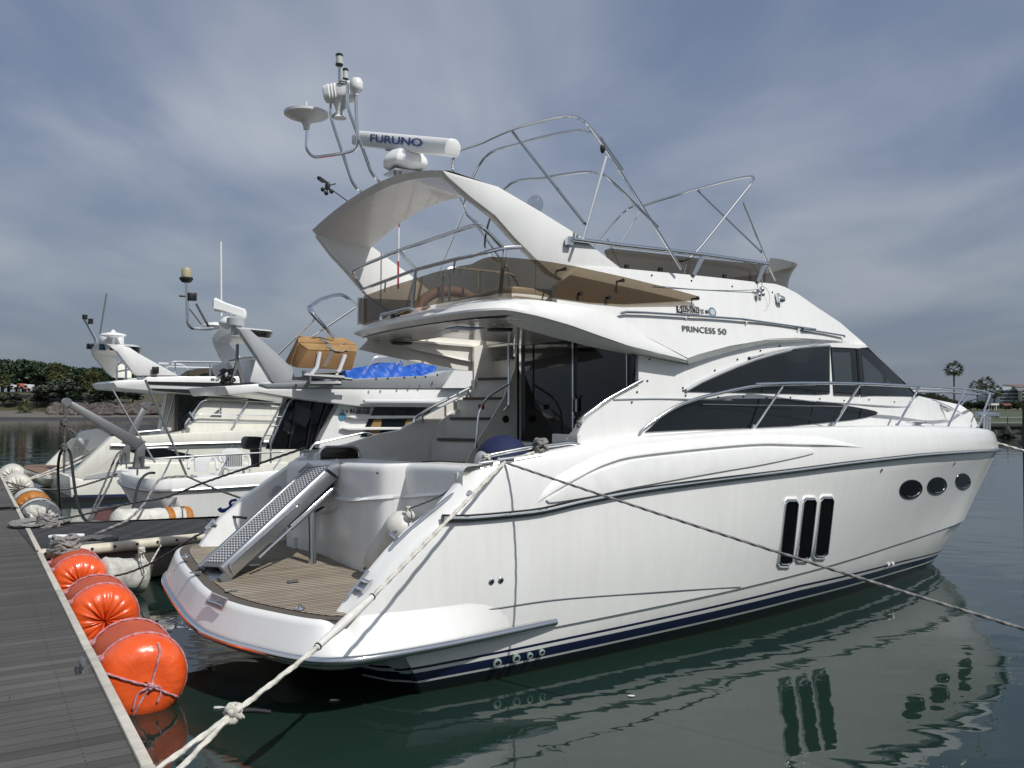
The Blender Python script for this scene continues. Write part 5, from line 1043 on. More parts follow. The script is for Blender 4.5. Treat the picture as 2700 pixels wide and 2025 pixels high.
# ---------------------------------------------------------------- loose gear and mooring lines of the yacht
def fender(name, label, top, bot, r_, m_, cap=None):
    top, bot = np.array(top), np.array(bot); L_ = np.linalg.norm(top-bot); ax = unit(top-bot)
    t = thing(name, label, 'fender', WORLD); m = MB(); m.lathe([(.03, -.03), (r_*.6, .0), (r_*.93, .07*L_), (r_, .2*L_), (r_*1.0, .8*L_), (r_*.93, .9*L_), (r_*.6, L_*.975), (.03, L_)], bot, ax, 26); m.build('body', m_, t, smooth=70)
    m = MB(); m.lathe([(.045, -.02), (.042, .05), (.05, .07), (.03, .09)], top, ax, 14); m.build('eye', cap or m_, t); return t
yw = lambda q: Y.W(*q)
ft, fb_ = P('E', 1870, 600, u=.22), P('E', 1640, 960, u=.12)
fender('sausage_fender', 'long white inflatable fender hanging inside the starboard stern wing of the big yacht', yw(ft), yw(fb_), .19, Mt['wrap2'] if 'wrap2' in Mt else noisy('scuffed_white_vinyl', (.58, .57, .52), (.72, .71, .67), 5, .45))
c = yw(P('D', 950, 1110, u=1.25)); ax = unit((-.75, -.55, -.15))
t = thing('ball_fender', 'round fender in a navy cover with a white end, behind the cockpit rail', 'fender', WORLD); m = MB(); R0 = .31
m.lathe([(R0*math.sin(a), -R0*math.cos(a)*1.05) for a in np.linspace(.02, math.pi*.80, 16)], c+np.array([.10, .12, -.08]), -np.array(ax)*-1, 26); m.build('cover', Mt['navy'], t, smooth=70)
m = MB(); m.lathe([(R0*math.sin(a)*.99, -R0*math.cos(a)*1.05) for a in np.linspace(math.pi*.80, math.pi*.985, 8)], c+np.array([.10, .12, -.08]), ax, 26); m.build('end_cap', Mt['white'], t, smooth=70)
def rope(name, label, pts, r_, m_, group=None, lob=.2, cat='rope'):
    m = MB(); rope_mesh(m, pts, r_, lob=lob); return tag(m.build(name, m_, smooth=70), label, cat, group)
def knot(m, c, R1, r_, seed=1):
    k = random.Random(seed); pts = []
    for i in range(26): a = i*1.9; pts.append(np.array(c)+R1*np.array([math.cos(a)*(.7+.3*math.sin(i*2.3)), math.sin(a)*.8, math.sin(i*1.13)*.8]))
    rope_mesh(m, pts, r_, seg=r_*1.2); return m
S0 = yw(P('D', 1045, 1165, f=lambda u, w: vg(u)+.03)); E0 = np.array(WORLD.P('Z', 300, 2125, w=.66)); 
def along(k, x, y):                                   # point of line S0-E0 seen at a place in the photo
    r_ = ray(k, x, y); best = min(((np.linalg.norm(np.cross(S0+(E0-S0)*t-EYE, unit(r_))), t) for t in np.linspace(0, 1, 400))); return S0+(E0-S0)*best[1]
def at_depth(k, x, y, q): r_ = ray(k, x, y); return EYE+r_*((q[1])/r_[1])
K0 = at_depth('N', 680, 1205, along('N', 680, 1205)); A1 = at_depth('N', 1845, 225, along('N', 1845, 225)); A2 = at_depth('N', 1370, 660, along('N', 1370, 660))
t = thing('mooring_line', 'thick white braided mooring line from the yacht stern, knotted into two strands', 'rope', WORLD)
m = MB(); rope_mesh(m, [S0, A1, A2, K0], .017); m.build('single_part', Mt['rope_w'], t, smooth=70)
m = MB(); knot(m, K0, .055, .017); m.build('knot', Mt['rope_w'], t, smooth=70)
for x, y in ((60, 1659), (240, 1659)):
    q = at_depth('N', x, y, along('N', 150, 1659)); m = MB(); rope_mesh(m, [K0, q, q+(q-K0)*.6], .0165); m.build('bight_strand', Mt['rope_w'], t, smooth=70)
m = MB(); sl_ = [A1+(A2-A1)*s for s in np.linspace(0, 1, 20)]; k9 = random.Random(4); m.tube(sl_, lambda s: .024+.012*math.sin(math.pi*min(1, s*1.15))*(1+.1*math.sin(s*23)), 12); m.build('chafe_sleeve', Mt['sleeve'], t, smooth=70)
m = MB()
for s in (0.02, .42, .97): q = A1+(A2-A1)*s; d = unit(A2-A1); m.tube([q-d*.006, q+d*.006], .034 if s == .42 else .029, 12)
m.build('sleeve_ties', Mt['black'], t)
m = MB(); d = K0+np.array([.02, .05, 0]); m.tube([d, d+np.array([.10, .02, -.005]), d+np.array([.19, .03, -.02])], lambda s: .017*(1-.2*s), 10); m.build('taped_end', Mt['black'], t)
S1 = yw(P('D', 1060, 1172, f=lambda u, w: vg(u)+.02)); dr = unit(Y.EV+.34*Y.EU)
r_ = ray('Z', 2700, 1645); tt = np.linalg.lstsq(np.array([[r_[0], -dr[0]], [r_[1], -dr[1]]]), (S1-EYE)[:2], rcond=None)[0]; Q1 = EYE+r_*tt[0]
rope('mooring_line', 'grey laid mooring line crossing the hull from the stern fairlead to the right edge', sag(S1, Q1+(Q1-S1)*.5, .04), .0115, Mt['rope_g'])
t = thing('rope_hitch', 'fat grey knotted hitch tied on the gunwale rail of the big yacht', 'rope', WORLD); m = MB(); knot(m, yw(P('D', 1340, 1030, f=lambda u, w: vg(u)-.1)), .085, .019, 2); m.build('knot', Mt['rope_g'], t, smooth=70)
m = MB(); rope_mesh(m, [yw(P('D', x, y, f=lambda u, w: vg(u)-.05)) for x, y in ((1290, 1085), (1100, 1150), (1045, 1165))], .018); m.build('standing_part', Mt['rope_w'], t, smooth=70)
rope('fender_lanyard', 'thin grey lanyard from the gunwale cleat to the white sausage fender', [yw(P('D', 830, 1215, f=lambda u, w: vg(u)-.02)), yw(P('D', 700, 1290, u=.5)), yw(P('D', 520, 1440, u=.35)), yw(ft)+np.array([0, 0, .1])], .009, Mt['rope_g'])
m = MB(); knot(m, yw(ft)+np.array([0, 0, .10]), .03, .008, 5); tag(m.build('lanyard_knot', Mt['rope_w'], smooth=70), 'small loose knot at the top of the white sausage fender', 'rope')
m = MB(); knot(m, yw(P('D', 890, 1135, f=lambda u, w: vg(u)-.06)), .05, .011, 6); tag(m.build('cleat_lashing', Mt['rope_w'], smooth=70), 'frayed white lashing on the fairlead beside the ball fender', 'rope')
rope('door_lanyard', 'thin grey cord hanging from the saloon handrail to the gunwale', [yw(P('D', x, y, f=lambda u, w: 1.74)) for x, y in ((1668, 850), (1600, 920), (1550, 990), (1500, 1060))], .006, Mt['rope_g'])
m = MB(); knot(m, yw(P('D', 1665, 845, f=lambda u, w: 1.74)), .035, .009, 7); tag(m.build('handrail_knot', Mt['rope_g'], smooth=70), 'small grey knot at the lower end of the saloon handrail', 'rope')
rope('bow_line', 'pale mooring line running from the bow of the big yacht to the right', sag(yw(P('J', 1980, 868, v=.1)), yw(P('J', 1980, 868, v=.1))+np.array([4.2, 1.2, -.75]), .1), .02, Mt['rope_w'])
# ---------------------------------------------------------------- fenders and ropes along the dock
def hitmesh(m): return BVHTree.FromPolygons([Vector(v) for v in m.v], [tuple(f) for f in m.f])
def cast(b, k, x, y, lift=.012):
    h = b.ray_cast(Vector(EYE), Vector(ray(k, x, y)).normalized()); return np.array(h[0])-unit(ray(k, x, y))*lift if h[0] else None
def roller(name, label, q, R0, L_, body, band, ropem, group, pleat=.012, dip=.05, seed=1, lift=0, v0=None, ringr=.0105, bandl=None, flat=False):
    """inflated roller fender lying along the dock edge: domed pleated ends, plain band, two rope rings"""
    k = random.Random(seed); c = DF.uvw(q); v = (R0+.05) if v0 is None else v0; c = np.array([c[0], v, c[2]]); t = thing(name, label, 'fender', WORLD, group=group)
    bl = bandl or .62; n = 96; ph = [k.uniform(0, 6.28) for _ in range(6)]
    def prof(hs):
        out = []
        for r_, h in hs:
            row = []
            for i in range(n):
                a = 2*math.pi*i/n; cen = max(0, 1-r_/R0); e = pleat*(math.sin(17*a+ph[0]+2*math.sin(2*a+ph[1]))+.7*math.sin(29*a+ph[2]+1.5*math.sin(3*a+ph[3])))*((.25+1.6*cen) if not flat else max(0, .9-3*abs(cen-.2)))*(1 if h < .24 or h > .26+bl else .1)
                rr_ = max(.01, r_+e*.4); row.append(DF.W(*(c+np.array([h+e, rr_*math.cos(a), rr_*math.sin(a)]))))
            out.append(row)
        return out
    front = [(.015, dip), (.06, dip*.55), (.12, .012), (.20, .0), (.27, .018), (.33, .055), (.375, .115), (.395, .18), (.40, .24)]
    fr_ = [(r_*R0/.40, h) for r_, h in front]; bk = [(r_, .5+bl-h+.02) for r_, h in fr_[::-1]]
    m = MB(); m.grid(prof(fr_), cv=True); b1 = hitmesh(m); m.build('front_end', body, t, smooth=80)
    m = MB(); m.grid(prof([(R0*.985, .24), (R0*.99, .3), (R0*.99, .2+bl), (R0*.985, .26+bl)]), cv=True); b2 = hitmesh(m); m.build('middle_band', band, t, smooth=80)
    m = MB(); m.grid(prof(bk), cv=True); m.build('back_end', body, t, smooth=80)
    for h in (.245, .255+bl):
        m = MB(); rope_mesh(m, [DF.W(*(c+np.array([h+.01*math.sin(3*a), (R0+.005)*math.cos(a), (R0+.005)*math.sin(a)]))) for a in np.linspace(0, 2*math.pi, 40)], ringr); m.build('rope_ring', ropem, t, smooth=70)
        m = MB(); knot(m, DF.W(*(c+np.array([h, -R0*.86, R0*.5]))), .045, ringr*.8, seed+int(h*9)); m.build('rope_knot', ropem, t, smooth=70)
    return t, (b1, b2), c
og = 'orange roller fenders beside the dock'
t1, bv, c1_ = roller('roller_fender', 'nearest and largest orange roller fender, criss-crossed by a pink rope', WORLD.P('F', 752, 1215, w=.28), .40, 1.1, Mt['orange'], Mt['orange_band'], Mt['rope_p'], og, .003, .0, 2, flat=True)
roller('roller_fender', 'middle orange roller fender between two others, end pleated to a dark centre', WORLD.P('F', 585, 880, w=.28), .40, 1.1, Mt['orange'], Mt['orange_band'], Mt['rope_p'], og, .009, .05, 3)
roller('roller_fender', 'farthest orange roller fender, close to the cream pipe of the finger pontoon', WORLD.P('F', 440, 690, w=.28), .39, 1.1, Mt['orange'], Mt['orange_band'], Mt['rope_p'], og, .009, .05, 4)
m = MB(); kk = cast(bv[0], 'F', 800, 1225)
for L in (((800, 1225), (830, 1120), (848, 1040), (838, 995)), ((800, 1225), (880, 1258), (950, 1285)), ((800, 1225), (680, 1195), (545, 1152)), ((800, 1225), (750, 1300), (690, 1415)), ((800, 1225), (848, 1230), (850, 1270), (835, 1310)), ((790, 1230), (730, 1270), (705, 1345))):
    L = [tuple(p) for p in crv([np.array([*p, 0.]) for p in L], 7)]; pts = [cast(bv[0], 'F', p[0], p[1]) for p in L]; pts = [p for p in pts if p is not None]
    if len(pts) > 1: rope_mesh(m, pts, .010)
if kk is not None: knot(m, kk, .03, .011, 8)
m.build('cross_rope', Mt['rope_p'], t1, smooth=70)
wg_ = 'white wrapped roller fenders beside the far dock'
roller('wrapped_fender', 'white wrapped roller fender half hidden behind the finger pontoon, nearest of its row', WORLD.P('T', 800, 1420, w=.28), .42, 1, Mt['wrap'], Mt['wrap'], Mt['rope_d'], wg_, .012, .05, 5)
roller('wrapped_fender', 'white wrapped roller fender with a torn orange brown end cover', WORLD.P('T', 770, 1190, w=.28), .42, 1, Mt['rust'], Mt['wrap'], Mt['rope_d'], wg_, .016, .06, 6, bandl=1.1)
roller('wrapped_fender', 'crumpled white wrapped fender behind the one with the orange end', WORLD.P('T', 480, 800, w=.26), .40, 1, Mt['wrap'], Mt['wrap'], Mt['rope_w'], wg_, .04, .05, 7, bandl=1.0)
roller('wrapped_fender', 'farthest white wrapped fender, beside the teak platform of the far yacht', WORLD.P('T', 300, 600, w=.30), .42, 1, Mt['wrap'], Mt['wrap'], Mt['rope_w'], wg_, .05, .05, 9, bandl=1.0)
def bale(name, label, a, b, r_, m_, seed, band=None):
    a, b = np.array(a), np.array(b); k = random.Random(seed); ax = unit(b-a); e1 = unit(np.cross(ax, (0, 0, 1))); e2 = np.cross(ax, e1); m = MB(); rows = []
    t = thing(name, label, 'fender', WORLD); N = 26
    for i in range(N+1):
        s = i/N; q = a+(b-a)*s; f = min(1, .25+ (min(s, 1-s)*9)**.6); w0 = 1+.02*math.sin(i*.9)+k.uniform(-.012, .012)
        rows.append([q+r_*f*w0*(1+.02*math.sin(2*j+i*.3)+k.uniform(-.012, .012))*(math.cos(2*math.pi*j/22)*e1+math.sin(2*math.pi*j/22)*e2) for j in range(22)])
    m.grid(rows, cv=True); m.poly(rows[0]); m.poly(rows[-1]); m.build('body', m_, t, smooth=70)
    for s in band or ():
        m = MB(); q = a+(b-a)*s; m.lathe([(r_*1.07, -.07), (r_*1.1, 0), (r_*1.06, .07)], q, ax, 22, cap=False); m.build('orange_strap', Mt['rust'], t)
    return t
bale('foam_fender', 'dirty white foam fender floating under the cream pipe of the finger pontoon', at_depth('F', 528, 636, (0, 12.75, 0)), at_depth('F', 772, 640, (0, 13.25, 0)), .25, Mt['foam'], 3)
bale('wrapped_bale', 'long white wrapped fender with orange straps beyond the dark finger boards', at_depth('R', 230, 1238, (0, 17.4, 0)), at_depth('R', 1110, 1200, (0, 18.6, 0)), .27, Mt['wrap'], 5, (.72, .97))
def pxline(path, y0, y1):
    q = [px(*p) for p in path]; d = [0]
    for a, b in zip(q, q[1:]): d.append(d[-1]+math.hypot(a[0]-b[0], a[1]-b[1]))
    return [EYE+ray(*p)*(y0+(y1-y0)*s/d[-1])/ray(*p)[1] for p, s in zip(path, d)]
yc = yw(P('E', 1120, 85, v=-2.0))[1]; dcl = WORLD.P('T', 1130, 1400, w=.7)
rope('stern_line', 'long dark mooring line from the big yacht to the coil on the dock corner', pxline([('E', 1120, 85), ('R', 2212, 455), ('R', 1750, 615), ('R', 1300, 770), ('R', 880, 930), ('R', 430, 1012), ('T', 1600, 1310), ('T', 1130, 1400)], yc, dcl[1]), .016, Mt['rope_d'])
rope('stern_line', 'greyish line from the far yacht platform cleat of the big yacht down to the pontoon', pxline([('E', 470, 650), ('E', 395, 695), ('E', 300, 740), ('E', 130, 850), ('E', 0, 925), ('F', 690, 620), ('F', 610, 640)], yw(P('E', 470, 650, v=-1.9))[1], 12.6), .014, Mt['rope_d'])
rope('gangway_hose', 'dark hose arching from the far wing cleat to under the gangway', pxline([('E', 470, 640), ('E', 560, 590), ('E', 690, 597)], 11.6, 11.2), .015, Mt['rubber'])
rope('quarter_line', 'pale grey line from the davit boat quarter down to the bundle on the finger pontoon', pxline([('R', 1120, 690), ('R', 960, 695), ('R', 800, 730), ('R', 700, 870), ('R', 620, 1010), ('R', 440, 1190), ('R', 230, 1290), ('R', 0, 1390), ('I', 600, 1240)], 18.6, 14.6), .022, Mt['rope_g'])
rope('quarter_line', 'dark line from the davit boat quarter towards the big yacht', pxline([('R', 1120, 690), ('R', 1310, 775), ('R', 1500, 855), ('R', 1740, 940)], 18.6, 15.5), .018, Mt['rope_d'])
for dx, lab in ((0, 'left of two dark lines from the davit boat stern rail to the finger pontoon'), (60, 'right of two dark lines from the davit boat stern rail to the finger pontoon')):
    rope('stern_rail_line', lab, pxline([('R', 345+dx*.5, 395), ('R', 280+dx*.9, 480), ('R', 150+dx, 790), ('R', 30+dx*.6, 1060), ('R', -40+dx*.4, 1250)], 19.6, 17), .02, Mt['rope_d'])
for y_, lab in ((0, 'upper of two pale lines from the far yacht to the dock'), (45, 'lower of two pale lines from the far yacht to the dock')):
    rope('far_stern_line', lab, pxline([('T', 40, 650), ('T', 400, 640-y_*-.2), ('T', 900, 480+y_), ('T', 1500, 215+y_*1.8), ('T', 1900, 0+y_*.5)], 27, 28), .026, Mt['rope_w'])
rope('far_spring_line', 'slack grey line drooping from the dock to the davit boat', pxline([('T', 60, 650), ('T', 300, 715), ('T', 600, 780), ('T', 900, 815), ('T', 1200, 812), ('T', 1500, 770), ('T', 2212, 545), ('R', 280, 665)], 27, 20.5), .022, Mt['rope_g'])
rope('hose_loop', 'tall black hose loop standing up from the pontoon between the two far boats', pxline([('T', 1175, 1250), ('T', 1150, 1000), ('T', 1128, 500), ('T', 1150, 200), ('T', 1200, 60), ('T', 1275, 8), ('T', 1345, 70), ('T', 1385, 200), ('T', 1425, 560), ('T', 1480, 950), ('T', 1560, 1250), ('T', 1650, 1400), ('T', 1720, 1450)], 20.5, 17), .03, Mt['rubber'], lob=0, cat='hose')
rope('deck_hose', 'black hose curling over the stern bulwark of the davit boat', pxline([('R', 745, 650), ('R', 670, 655), ('R', 600, 705), ('R', 550, 800), ('R', 520, 930), ('R', 490, 1050), ('R', 440, 1150)], 19, 18), .027, Mt['rubber'], lob=0, cat='hose')
rope('dock_hose', 'black hose lying across the dock edge and dropping beside the wrapped fenders', [WORLD.P('T', -400, 1200, w=.64), WORLD.P('T', 0, 1180, w=.64), WORLD.P('T', 230, 1170, w=.66)]+pxline([('T', 330, 1190), ('T', 400, 1250), ('T', 470, 1340), ('T', 510, 1420)], WORLD.P('T', 330, 1190, w=.62)[1], WORLD.P('T', 330, 1190, w=.62)[1]-.2), .03, Mt['rubber'], lob=0, cat='hose')
def coil(name, label, c, R1, r_, m_, turns=4, sy=1.0, pile=0, seed=1):
    k = random.Random(seed); pts = []
    for i in range(turns*12): a = i/12*2*math.pi; q = R1*(.55+.45*i/(turns*12)); pts.append(np.array(c)+np.array([q*math.cos(a), sy*q*math.sin(a), r_+(i//12)*r_*.15+k.uniform(0, r_*.5)]))
    m = MB(); rope_mesh(m, pts, r_); return tag(m.build(name, m_, smooth=70), label, 'rope coil')
coil('rope_coil', 'flat light grey rope coil on the dock corner above the wrapped fenders', WORLD.P('T', 800, 1490, w=.615), .50, .026, Mt['rope_g'], 5, 1.2)
coil('rope_coil', 'flat dark round rope coil lying on the finger pontoon boards', WORLD.P('I', 715, 1255, w=.615), .37, .024, Mt['rope_d'], 6, 1.1, seed=2)
for cxy, lab, R1, s_ in ((WORLD.P('T', 930, 1380, w=.76), 'heaped grey rope bundle on the dock corner', .17, 3), (WORLD.P('I', 505, 1235, w=.80), 'heaped grey rope bundle hiding a cleat on the finger pontoon', .19, 4)):
    m = MB(); k = random.Random(s_)
    for j in range(7):
        a = k.uniform(0, 6); pts = [np.array(cxy)+np.array([R1*math.cos(a+i*.5)*(1.15-.12*j*.3)*(1 if i % 3 else .6), R1*.9*math.sin(a+i*.5), -.15+.03*j+.03*math.sin(i*1.7)]) for i in range(12)]
        rope_mesh(m, pts, .026)
    tag(m.build('rope_bundle', Mt['rope_g'], smooth=70), lab, 'rope')
cleat('finger_cleat', 'pale cleat under the grey rope bundle on the finger pontoon', WORLD, WORLD.P('I', 510, 1290, w=.612), R(20), .5, 'plastic')
m = MB()
for L in ((('F', 745, 490), ('F', 740, 560), ('F', 775, 600)), (('F', 752, 492), ('F', 765, 545), ('F', 790, 580)), (('F', 748, 500), ('F', 752, 570))): rope_mesh(m, pxline(L, 13.1, 12.9), .011)
knot(m, at_depth('F', 750, 505, (0, 13.0, 0)), .05, .012, 11); tag(m.build('pipe_cord', Mt['rope_w'], smooth=70), 'bunch of pale cords knotted through the cream pipe', 'rope')
rope('pipe_cord', 'single thin white cord slanting down from the cream pipe', pxline([('F', 853, 478), ('F', 800, 570), ('F', 765, 640)], 13.6, 12.6), .011, Mt['rope_w'])
rope('pipe_cord', 'short white cord lashed along the cream pipe near the dock', pxline([('F', 240, 570), ('F', 300, 555), ('F', 380, 540), ('F', 390, 525)], 13.2, 13.2), .014, Mt['rope_w'])
m = MB(); hk = pxline([('R', 1700, 965), ('R', 1640, 975), ('R', 1620, 1010), ('R', 1650, 1030), ('R', 1700, 1000)], 12.4, 12.4); m.tube(crv(hk, 4), .02, 8); hk = pxline([('R', 1690, 1010), ('R', 1640, 1040), ('R', 1590, 1080), ('R', 1520, 1090), ('R', 1495, 1060)], 12.4, 12.4); m.tube(crv(hk, 4), .03, 8); tag(m.build('fender_hook', Mt['blue'], smooth=60), 'blue plastic fender hook on the far stern wing of the big yacht', 'hook')
# ---------------------------------------------------------------- the two boats beyond
def boat_frame(deg, k, x, y, Z):
    p = EYE+ray(k, x, y)*(Z/ray(k, x, y)[1]); return Fr(deg, p[0], p[1])
def plate(B, name, pts, v, th, m_, par, bev=0, smooth=35, tilt=None):
    """outline traced on the plane v (tilt: extra v per metre of height) and given a real thickness towards port"""
    q = []
    for p in pts:
        a = B.P(*p, v=v)
        if tilt:
            for _ in range(12): a = B.P(*p, v=v+tilt[1]*(a[2]-tilt[0]))
        q.append(a)
    m = MB(B); m.prism(q, (0, -th, 0)); return m.build(name, m_, par, bev=bev, smooth=smooth)
def bar(B, name, pts, v, r_, m_, par, rad=.0, close=False):
    q = [B.P(*p[:3], v=(p[3] if len(p) > 3 else v)) for p in pts]; m = MB(B); m.tube(rnd_path(q, rad) if rad else q, r_, 6, closed=close); return m.build(name, m_, par)
# --- middle boat: davits, tan boxes on the flybridge
B2 = boat_frame(35, 'R', 730, 880, 18.6)
b2 = thing('davit_boat', 'white motor cruiser with stern davits and tan boxes on its flybridge, middle boat', 'motor yacht', B2)
V2 = lambda k, x, y, v=0: B2.P(k, x, y, v=v)
top2 = pch([(0, V2('R', 790, 735)[2]), (V2('R', 1300, 700)[0], V2('R', 1300, 700)[2]), (V2('R', 2212, 620)[0], V2('R', 2212, 620)[2]), (12, V2('R', 2212, 620)[2]+.25)])
rub2 = pch([(0, V2('R', 730, 882)[2]), (V2('R', 1900, 805)[0], V2('R', 1900, 805)[2]), (12, V2('R', 1900, 805)[2]+.35)])
plan = crv([(.55, -3.75), (.05, -3.55), (-.16, -2.6), (-.2, -1.8), (-.16, -1.0), (-.02, -.28), (.28, -.03), (.8, .02), (4, .06), (8, -.1), (10.5, -.7), (12, -1.8)], 5)
m = MB(B2); rows = []
for dz, ins2, ref in ((0, .5, 'w'), (.02, .34, 'w'), ('m', .16, 'm'), (-.02, .02, 'r'), (.02, 0, 'r'), (-.05, .05, 't'), (0, .10, 't'), (.0, .34, 't'), (-.5, .36, 't')):
    row = []
    for u, v in plan:
        du = .6*max(0, 1-abs(v+1.8)/2.2) if u < .6 else 0
        t_, r_2 = top2(max(0, u)), rub2(max(0, u)); z = {'w': -.15 if dz == 0 else .12, 'm': .12+(r_2-.12)*.5, 'r': r_2+(dz if dz != 'm' else 0), 't': t_+(dz if dz != 'm' else 0)}[ref]
        cen = np.array([5., -1.8]); d = unit(cen-np.array([u, v])); row.append(np.array([u+d[0]*ins2*(1.5 if ref in 'wm' and u < .5 else .5), v+d[1]*ins2*.8, z]))
    rows.append(row)
m.grid(rows); m.build('hull', Mt['gel'], b2, smooth=38)
m = MB(B2); m.tube([(u, v+(.03 if v > -1 else 0), rub2(max(0, u))+.02) for u, v in plan], .035, 8); m.build('rub_rail', Mt['steel'], b2)
m = MB(B2); m.prism([(.3, -.4, top2(0)-.45), (4, -.3, top2(0)-.4), (4, -3.3, top2(0)-.4), (.3, -3.3, top2(0)-.45)], (0, 0, -.05)); m.build('cockpit_sole', Mt['interior'], b2)
for x0, x1, y0, y1 in ((1110, 1275, 1105, 1170), (1312, 1472, 1092, 1152)):
    q = [V2('R', x, y, -.10) for x, y in ((x0+30, y0), (x1-30, y0), (x1, (y0+y1)/2), (x1-30, y1), (x0+30, y1), (x0, (y0+y1)/2))]
    m = MB(B2); m.prism([p+np.array([0, .02, 0]) for p in q], (0, -.05, 0)); o = m.build('hull_port', Mt['black'], b2); m = MB(B2); m.tube([p+np.array([0, .03, 0]) for p in crv(q, 3, True)], .02, 6, closed=True); m.build('port_frame', CHR, o)
bar(B2, 'stern_rail', [('R', 540, 680, -.5), ('R', 545, 455, -.5), ('R', 700, 490, -.15), ('R', 960, 470, -.12), ('R', 1500, 440), ('R', 2212, 405), ('E', 960, 112)], -.12, .022, CHR, b2, .1)
for a, c in ((('R', 935, 480), ('R', 820, 730)), (('R', 1612, 450), ('R', 1500, 665)), (('R', 2212, 490), ('R', 2130, 610))): bar(B2, 'rail_stanchion', [a, c], -.12, .02, CHR, b2)
bar(B2, 'port_rail', [('R', 620, 360, -3.2), ('R', 1650, 335, -3.2), ('R', 1900, 325, -3.2)], -3.2, .022, CHR, b2)
for a, c in ((('R', 1150, 345), ('R', 1070, 510)), (('R', 1660, 315), ('R', 1630, 400))): bar(B2, 'rail_stanchion', [a, c], -3.2, .018, CHR, b2)
bar(B2, 'boarding_gate', [('R', 350, 560), ('R', 340, 430), ('R', 365, 400), ('R', 400, 425), ('R', 415, 600)], -2.9, .02, CHR, b2, .05)
# davits: square posts and long arms reaching over the stern
def davit(pv, base, knee, tip, w_, lab):
    b0, k0, t0 = (B2.P(*base, v=pv), B2.P(*knee, v=pv), B2.P(*tip, v=pv-.1)); d = unit(t0-k0); n_ = unit(np.cross(d, (0, 1, 0)))
    m = MB(B2); m.prism([b0+np.array([-w_, 0, 0]), b0+np.array([w_, 0, 0]), k0+np.array([w_, 0, .1]), k0+np.array([-w_*.6, 0, -.08])], (0, -w_*1.5, 0)); m.build('davit_post', Mt['alu'], b2, bev=.01)
    m = MB(B2); m.prism([k0+n_*w_*1.0, k0-n_*w_*1.1, t0-n_*w_*.55, t0+n_*w_*.55], (0, -w_*1.3, 0)); m.build('davit_arm', Mt['alu'], b2, bev=.01)
    m = MB(B2); m.tube([t0+np.array([0, .03, 0]), t0+np.array([0, -w_*1.6, 0])], w_*.8, 12); m.lathe([(w_*2, 0), (w_*2, .04)], b0, (0, 0, 1), 14); m.build('davit_sheave', Mt['steel'], b2)
davit(-.45, ('R', 560, 600), ('R', 575, 330), ('I', 515, 175), .11, '')
davit(-2.9, ('R', 400, 545), ('R', 410, 330), ('I', 1120, 200), .10, '')
m = MB(B2); q = [B2.P('I', x, y, v=-.5) for x, y in ((490, 190), (495, 280), (490, 330), (497, 420), (490, 520), (495, 560), (490, 720))]; rope_mesh(m, q, .02); 
for p in q[2:5:2]: knot(m, p, .06, .025, 3)
m.build('davit_fall', Mt['rope_d'], b2, smooth=70)
bar(B2, 'outrigger_pole', [('I', 865, 80, -2.5), ('I', 1190, 640, -1.9)], 0, .022, Mt['alu'], b2)
bar(B2, 'outrigger_pole', [('I', 1115, 5, -.6), ('I', 1430, 735, -.15)], 0, .026, Mt['alu'], b2)
# house
cab = [('H', 1150, 1005), ('H', 1420, 1030), ('H', 2000, 1035), ('H', 2100, 1300), ('H', 1000, 1330), ('H', 1010, 1270)]
plate(B2, 'saloon', cab, -.45, 2.7, Mt['gel'], b2)
plate(B2, 'saloon_window', [('H', 1408, 1028), ('H', 1830, 1035), ('H', 1700, 1225), ('H', 1640, 1240), ('H', 1302, 1248)], -.43, .03, Mt['glass'], b2)
for L in (((1400, 1120), (1460, 1110), (1440, 1230), (1350, 1240)), ((1640, 1120), (1700, 1110), (1650, 1180), (1610, 1200))): plate(B2, 'curtain', [('H', *p) for p in L], -.415, .01, Mt['curtain'], b2)
plate(B2, 'aft_bulkhead', [('H', 770, 955), ('H', 1140, 1005), ('H', 1015, 1270), ('H', 990, 1340), ('H', 640, 1340), ('H', 700, 1200)], -.75, .3, Mt['dglass'], b2)
for L in (((830, 1010), (960, 1060), (900, 1180), (770, 1110)), ((745, 1130), (830, 1170), (800, 1240), (740, 1200))): plate(B2, 'door_pane', [('H', *p) for p in L], -.73, .01, mat('door_pane_grey', (.05, .058, .07), .1), b2)
for x0, x1 in ((965, 905), (830, 780), (1060, 950)): bar(B2, 'door_frame', [('H', x0, 985), ('H', x1, 1330)], -.70, .018, Mt['black'], b2)
for off, vv in ((0, -.55), (95, -.60)):
    bar(B2, 'ladder_rail', [('H', 830+off*.6, 965), ('H', 760+off*.6, 965), ('H', 735+off*.5, 990), ('H', 575+off*.75, 1290), ('H', 570+off*.8, 1440)], vv, .022, Mt['steel'], b2, .08)
for s in (.15, .38, .6, .82): bar(B2, 'ladder_rung', [('H', 735-160*s, 990+300*s), ('H', 782-150*s, 990+300*s)], -.57, .02, Mt['alu'], b2)
plate(B2, 'flybridge_moulding', [('H', 310, 880), ('H', 560, 862), ('H', 620, 893), ('H', 1500, 896), ('H', 2130, 896), ('H', 2130, 1030), ('H', 1880, 1034), ('H', 1410, 1030), ('H', 1310, 1030), ('H', 1110, 1004), ('H', 800, 963), ('H', 560, 925), ('H', 345, 946)], -.2, 3.0, Mt['gel'], b2, .03)
zf = B2.P('H', 1200, 896, v=-.2)[2]
plate(B2, 'flybridge_coaming', [('H', 562, 862), ('H', 900, 852), ('H', 1195, 830), ('H', 1500, 815), ('H', 1850, 800), ('H', 1905, 775), ('H', 1985, 762), ('H', 2130, 762), ('H', 2130, 897), ('H', 622, 893)], -.17, 2.9, Mt['grey_or_shaded_gel'], b2, .02, tilt=(zf, .35))  # grey stands in for the shade on this outward-leaning white side
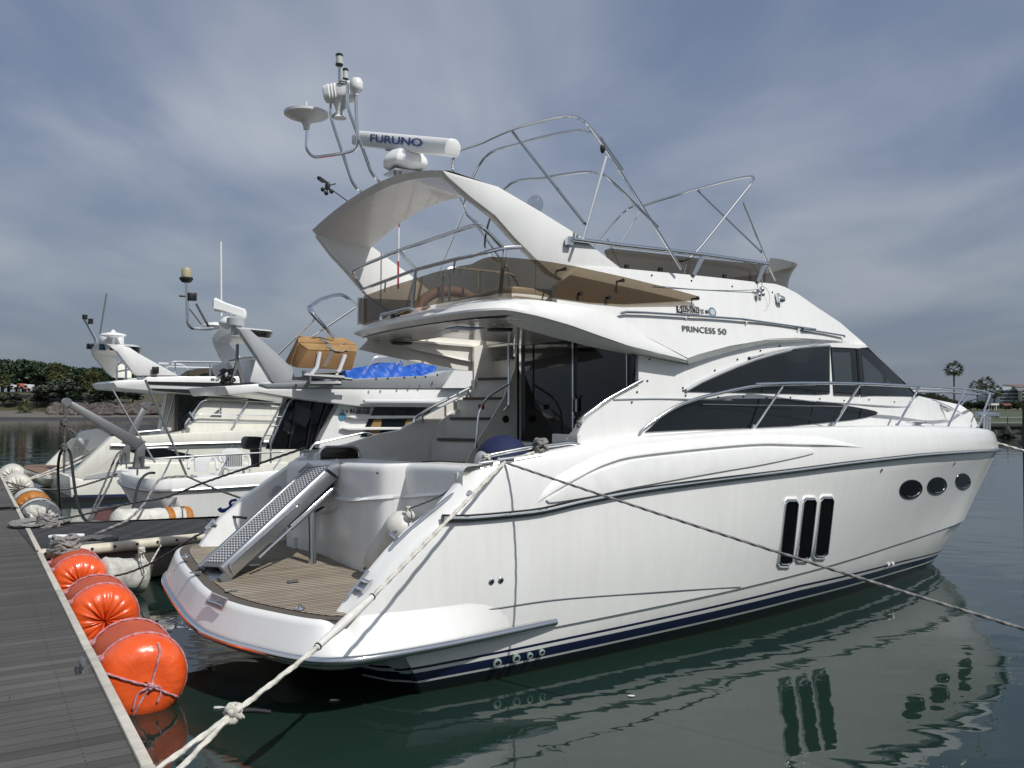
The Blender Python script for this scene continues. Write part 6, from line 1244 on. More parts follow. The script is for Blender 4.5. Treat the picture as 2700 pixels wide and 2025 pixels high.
plate(B2, 'coaming_end', [('H', 1900, 893), ('H', 1985, 765), ('H', 2130, 765), ('H', 2130, 893)], .0, .05, G, b2)
plate(B2, 'awning_tube', [('H', 1325, 975), ('H', 1890, 975), ('H', 1900, 1008), ('H', 1335, 1006)], .0, .14, Mt['plastic'], b2, .05)
for x0, x1, y in ((1200, 1760, 1104), (1158, 1640, 1188)): plate(B2, 'side_louvre', [('H', x0, y-4), ('H', x0+40, y-10), ('H', x1, y-9), ('H', x1, y+9), ('H', x0+60, y+14)], -.33, .10, G, b2, .02)
bar(B2, 'side_handrail', [('H', 930, 1345), ('H', 960, 1300), ('H', 1340, 1216), ('H', 1395, 1235)], -.25, .025, CHR, b2, .1)
wu = (0, 0, 1)
for ch, x0, x1, y0, y1 in (('\u5bae', 1162, 1180, 1072, 1072), ('\u5d0e', 1192, 1210, 1074, 1074)): text('port_name', ch, B2.P('H', x0, y0, v=-.44), B2.P('H', x1, y1, v=-.44), wu, Mt['ltblack'], b2, B2, lift=.01)
plate(B2, 'class_plate', [('H', 1226, 1048), ('H', 1258, 1049), ('H', 1258, 1077), ('H', 1226, 1076)], -.435, .01, Mt['ltblack'], b2)
text('class_number', '3', B2.P('H', 1236, 1072, v=-.42), B2.P('H', 1249, 1072, v=-.42), wu, Mt['white'], b2, B2, h=.13, lift=.004)
plate(B2, 'registration_plate', [('H', 1265, 1055), ('H', 1373, 1058), ('H', 1373, 1084), ('H', 1265, 1082)], -.437, .01, Mt['sticker'], b2)
text('registration_number', '260-35280', B2.P('H', 1268, 1080, v=-.43), B2.P('H', 1371, 1083, v=-.43), wu, Mt['ltblack'], b2, B2, h=.16, lift=.006)
c = B2.P('H', 1168, 1101, v=-.44); m = MB(B2); m.lathe([(.10, 0), (.10, .008)], c, (0, 1, 0), 16); m.build('inspection_sticker', mat('sticker_blue_far', (.08, .22, .33), .5), b2)
# arch of the middle boat
la = [('U', 565, 765), ('U', 690, 772), ('U', 742, 792), ('U', 1120, 1130), ('U', 1335, 1330), ('U', 1350, 1440), ('U', 1545, 1440), ('U', 1545, 1520), ('U', 1085, 1535), ('U', 1040, 1500), ('U', 830, 1160), ('U', 590, 805)]
za = B2.P('U', 1085, 1535, v=-.15)[2]
plate(B2, 'arch_leg', la, -.15, .22, Mt['grey_or_shaded_gel'], b2, .02, tilt=(za, .12))  # shade of the leaning white leg put into its grey colour
plate(B2, 'arch_leg', [('U', 225, 880), ('U', 385, 890), ('U', 400, 930), ('U', 470, 1010), ('U', 620, 1185), ('U', 560, 1230), ('U', 380, 1240), ('U', 310, 1130), ('U', 240, 980)], -3.0, .2, G, b2, .02)
t0, t1_ = B2.P('U', 570, 770, v=-.1), B2.P('U', 560, 810, v=-.15); s0, s1 = B2.P('U', 225, 870, v=-3.0), B2.P('U', 230, 900, v=-3.0)
m = MB(B2)
rows = []
for s in np.linspace(0, 1, 10):
    k = .12*math.sin(math.pi*s)**.7; c_ = t0+(s0-t0)*s+np.array([0, 0, k]); rows.append([c_, c_+np.array([.05, 0, -.16]), c_+np.array([.75, 0, -.20]), c_+np.array([.8, 0, -.03])])
m.grid(rows, cv=True); m.build('arch_top', G, b2, smooth=30)
q = lambda x, y, v=-1.3: B2.P('U', x, y, v=v)
m = MB(B2); c_ = q(480, 700); r_ = np.linalg.norm(q(655, 690)-q(300, 690))/2
m.lathe([(r_*.6, -.45*r_), (r_*.95, -.12*r_), (r_, 0), (r_*.93, .2*r_), (r_*.6, .48*r_), (r_*.25, .55*r_), (r_*.2, .8*r_)], c_, (0, 0, 1), 18); m.build('radar_pedestal', Mt['white'], b2, smooth=50)
l_, r2_ = q(255, 440, -1.5), q(665, 570, -1.1); ax = unit(r2_-l_); m = MB(B2); e1 = np.array([0, 0, 1.]); e2 = unit(np.cross(ax, e1))
pr8 = lambda c_, s: [np.array(c_)+s*(e1*a+e2*b_) for a, b_ in ((.17, .0), (.12, .12), (-.1, .14), (-.16, .05), (-.16, -.05), (-.1, -.14), (.12, -.12))]
m.grid([pr8(l_-ax*.05, .5), pr8(l_, 1), pr8(l_+(r2_-l_)*.35, .75), pr8(r2_, .7), pr8(r2_+ax*.03, .4)], cv=True); m.poly(pr8(l_-ax*.05, .5)); m.poly(pr8(r2_+ax*.03, .4)); m.build('radar_scanner', Mt['white'], b2, smooth=40)
m = MB(B2); c_ = q(535, 690, -.5); m.lathe([(.10, -.28), (.11, -.1), (.2, -.06), (.2, .1), (.13, .14)], c_, (0, 0, 1), 14); m.build('searchlight', Mt['grey_or_shaded_gel'], b2)
m = MB(B2); c_ = q(255, 735, -2.2); m.lathe([(.05, -.08), (.30, 0), (.25, .06), (.03, .1)], c_, (0, 0, 1), 16); m.build('satellite_antenna', Mt['white'], b2)
bar(B2, 'whip_aerial', [('H', 287, 370), ('S', 477, 522)], -2.2, .022, Mt['white'], b2)
bar(B2, 'light_mast', [('G', 2010, 590), ('G', 1900, 600), ('G', 1800, 590), ('G', 1765, 540), ('G', 1755, 160)], -2.0, .045, CHR, b2, .25)
bar(B2, 'mast_stay', [('G', 1845, 358), ('G', 1975, 600)], -2.0, .03, Mt['alu'], b2); bar(B2, 'mast_stay', [('G', 1778, 402), ('G', 1895, 555)], -2.0, .018, Mt['alu'], b2)
m = MB(B2); c_ = B2.P('G', 1752, 130, v=-2.0); m.lathe([(.09, -.08), (.16, .0), (.16, .04), (.10, .05)], c_, n=12); o = m.build('mast_light', Mt['black'], b2); m = MB(B2); m.lathe([(.11, .05), (.12, .2), (.10, .26)], c_, n=12); m.build('mast_light_lens', mat('yellowed_lens', (.45, .40, .26), .3), o)
m = MB(B2); c_ = B2.P('G', 1808, 295, v=-2.0); m.box(c_, (.18, .16, .19)); m.tube([c_+np.array([-.3, 0, 0]), c_], .025, 6); m.build('mast_floodlight', Mt['black'], b2, bev=.02)
# anchor-like bracket and gear on the aft flybridge
plate(B2, 'rod_rack', [('U', 555, 985), ('U', 580, 985), ('U', 578, 1200), ('U', 655, 1480), ('U', 650, 1525), ('U', 625, 1520), ('U', 560, 1330), ('U', 505, 1440), ('U', 470, 1520), ('U', 470, 1500), ('U', 545, 1230)], -.4, .1, Mt['alu'], b2)
plate(B2, 'gear_bag', [('U', 260, 1265), ('U', 400, 1240), ('U', 500, 1250), ('U', 505, 1400), ('U', 400, 1470), ('U', 310, 1420)], -1.2, .5, Mt['plastic'], b2, .08)
m = MB(B2); knot(m, q(410, 1430, -.6), .19, .022, 5); knot(m, q(410, 1510, -.6), .12, .04, 6); m.build('gear_clutter', Mt['black'], b2, smooth=60)
for x in (400, 440): bar(B2, 'gear_strap', [('U', 420, 1250), ('U', x, 1440)], -.7, .035, Mt['plastic'], b2)
plate(B2, 'flybridge_locker', [('U', 740, 1190), ('U', 850, 1200), ('U', 1030, 1500), ('U', 860, 1525), ('U', 735, 1520)], -.9, .8, Mt['plastic'], b2, .03)
bar(B2, 'flybridge_rail', [('U', 440, 1215, -1.0), ('U', 560, 1190, -.9), ('U', 800, 1175, -.7)], 0, .03, Mt['steel'], b2)
bar(B2, 'boat_bimini', [('U', 1900, 905, -.5), ('U', 1560, 540, -.5), ('U', 1530, 480, -.6), ('U', 1700, 365, -1.5), ('U', 1900, 300, -2.2), ('U', 2010, 290, -2.5), ('U', 2100, 340, -2.7), ('U', 2260, 480, -2.8)], 0, .035, CHR, b2, .2)
bar(B2, 'boat_bimini', [('U', 1850, 820, -.45), ('U', 1560, 480, -.55), ('U', 1720, 378, -1.5), ('U', 1900, 315, -2.2), ('U', 2010, 306, -2.5), ('U', 2080, 350, -2.7), ('U', 2260, 500, -2.8)], 0, .03, CHR, b2, .2)
for a, c in ((('U', 1630, 640), ('U', 1120, 1130)), (('U', 2195, 480), ('U', 1600, 880))): bar(B2, 'bimini_strut', [a, c], -.6, .028, CHR, b2)
bar(B2, 'bow_rail', [('H', 1310, 820), ('H', 1390, 680), ('H', 1420, 665), ('H', 1560, 655)], -.6, .028, CHR, b2, .1); bar(B2, 'rail_stanchion', [('H', 1585, 680), ('H', 1510, 815)], -.7, .022, CHR, b2); bar(B2, 'rail_stanchion', [('H', 1560, 655), ('H', 1610, 725)], -1.5, .022, CHR, b2)
m = MB(B2)
for x, y in ((1415, 827), (1500, 824), (1620, 818), (1700, 815), (1775, 812), (1862, 798)): m.ball(B2.P('H', x, y, v=.07), .03, 6, 4)
m.build('cover_studs', Mt['black'], b2)
text('hull_lettering', '\u2190\u223f\u2190', B2.P('R', 400, 1000, u=.1), B2.P('R', 490, 1070, u=.1), (0, 0, 1), Mt['ltgrey'], b2, B2, h=.2) if False else None
# boxes, rack, tarpaulin: loose things on the middle boat
w2 = lambda p: B2.W(*p)
def wplate(name, pts, v, th, m_, par, bev=.012):
    q = [w2(B2.P(*p, v=v)) for p in pts]; m = MB(); m.prism(q, B2.EV*(-th)); return m.build(name, m_, par, bev=bev)
def carton(label, fq, v0, bq, v1):
    t = thing('tan_carton', label, 'box', WORLD); F4 = [B2.P('U', *p, v=v0) for p in fq]; T2 = [B2.P('U', *p, v=v1) for p in bq]; d = (T2[0]-F4[0]+T2[1]-F4[1])/2; Bk = [T2[0], T2[1], F4[2]+np.array([0, d[1], .05]), F4[3]+np.array([0, d[1], .05])]
    F4, Bk = [w2(p) for p in F4], [w2(p) for p in Bk]; C4 = sum(F4+Bk)/8
    m = MB(); m.grid([F4, Bk], cv=True); m.poly(F4); m.poly(Bk); m.build('carton', Mt['card_shade'], t, bev=.012)
    up4 = [F4[0], F4[1], Bk[1], Bk[0]]; nn = unit(np.cross(up4[1]-up4[0], up4[3]-up4[0])); nn = nn if nn@(up4[0]-C4) > 0 else -nn
    m = MB(); m.prism([p+nn*.004 for p in up4], nn*.012); m.build('carton_top', Mt['card'], t)  # lit top coloured lighter than the shaded sides
    m = MB(); s0, s1 = F4[0]+(F4[1]-F4[0])*.46, F4[0]+(F4[1]-F4[0])*.54; r0, r1 = Bk[0]+(Bk[1]-Bk[0])*.44, Bk[0]+(Bk[1]-Bk[0])*.52; m.prism([p+nn*.018 for p in (s0, s1, r1, r0)], nn*.004)
    fn = unit(np.cross(F4[1]-F4[0], F4[3]-F4[0])); fn = fn if fn@(F4[0]-C4) > 0 else -fn; m.prism([p+fn*.006 for p in (s0, s1, s1+(F4[3]-F4[0])*.9, s0+(F4[3]-F4[0])*.9)], fn*.004); m.build('grey_tape', Mt['tape'], t)
    m = MB(); k = random.Random(int(v0*10)); m.tube([s0+(F4[1]-F4[0])*q+nn*(.03+.03*k.random())+(F4[3]-F4[0])*(.12*math.sin(q*9)) for q in np.linspace(-.12, .34, 12)], .014, 5); m.build('torn_flap', Mt['tape'], t)
carton('large tan cardboard carton, front one of two strapped on the middle boat', [(1535, 1068), (2215, 1098), (2150, 1348), (1398, 1315)], .10, [(1410, 978), (2215, 1008)], -.30)
carton('tan cardboard carton tilted behind the front one on the middle boat', [(1402, 968), (2215, 1003), (2150, 1300), (1292, 1275)], -.36, [(1395, 885), (2062, 912)], -.75)
t = thing('carton_rack', 'rusty steel folding rack carrying the tan cartons on the middle boat', 'rack', WORLD)
for nme, L, r_, mm in (('rack_arm', ((1005, 630), (985, 740), (940, 800)), .05, 'plastic'), ('rack_arm', ((1190, 650), (1150, 760), (1120, 800)), .05, 'plastic'), ('rack_frame', ((930, 800), (930, 860), (1155, 858), (1155, 820)), .06, 'alu'), ('rack_bar', ((885, 800), (1180, 820)), .06, 'alu'), ('rack_bar', ((890, 765), (890, 805)), .05, 'alu'), ('rack_bar', ((960, 790), (1160, 780)), .05, 'black'), ('rack_bar', ((1080, 820), (1240, 830)), .04, 'alu')):
    m = MB(); m.tube([w2(B2.P('H', x, y, v=.16)) for x, y in L], r_, 6); m.build(nme, Mt[mm], t)
def drape(name, label, top_, bot_, v, depth, m_, seed):
    k = random.Random(seed); a = resamp([B2.P(*p, v=v) for p in top_], 40); b_ = resamp([B2.P(*p, v=v) for p in bot_], 40); m = MB(); rows = []
    for s in np.linspace(0, 1, 14): rows.append([w2(p+(q-p)*s+np.array([0, .05*math.sin(i*.5+s*3+seed)+.025*math.sin(i*1.3-s*5)+.25*s, 0])) for i, (p, q) in enumerate(zip(a, b_))])
    back = [[w2(p+np.array([0, -depth, -.15]))for p in a]]; m.grid(back+rows); return tag(m.build(name, m_, smooth=70), label, 'tarpaulin')
drape('blue_tarpaulin', 'bright blue tarpaulin heaped on the middle boat beside the cartons', [('H', 1130, 780), ('H', 1200, 760), ('H', 1300, 740), ('H', 1440, 708), ('H', 1580, 712), ('H', 1700, 790)], [('H', 1130, 830), ('H', 1300, 828), ('H', 1500, 825), ('H', 1700, 815)], -.7, 1.2, Mt['tarp'], 1)
drape('blue_tarpaulin', 'smaller blue tarpaulin heap at the right, nearer the bow of the middle boat', [('H', 1610, 745), ('H', 1650, 725), ('H', 1740, 712), ('H', 1850, 735), ('H', 1845, 780)], [('H', 1640, 800), ('H', 1700, 812), ('H', 1800, 800), ('H', 1835, 790)], -.9, 1.0, Mt['tarp'], 4)
# plastic chairs in its cockpit and the spare outboard
def chair(name, label, pts_back, v, slats, arms):
    t = thing(name, label, 'chair', WORLD); q = [B2.P('R', *p, v=v) for p in pts_back]; c_ = sum(q)/len(q)
    m = MB(); m.prism([w2(p) for p in q], B2.EV*.05); 
    m.build('backrest', Mt['plastic'], t, bev=.015)
    m = MB()
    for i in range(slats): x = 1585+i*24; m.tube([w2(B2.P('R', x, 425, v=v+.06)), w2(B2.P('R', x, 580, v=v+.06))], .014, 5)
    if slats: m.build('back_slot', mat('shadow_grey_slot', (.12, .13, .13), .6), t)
    for L in arms: m = MB(); m.tube(crv([w2(B2.P('R', x, y, v=v+d_)) for x, y, d_ in L], 4), .035, 6); m.build('armrest', Mt['plastic'], t)
    zb = c_[2]-.38; m = MB(); m.box(w2((c_[0], v+.30, zb+.1)), (.55, .55, .05), (B2.EU, B2.EV, (0, 0, 1))); m.build('seat', Mt['plastic'], t, bev=.015)
    for du in (-.24, .24):
        for dv in (.05, .54): m = MB(); m.tube([w2((c_[0]+du, v+dv, zb+.1)), w2((c_[0]+du*1.1, v+dv, zb-.3))], .03, 6); m.build('leg', Mt['plastic'], t)
chair('plastic_chair', 'white plastic garden chair with a plain back in the cockpit of the middle boat', [(1200, 480), (1250, 465), (1380, 462), (1420, 470), (1370, 540), (1365, 635), (1210, 635), (1195, 540)], -1.0, 0, (((1190, 480, 0), (1145, 510, .2), (1140, 600, .4)), ((1410, 472, 0), (1455, 510, .2), (1470, 610, .4))))
chair('plastic_chair', 'grey white plastic chair with a slatted rounded back in the cockpit of the middle boat', [(1500, 430), (1525, 390), (1600, 362), (1690, 362), (1760, 390), (1790, 430), (1760, 600), (1570, 605)], -1.2, 8, (((1505, 440, 0), (1500, 490, .2), (1525, 530, .3)), ((1790, 440, 0), (1845, 480, .2), (1850, 580, .4))))
t = thing('outboard_motor', 'black outboard motor stored at the cockpit ladder of the middle boat', 'outboard motor', WORLD); q = [w2(B2.P('R', x, y, v=-1.6)) for x, y in ((1800, 345), (1820, 245), (1860, 228), (2000, 230), (2030, 270), (2000, 350), (1930, 385), (1830, 378))]
m = MB(); m.prism(q, -B2.EV*.45); m.build('cowling', Mt['black'], t, bev=.05, seg=3); m = MB(); m.tube([w2(B2.P('R', 1910, 370, v=-1.8)), w2(B2.P('R', 1910, 580, v=-1.8))], .12, 8); m.build('leg', Mt['black'], t)
# swim ladder platform of the middle boat
plate(B2, 'stern_platform', [('T', 1760, 1400), ('T', 1720, 1310), ('T', 1990, 1150), ('T', 2300, 1090), ('T', 2600, 1130), ('T', 2600, 1440), ('T', 1800, 1440)], -1.6, .8, G, b2, .04) if False else None
m = MB(B2); a_, b_ = B2.P('T', 1800, 1240, w=.55), B2.P('T', 2300, 1180, w=.55)
pf = [B2.P('T', x, y, w=.5) for x, y in ((1720, 1330), (1830, 1200), (2300, 1110), (2450, 1440), (1760, 1440))]; m.prism(pf, (0, 0, -.1)); m.build('stern_platform', G, b2, bev=.02)
m = MB(B2); pf2 = [sum(pf)/5+(p-sum(pf)/5)*.9+np.array([0, 0, .012]) for p in pf]; m.prism(pf2, (0, 0, -.01)); m.build('platform_slats', mat('red_brown_slats', (.10, .03, .022), .6), b2)
# --- far left boat
B3 = boat_frame(36, 'I', 545, 780, 25.5)
b3 = thing('cream_yacht', 'cream white flybridge cruiser with black side bands, farthest of the three boats', 'motor yacht', B3)
pl3 = lambda name, pts, v, th, m_, bev=.03, **k: plate(B3, name, pts, v, th, m_, b3, bev, **k)
CRM = Mt['cream']
pl3('hull', [('I', 530, 745), ('I', 640, 770), ('I', 900, 690), ('I', 1000, 640), ('I', 2300, 640), ('I', 2300, 950), ('I', 930, 1000), ('I', 570, 1010), ('I', 545, 900)], 0, 4.0, CRM, .05)
pl3('boot_stripe', [('I', 560, 890), ('I', 1000, 880), ('I', 1500, 870), ('I', 1500, 893), ('I', 565, 907)], .02, .03, Mt['navy'], 0); pl3('antifouling', [('I', 480, 905), ('I', 1500, 905), ('I', 1500, 975), ('I', 490, 975)], .03, 4.05, Mt['black'], 0)
pl3('quarter_panel', [('I', 545, 745), ('I', 860, 445), ('I', 880, 440), ('I', 1040, 440), ('I', 1300, 420), ('I', 2300, 370), ('I', 2300, 480), ('I', 1500, 500), ('I', 1000, 520), ('I', 900, 600), ('I', 900, 690), ('I', 640, 775)], -.02, .5, CRM, .04)
pl3('upper_topside', [('I', 855, 520), ('I', 1500, 500), ('I', 2300, 480), ('I', 2300, 700), ('I', 900, 700), ('I', 880, 600)], -.06, .3, CRM, 0)
pl3('side_window', [('I', 985, 545), ('I', 1100, 528), ('I', 1250, 530), ('I', 1500, 585), ('I', 1560, 600), ('I', 1430, 605), ('I', 1150, 600)], -.03, .03, Mt['glass'], 0)
pl3('topside_stripe', [('I', 660, 745), ('I', 900, 700), ('I', 1000, 690), ('I', 1000, 735), ('I', 640, 770)], .02, .03, Mt['grey_or_shaded_gel'], 0)
bar(B3, 'rub_rail', [('I', 850, 508), ('I', 1000, 510), ('I', 1500, 493), ('I', 2300, 475)], .03, .05, Mt['steel'], b3)
bar(B3, 'side_rail', [('I', 960, 415), ('I', 1230, 392)], -.1, .03, CHR, b3)
pfm = [B3.P('T', x, y, w=.62) for x, y in ((455, 385), (560, 350), (880, 345), (1100, 350), (1400, 385), (1390, 480), (1340, 525), (1100, 530), (760, 515), (500, 420))]
m = MB(B3); m.prism(pfm, (0, 0, .03)); m.build('teak_platform', mat('red_teak_far', (.21, .125, .085), .75), b3)
m = MB(B3); low3 = [p+np.array([0, 0, -.01]) for p in pfm]; bt = [sum(low3)/len(low3)+(p-sum(low3)/len(low3))*np.array([.85, .85, 1])+np.array([.1, 0, -.42]) for p in low3]; m.grid([low3, [p+np.array([-.03, .02, -.12]) for p in low3], bt], cv=True); m.build('stern_hull', CRM, b3, smooth=60)
pl3('port_quarter', [('I', 355, 660), ('I', 560, 455), ('I', 700, 430), ('I', 760, 480), ('I', 560, 660)], -3.4, .3, CRM)
pl3('stern_seat', [('I', 600, 430), ('I', 640, 400), ('I', 760, 380), ('I', 860, 440), ('I', 700, 560), ('I', 600, 470)], -2.6, .4, Mt['plastic'])
pl3('cockpit_windbreak', [('I', 610, 410), ('I', 650, 400), ('I', 760, 385), ('I', 900, 360), ('I', 1200, 345), ('I', 1210, 390), ('I', 860, 420), ('I', 740, 460)], -3.3, .1, Mt['grey_or_shaded_gel'])
c_ = B3.P('I', 605, 560, v=-2.2)
pl3('clear_panel', [('I', 520, 600), ('I', 580, 470), ('I', 690, 460), ('I', 600, 640), ('I', 540, 655)], -2.4, .02, Mt['clear'], 0)
m = MB(B3); m.tube(crv([B3.P('I', x, y, v=-2.38) for x, y in ((570, 590), (575, 540), (600, 525), (610, 545), (585, 560))], 4), .015, 5); m.build('monogram', Mt['ltgrey'], b3)
for a, c in ((('I', 530, 382), ('I', 600, 440)), (('I', 615, 395), ('I', 690, 460))): bar(B3, 'stern_post', [a, c], -2.8, .05, CHR, b3)
# house and flybridge of the far boat
pl3('saloon', [('I', 1430, 380), ('I', 1560, 170), ('I', 1600, 140), ('I', 1900, 160), ('I', 2400, 250), ('I', 2400, 480), ('I', 1300, 440)], -.6, 2.8, CRM, .06)
pl3('saloon_recess', [('I', 1370, 110), ('I', 1640, 110), ('I', 1560, 170), ('I', 1430, 375), ('I', 1365, 390)], -.8, .5, Mt['dglass'], 0)
pl3('aft_pillar', [('I', 1290, 105), ('I', 1385, 108), ('I', 1368, 390), ('I', 1230, 398)], -1.2, .4, Mt['interior'], 0)
for dx in (0, 55): bar(B3, 'ladder_rail', [('I', 1285+dx, 110), ('I', 1232+dx*.6, 395)], -1.0, .03, Mt['steel'], b3)
pl3('cabin_panel_line', [('I', 1445, 325), ('I', 2300, 335), ('I', 2300, 341), ('I', 1445, 331)], -.585, .02, Mt['grey_or_shaded_gel'], 0)
pl3('dark_band', [('I', 1885, 145), ('I', 2400, 165), ('I', 2400, 225), ('I', 1930, 170)], -.57, .02, Mt['black'], 0)
pl3('emblem_panel', [('I', 1612, 285), ('I', 1700, 213), ('I', 1700, 288)], -.58, .02, Mt['ltgrey'], 0)
bar(B3, 'emblem_line', [('I', 1670, 275), ('I', 1690, 245), ('I', 1680, 230)], -.565, .014, Mt['white'], b3)
bar(B3, 'side_handrail', [('I', 1425, 380), ('I', 1420, 340), ('I', 1545, 175), ('I', 1580, 160), ('I', 2200, 185)], -.45, .035, CHR, b3, .2)
bar(B3, 'side_handrail', [('I', 1480, 300), ('I', 1530, 265), ('I', 2150, 285)], -.45, .025, CHR, b3, .2)
bar(B3, 'side_handrail', [('I', 1795, 375), ('I', 1800, 340), ('I', 1900, 175)], -.42, .035, CHR, b3, .1)
bar(B3, 'rod_holder', [('I', 1445, 255), ('I', 1485, 315)], -.3, .07, CHR, b3)
pl3('flybridge', [('G', 1065, 1100), ('G', 1120, 1080), ('G', 1360, 1075), ('G', 1385, 1045), ('G', 2300, 1040), ('G', 2600, 1040), ('G', 2600, 1260), ('G', 2080, 1235), ('G', 1700, 1205), ('G', 1100, 1155)], -.3, 3.2, G, .05)
pl3('flybridge_band', [('G', 1370, 1090), ('G', 2600, 1112), ('G', 2600, 1150), ('G', 2100, 1145), ('G', 1395, 1118)], -.28, .03, Mt['black'], 0)
pl3('flybridge_band', [('G', 1415, 1155), ('G', 2600, 1185), ('G', 2600, 1240), ('G', 2100, 1228), ('G', 1450, 1178)], -.28, .03, Mt['black'], 0)
pl3('arch_leg', [('G', 1020, 748), ('G', 1160, 752), ('G', 1220, 770), ('G', 1310, 830), ('G', 1680, 1035), ('G', 1300, 1035), ('G', 1255, 1010), ('G', 1100, 810)], -.35, .25, G, .03)
pl3('arch_leg', [('G', 860, 800), ('G', 1000, 815), ('G', 1180, 945), ('G', 1240, 1010), ('G', 1240, 1060), ('G', 1070, 1055), ('G', 1010, 1010), ('G', 880, 850)], -3.2, .2, CRM, .03)
m = MB(B3); rows = []
t0, s0 = B3.P('G', 1025, 750, v=-.35), B3.P('G', 850, 790, v=-3.3)
for s in np.linspace(0, 1, 9): c_ = t0+(s0-t0)*s+np.array([0, 0, .14*math.sin(math.pi*s)]); rows.append([c_, c_+np.array([.04, 0, -.16]), c_+np.array([.9, 0, -.22]), c_+np.array([.9, 0, -.02])])
m.grid(rows, cv=True); m.build('arch_top', G, b3, smooth=30)
c_ = B3.P('G', 1050, 700, v=-1.6); r_ = np.linalg.norm(B3.P('G', 1168, 700, v=-1.6)-B3.P('G', 932, 700, v=-1.6))/2
m = MB(B3); m.lathe([(r_*.95, -.42*r_), (r_, -.36*r_), (r_*.97, .28*r_), (r_*.85, .42*r_), (r_*.3, .45*r_)], c_, (0, 0, 1), 22); m.build('radar_dome', Mt['white'], b3, smooth=50)
m = MB(B3); m.lathe([(r_*.28, -.2), (r_*.28, -.02)], B3.P('G', 965, 735, v=-1.2), (0, 0, 1), 14); m.build('dome_base', mat('dark_teal', (.02, .08, .12), .4), b3)
m = MB(B3); c2_ = B3.P('G', 1065, 660, v=-.9); m.lathe([(.04, -.35), (.05, -.08), (.38, 0), (.34, .05), (.08, .11), (.03, .18)], c2_, (0, 0, 1), 20); m.build('satellite_antenna', Mt['white'], b3)
bar(B3, 'light_mast', [('G', 900, 740), ('G', 898, 690), ('G', 795, 505)], -2.8, .05, CHR, b3); 
m = MB(B3); m.lathe([(.08, -.06), (.08, .07), (.09, .08)], B3.P('G', 798, 488, v=-2.8), n=10); m.lathe([(.075, -.08), (.075, .08)], B3.P('G', 853, 525, v=-2.8), n=10); m.build('mast_light', Mt['black'], b3)
bar(B3, 'whip_aerial', [('G', 940, 645), ('G', 1003, 262)], -2.4, .025, Mt['alu'], b3)
m = MB(B3); c_ = B3.P('G', 850, 760, v=-3.2); m.box(c_, (.22, .2, .18)); m.build('stern_light', Mt['black'], b3, bev=.03)
m = MB(B3); m.box(B3.P('G', 1462, 985, v=-.25), (.2, .08, .22)); m.build('side_light', Mt['black'], b3, bev=.02)
bar(B3, 'fly_rail', [('G', 1098, 1080), ('G', 1098, 940), ('G', 1130, 915), ('G', 1190, 910)], -1.2, .035, CHR, b3, .15); bar(B3, 'fly_rail', [('G', 1095, 1000), ('G', 1225, 978)], -1.0, .03, CHR, b3)
for x in (1185, 1300, 1345): bar(B3, 'fly_stanchion', [('G', x, 1075), ('G', x, 1040 if x > 1200 else 940)], -.9, .035, CHR, b3)
bar(B3, 'fly_side_rail', [('G', 1560, 965), ('G', 1610, 912), ('G', 1650, 905), ('G', 2300, 915)], -.6, .035, CHR, b3, .15); bar(B3, 'fly_side_rail', [('G', 1490, 918), ('G', 1720, 928), ('G', 1770, 960), ('G', 1772, 1035)], -2.8, .035, CHR, b3, .15)
bar(B3, 'fly_side_rail', [('G', 1560, 950), ('G', 2100, 962)], -.6, .02, CHR, b3)
for x in (1648, 1975): bar(B3, 'fly_stanchion', [('G', x, 910), ('G', x, 1040)], -.6, .03, CHR, b3)
pl3('fly_windscreen', [('G', 1700, 1030), ('G', 1750, 995), ('G', 1850, 970), ('G', 2000, 962), ('G', 2300, 962), ('G', 2300, 1040), ('G', 1700, 1040)], -.9, .03, Mt['smoke'], 0)
text('registration_number', '250-', B3.P('G', 2028, 1084, v=-.29), B3.P('G', 2068, 1085, v=-.29), wu, Mt['ltblack'], b3, B3, h=.28, lift=.01)
pl3('class_plate', [('G', 1985, 1062), ('G', 2020, 1062), ('G', 2020, 1082), ('G', 1985, 1082)], -.285, .02, Mt['ltgrey'], 0)
# ---------------------------------------------------------------- trees, palms, buildings far off
def crown_mesh(name, blobs, n, size, m_, seed, droop=0):
    k = random.Random(seed); m = MB(); W_ = [b[3]*b[4]*b[5] for b in blobs]
    for i in range(n):
        b_ = k.choices(blobs, W_)[0]
        while True:
            p = np.array([k.uniform(-1, 1) for _ in range(3)])
            if .35 < np.linalg.norm(p) < 1: break
        c = np.array(b_[:3])+p*np.array(b_[3:6]); a = unit([k.gauss(0, 1), k.gauss(0, 1), k.gauss(0, .7)]); b2_ = unit(np.cross(a, [k.gauss(0, 1), k.gauss(0, 1), k.gauss(0, 1)])); s = size*k.uniform(.55, 1.3)
        m.poly([c-a*s-b2_*s*.5, c+a*s*.2-b2_*s*.65, c+a*s*1.1, c+b2_*s*.6])
    me = m.build(name, m_, smooth=0, weld=False); d = me.data; bpy.data.objects.remove(me); return d
def inst(name, data, parent): o = bpy.data.objects.new(name, data); col.objects.link(o); o.parent = parent; return o
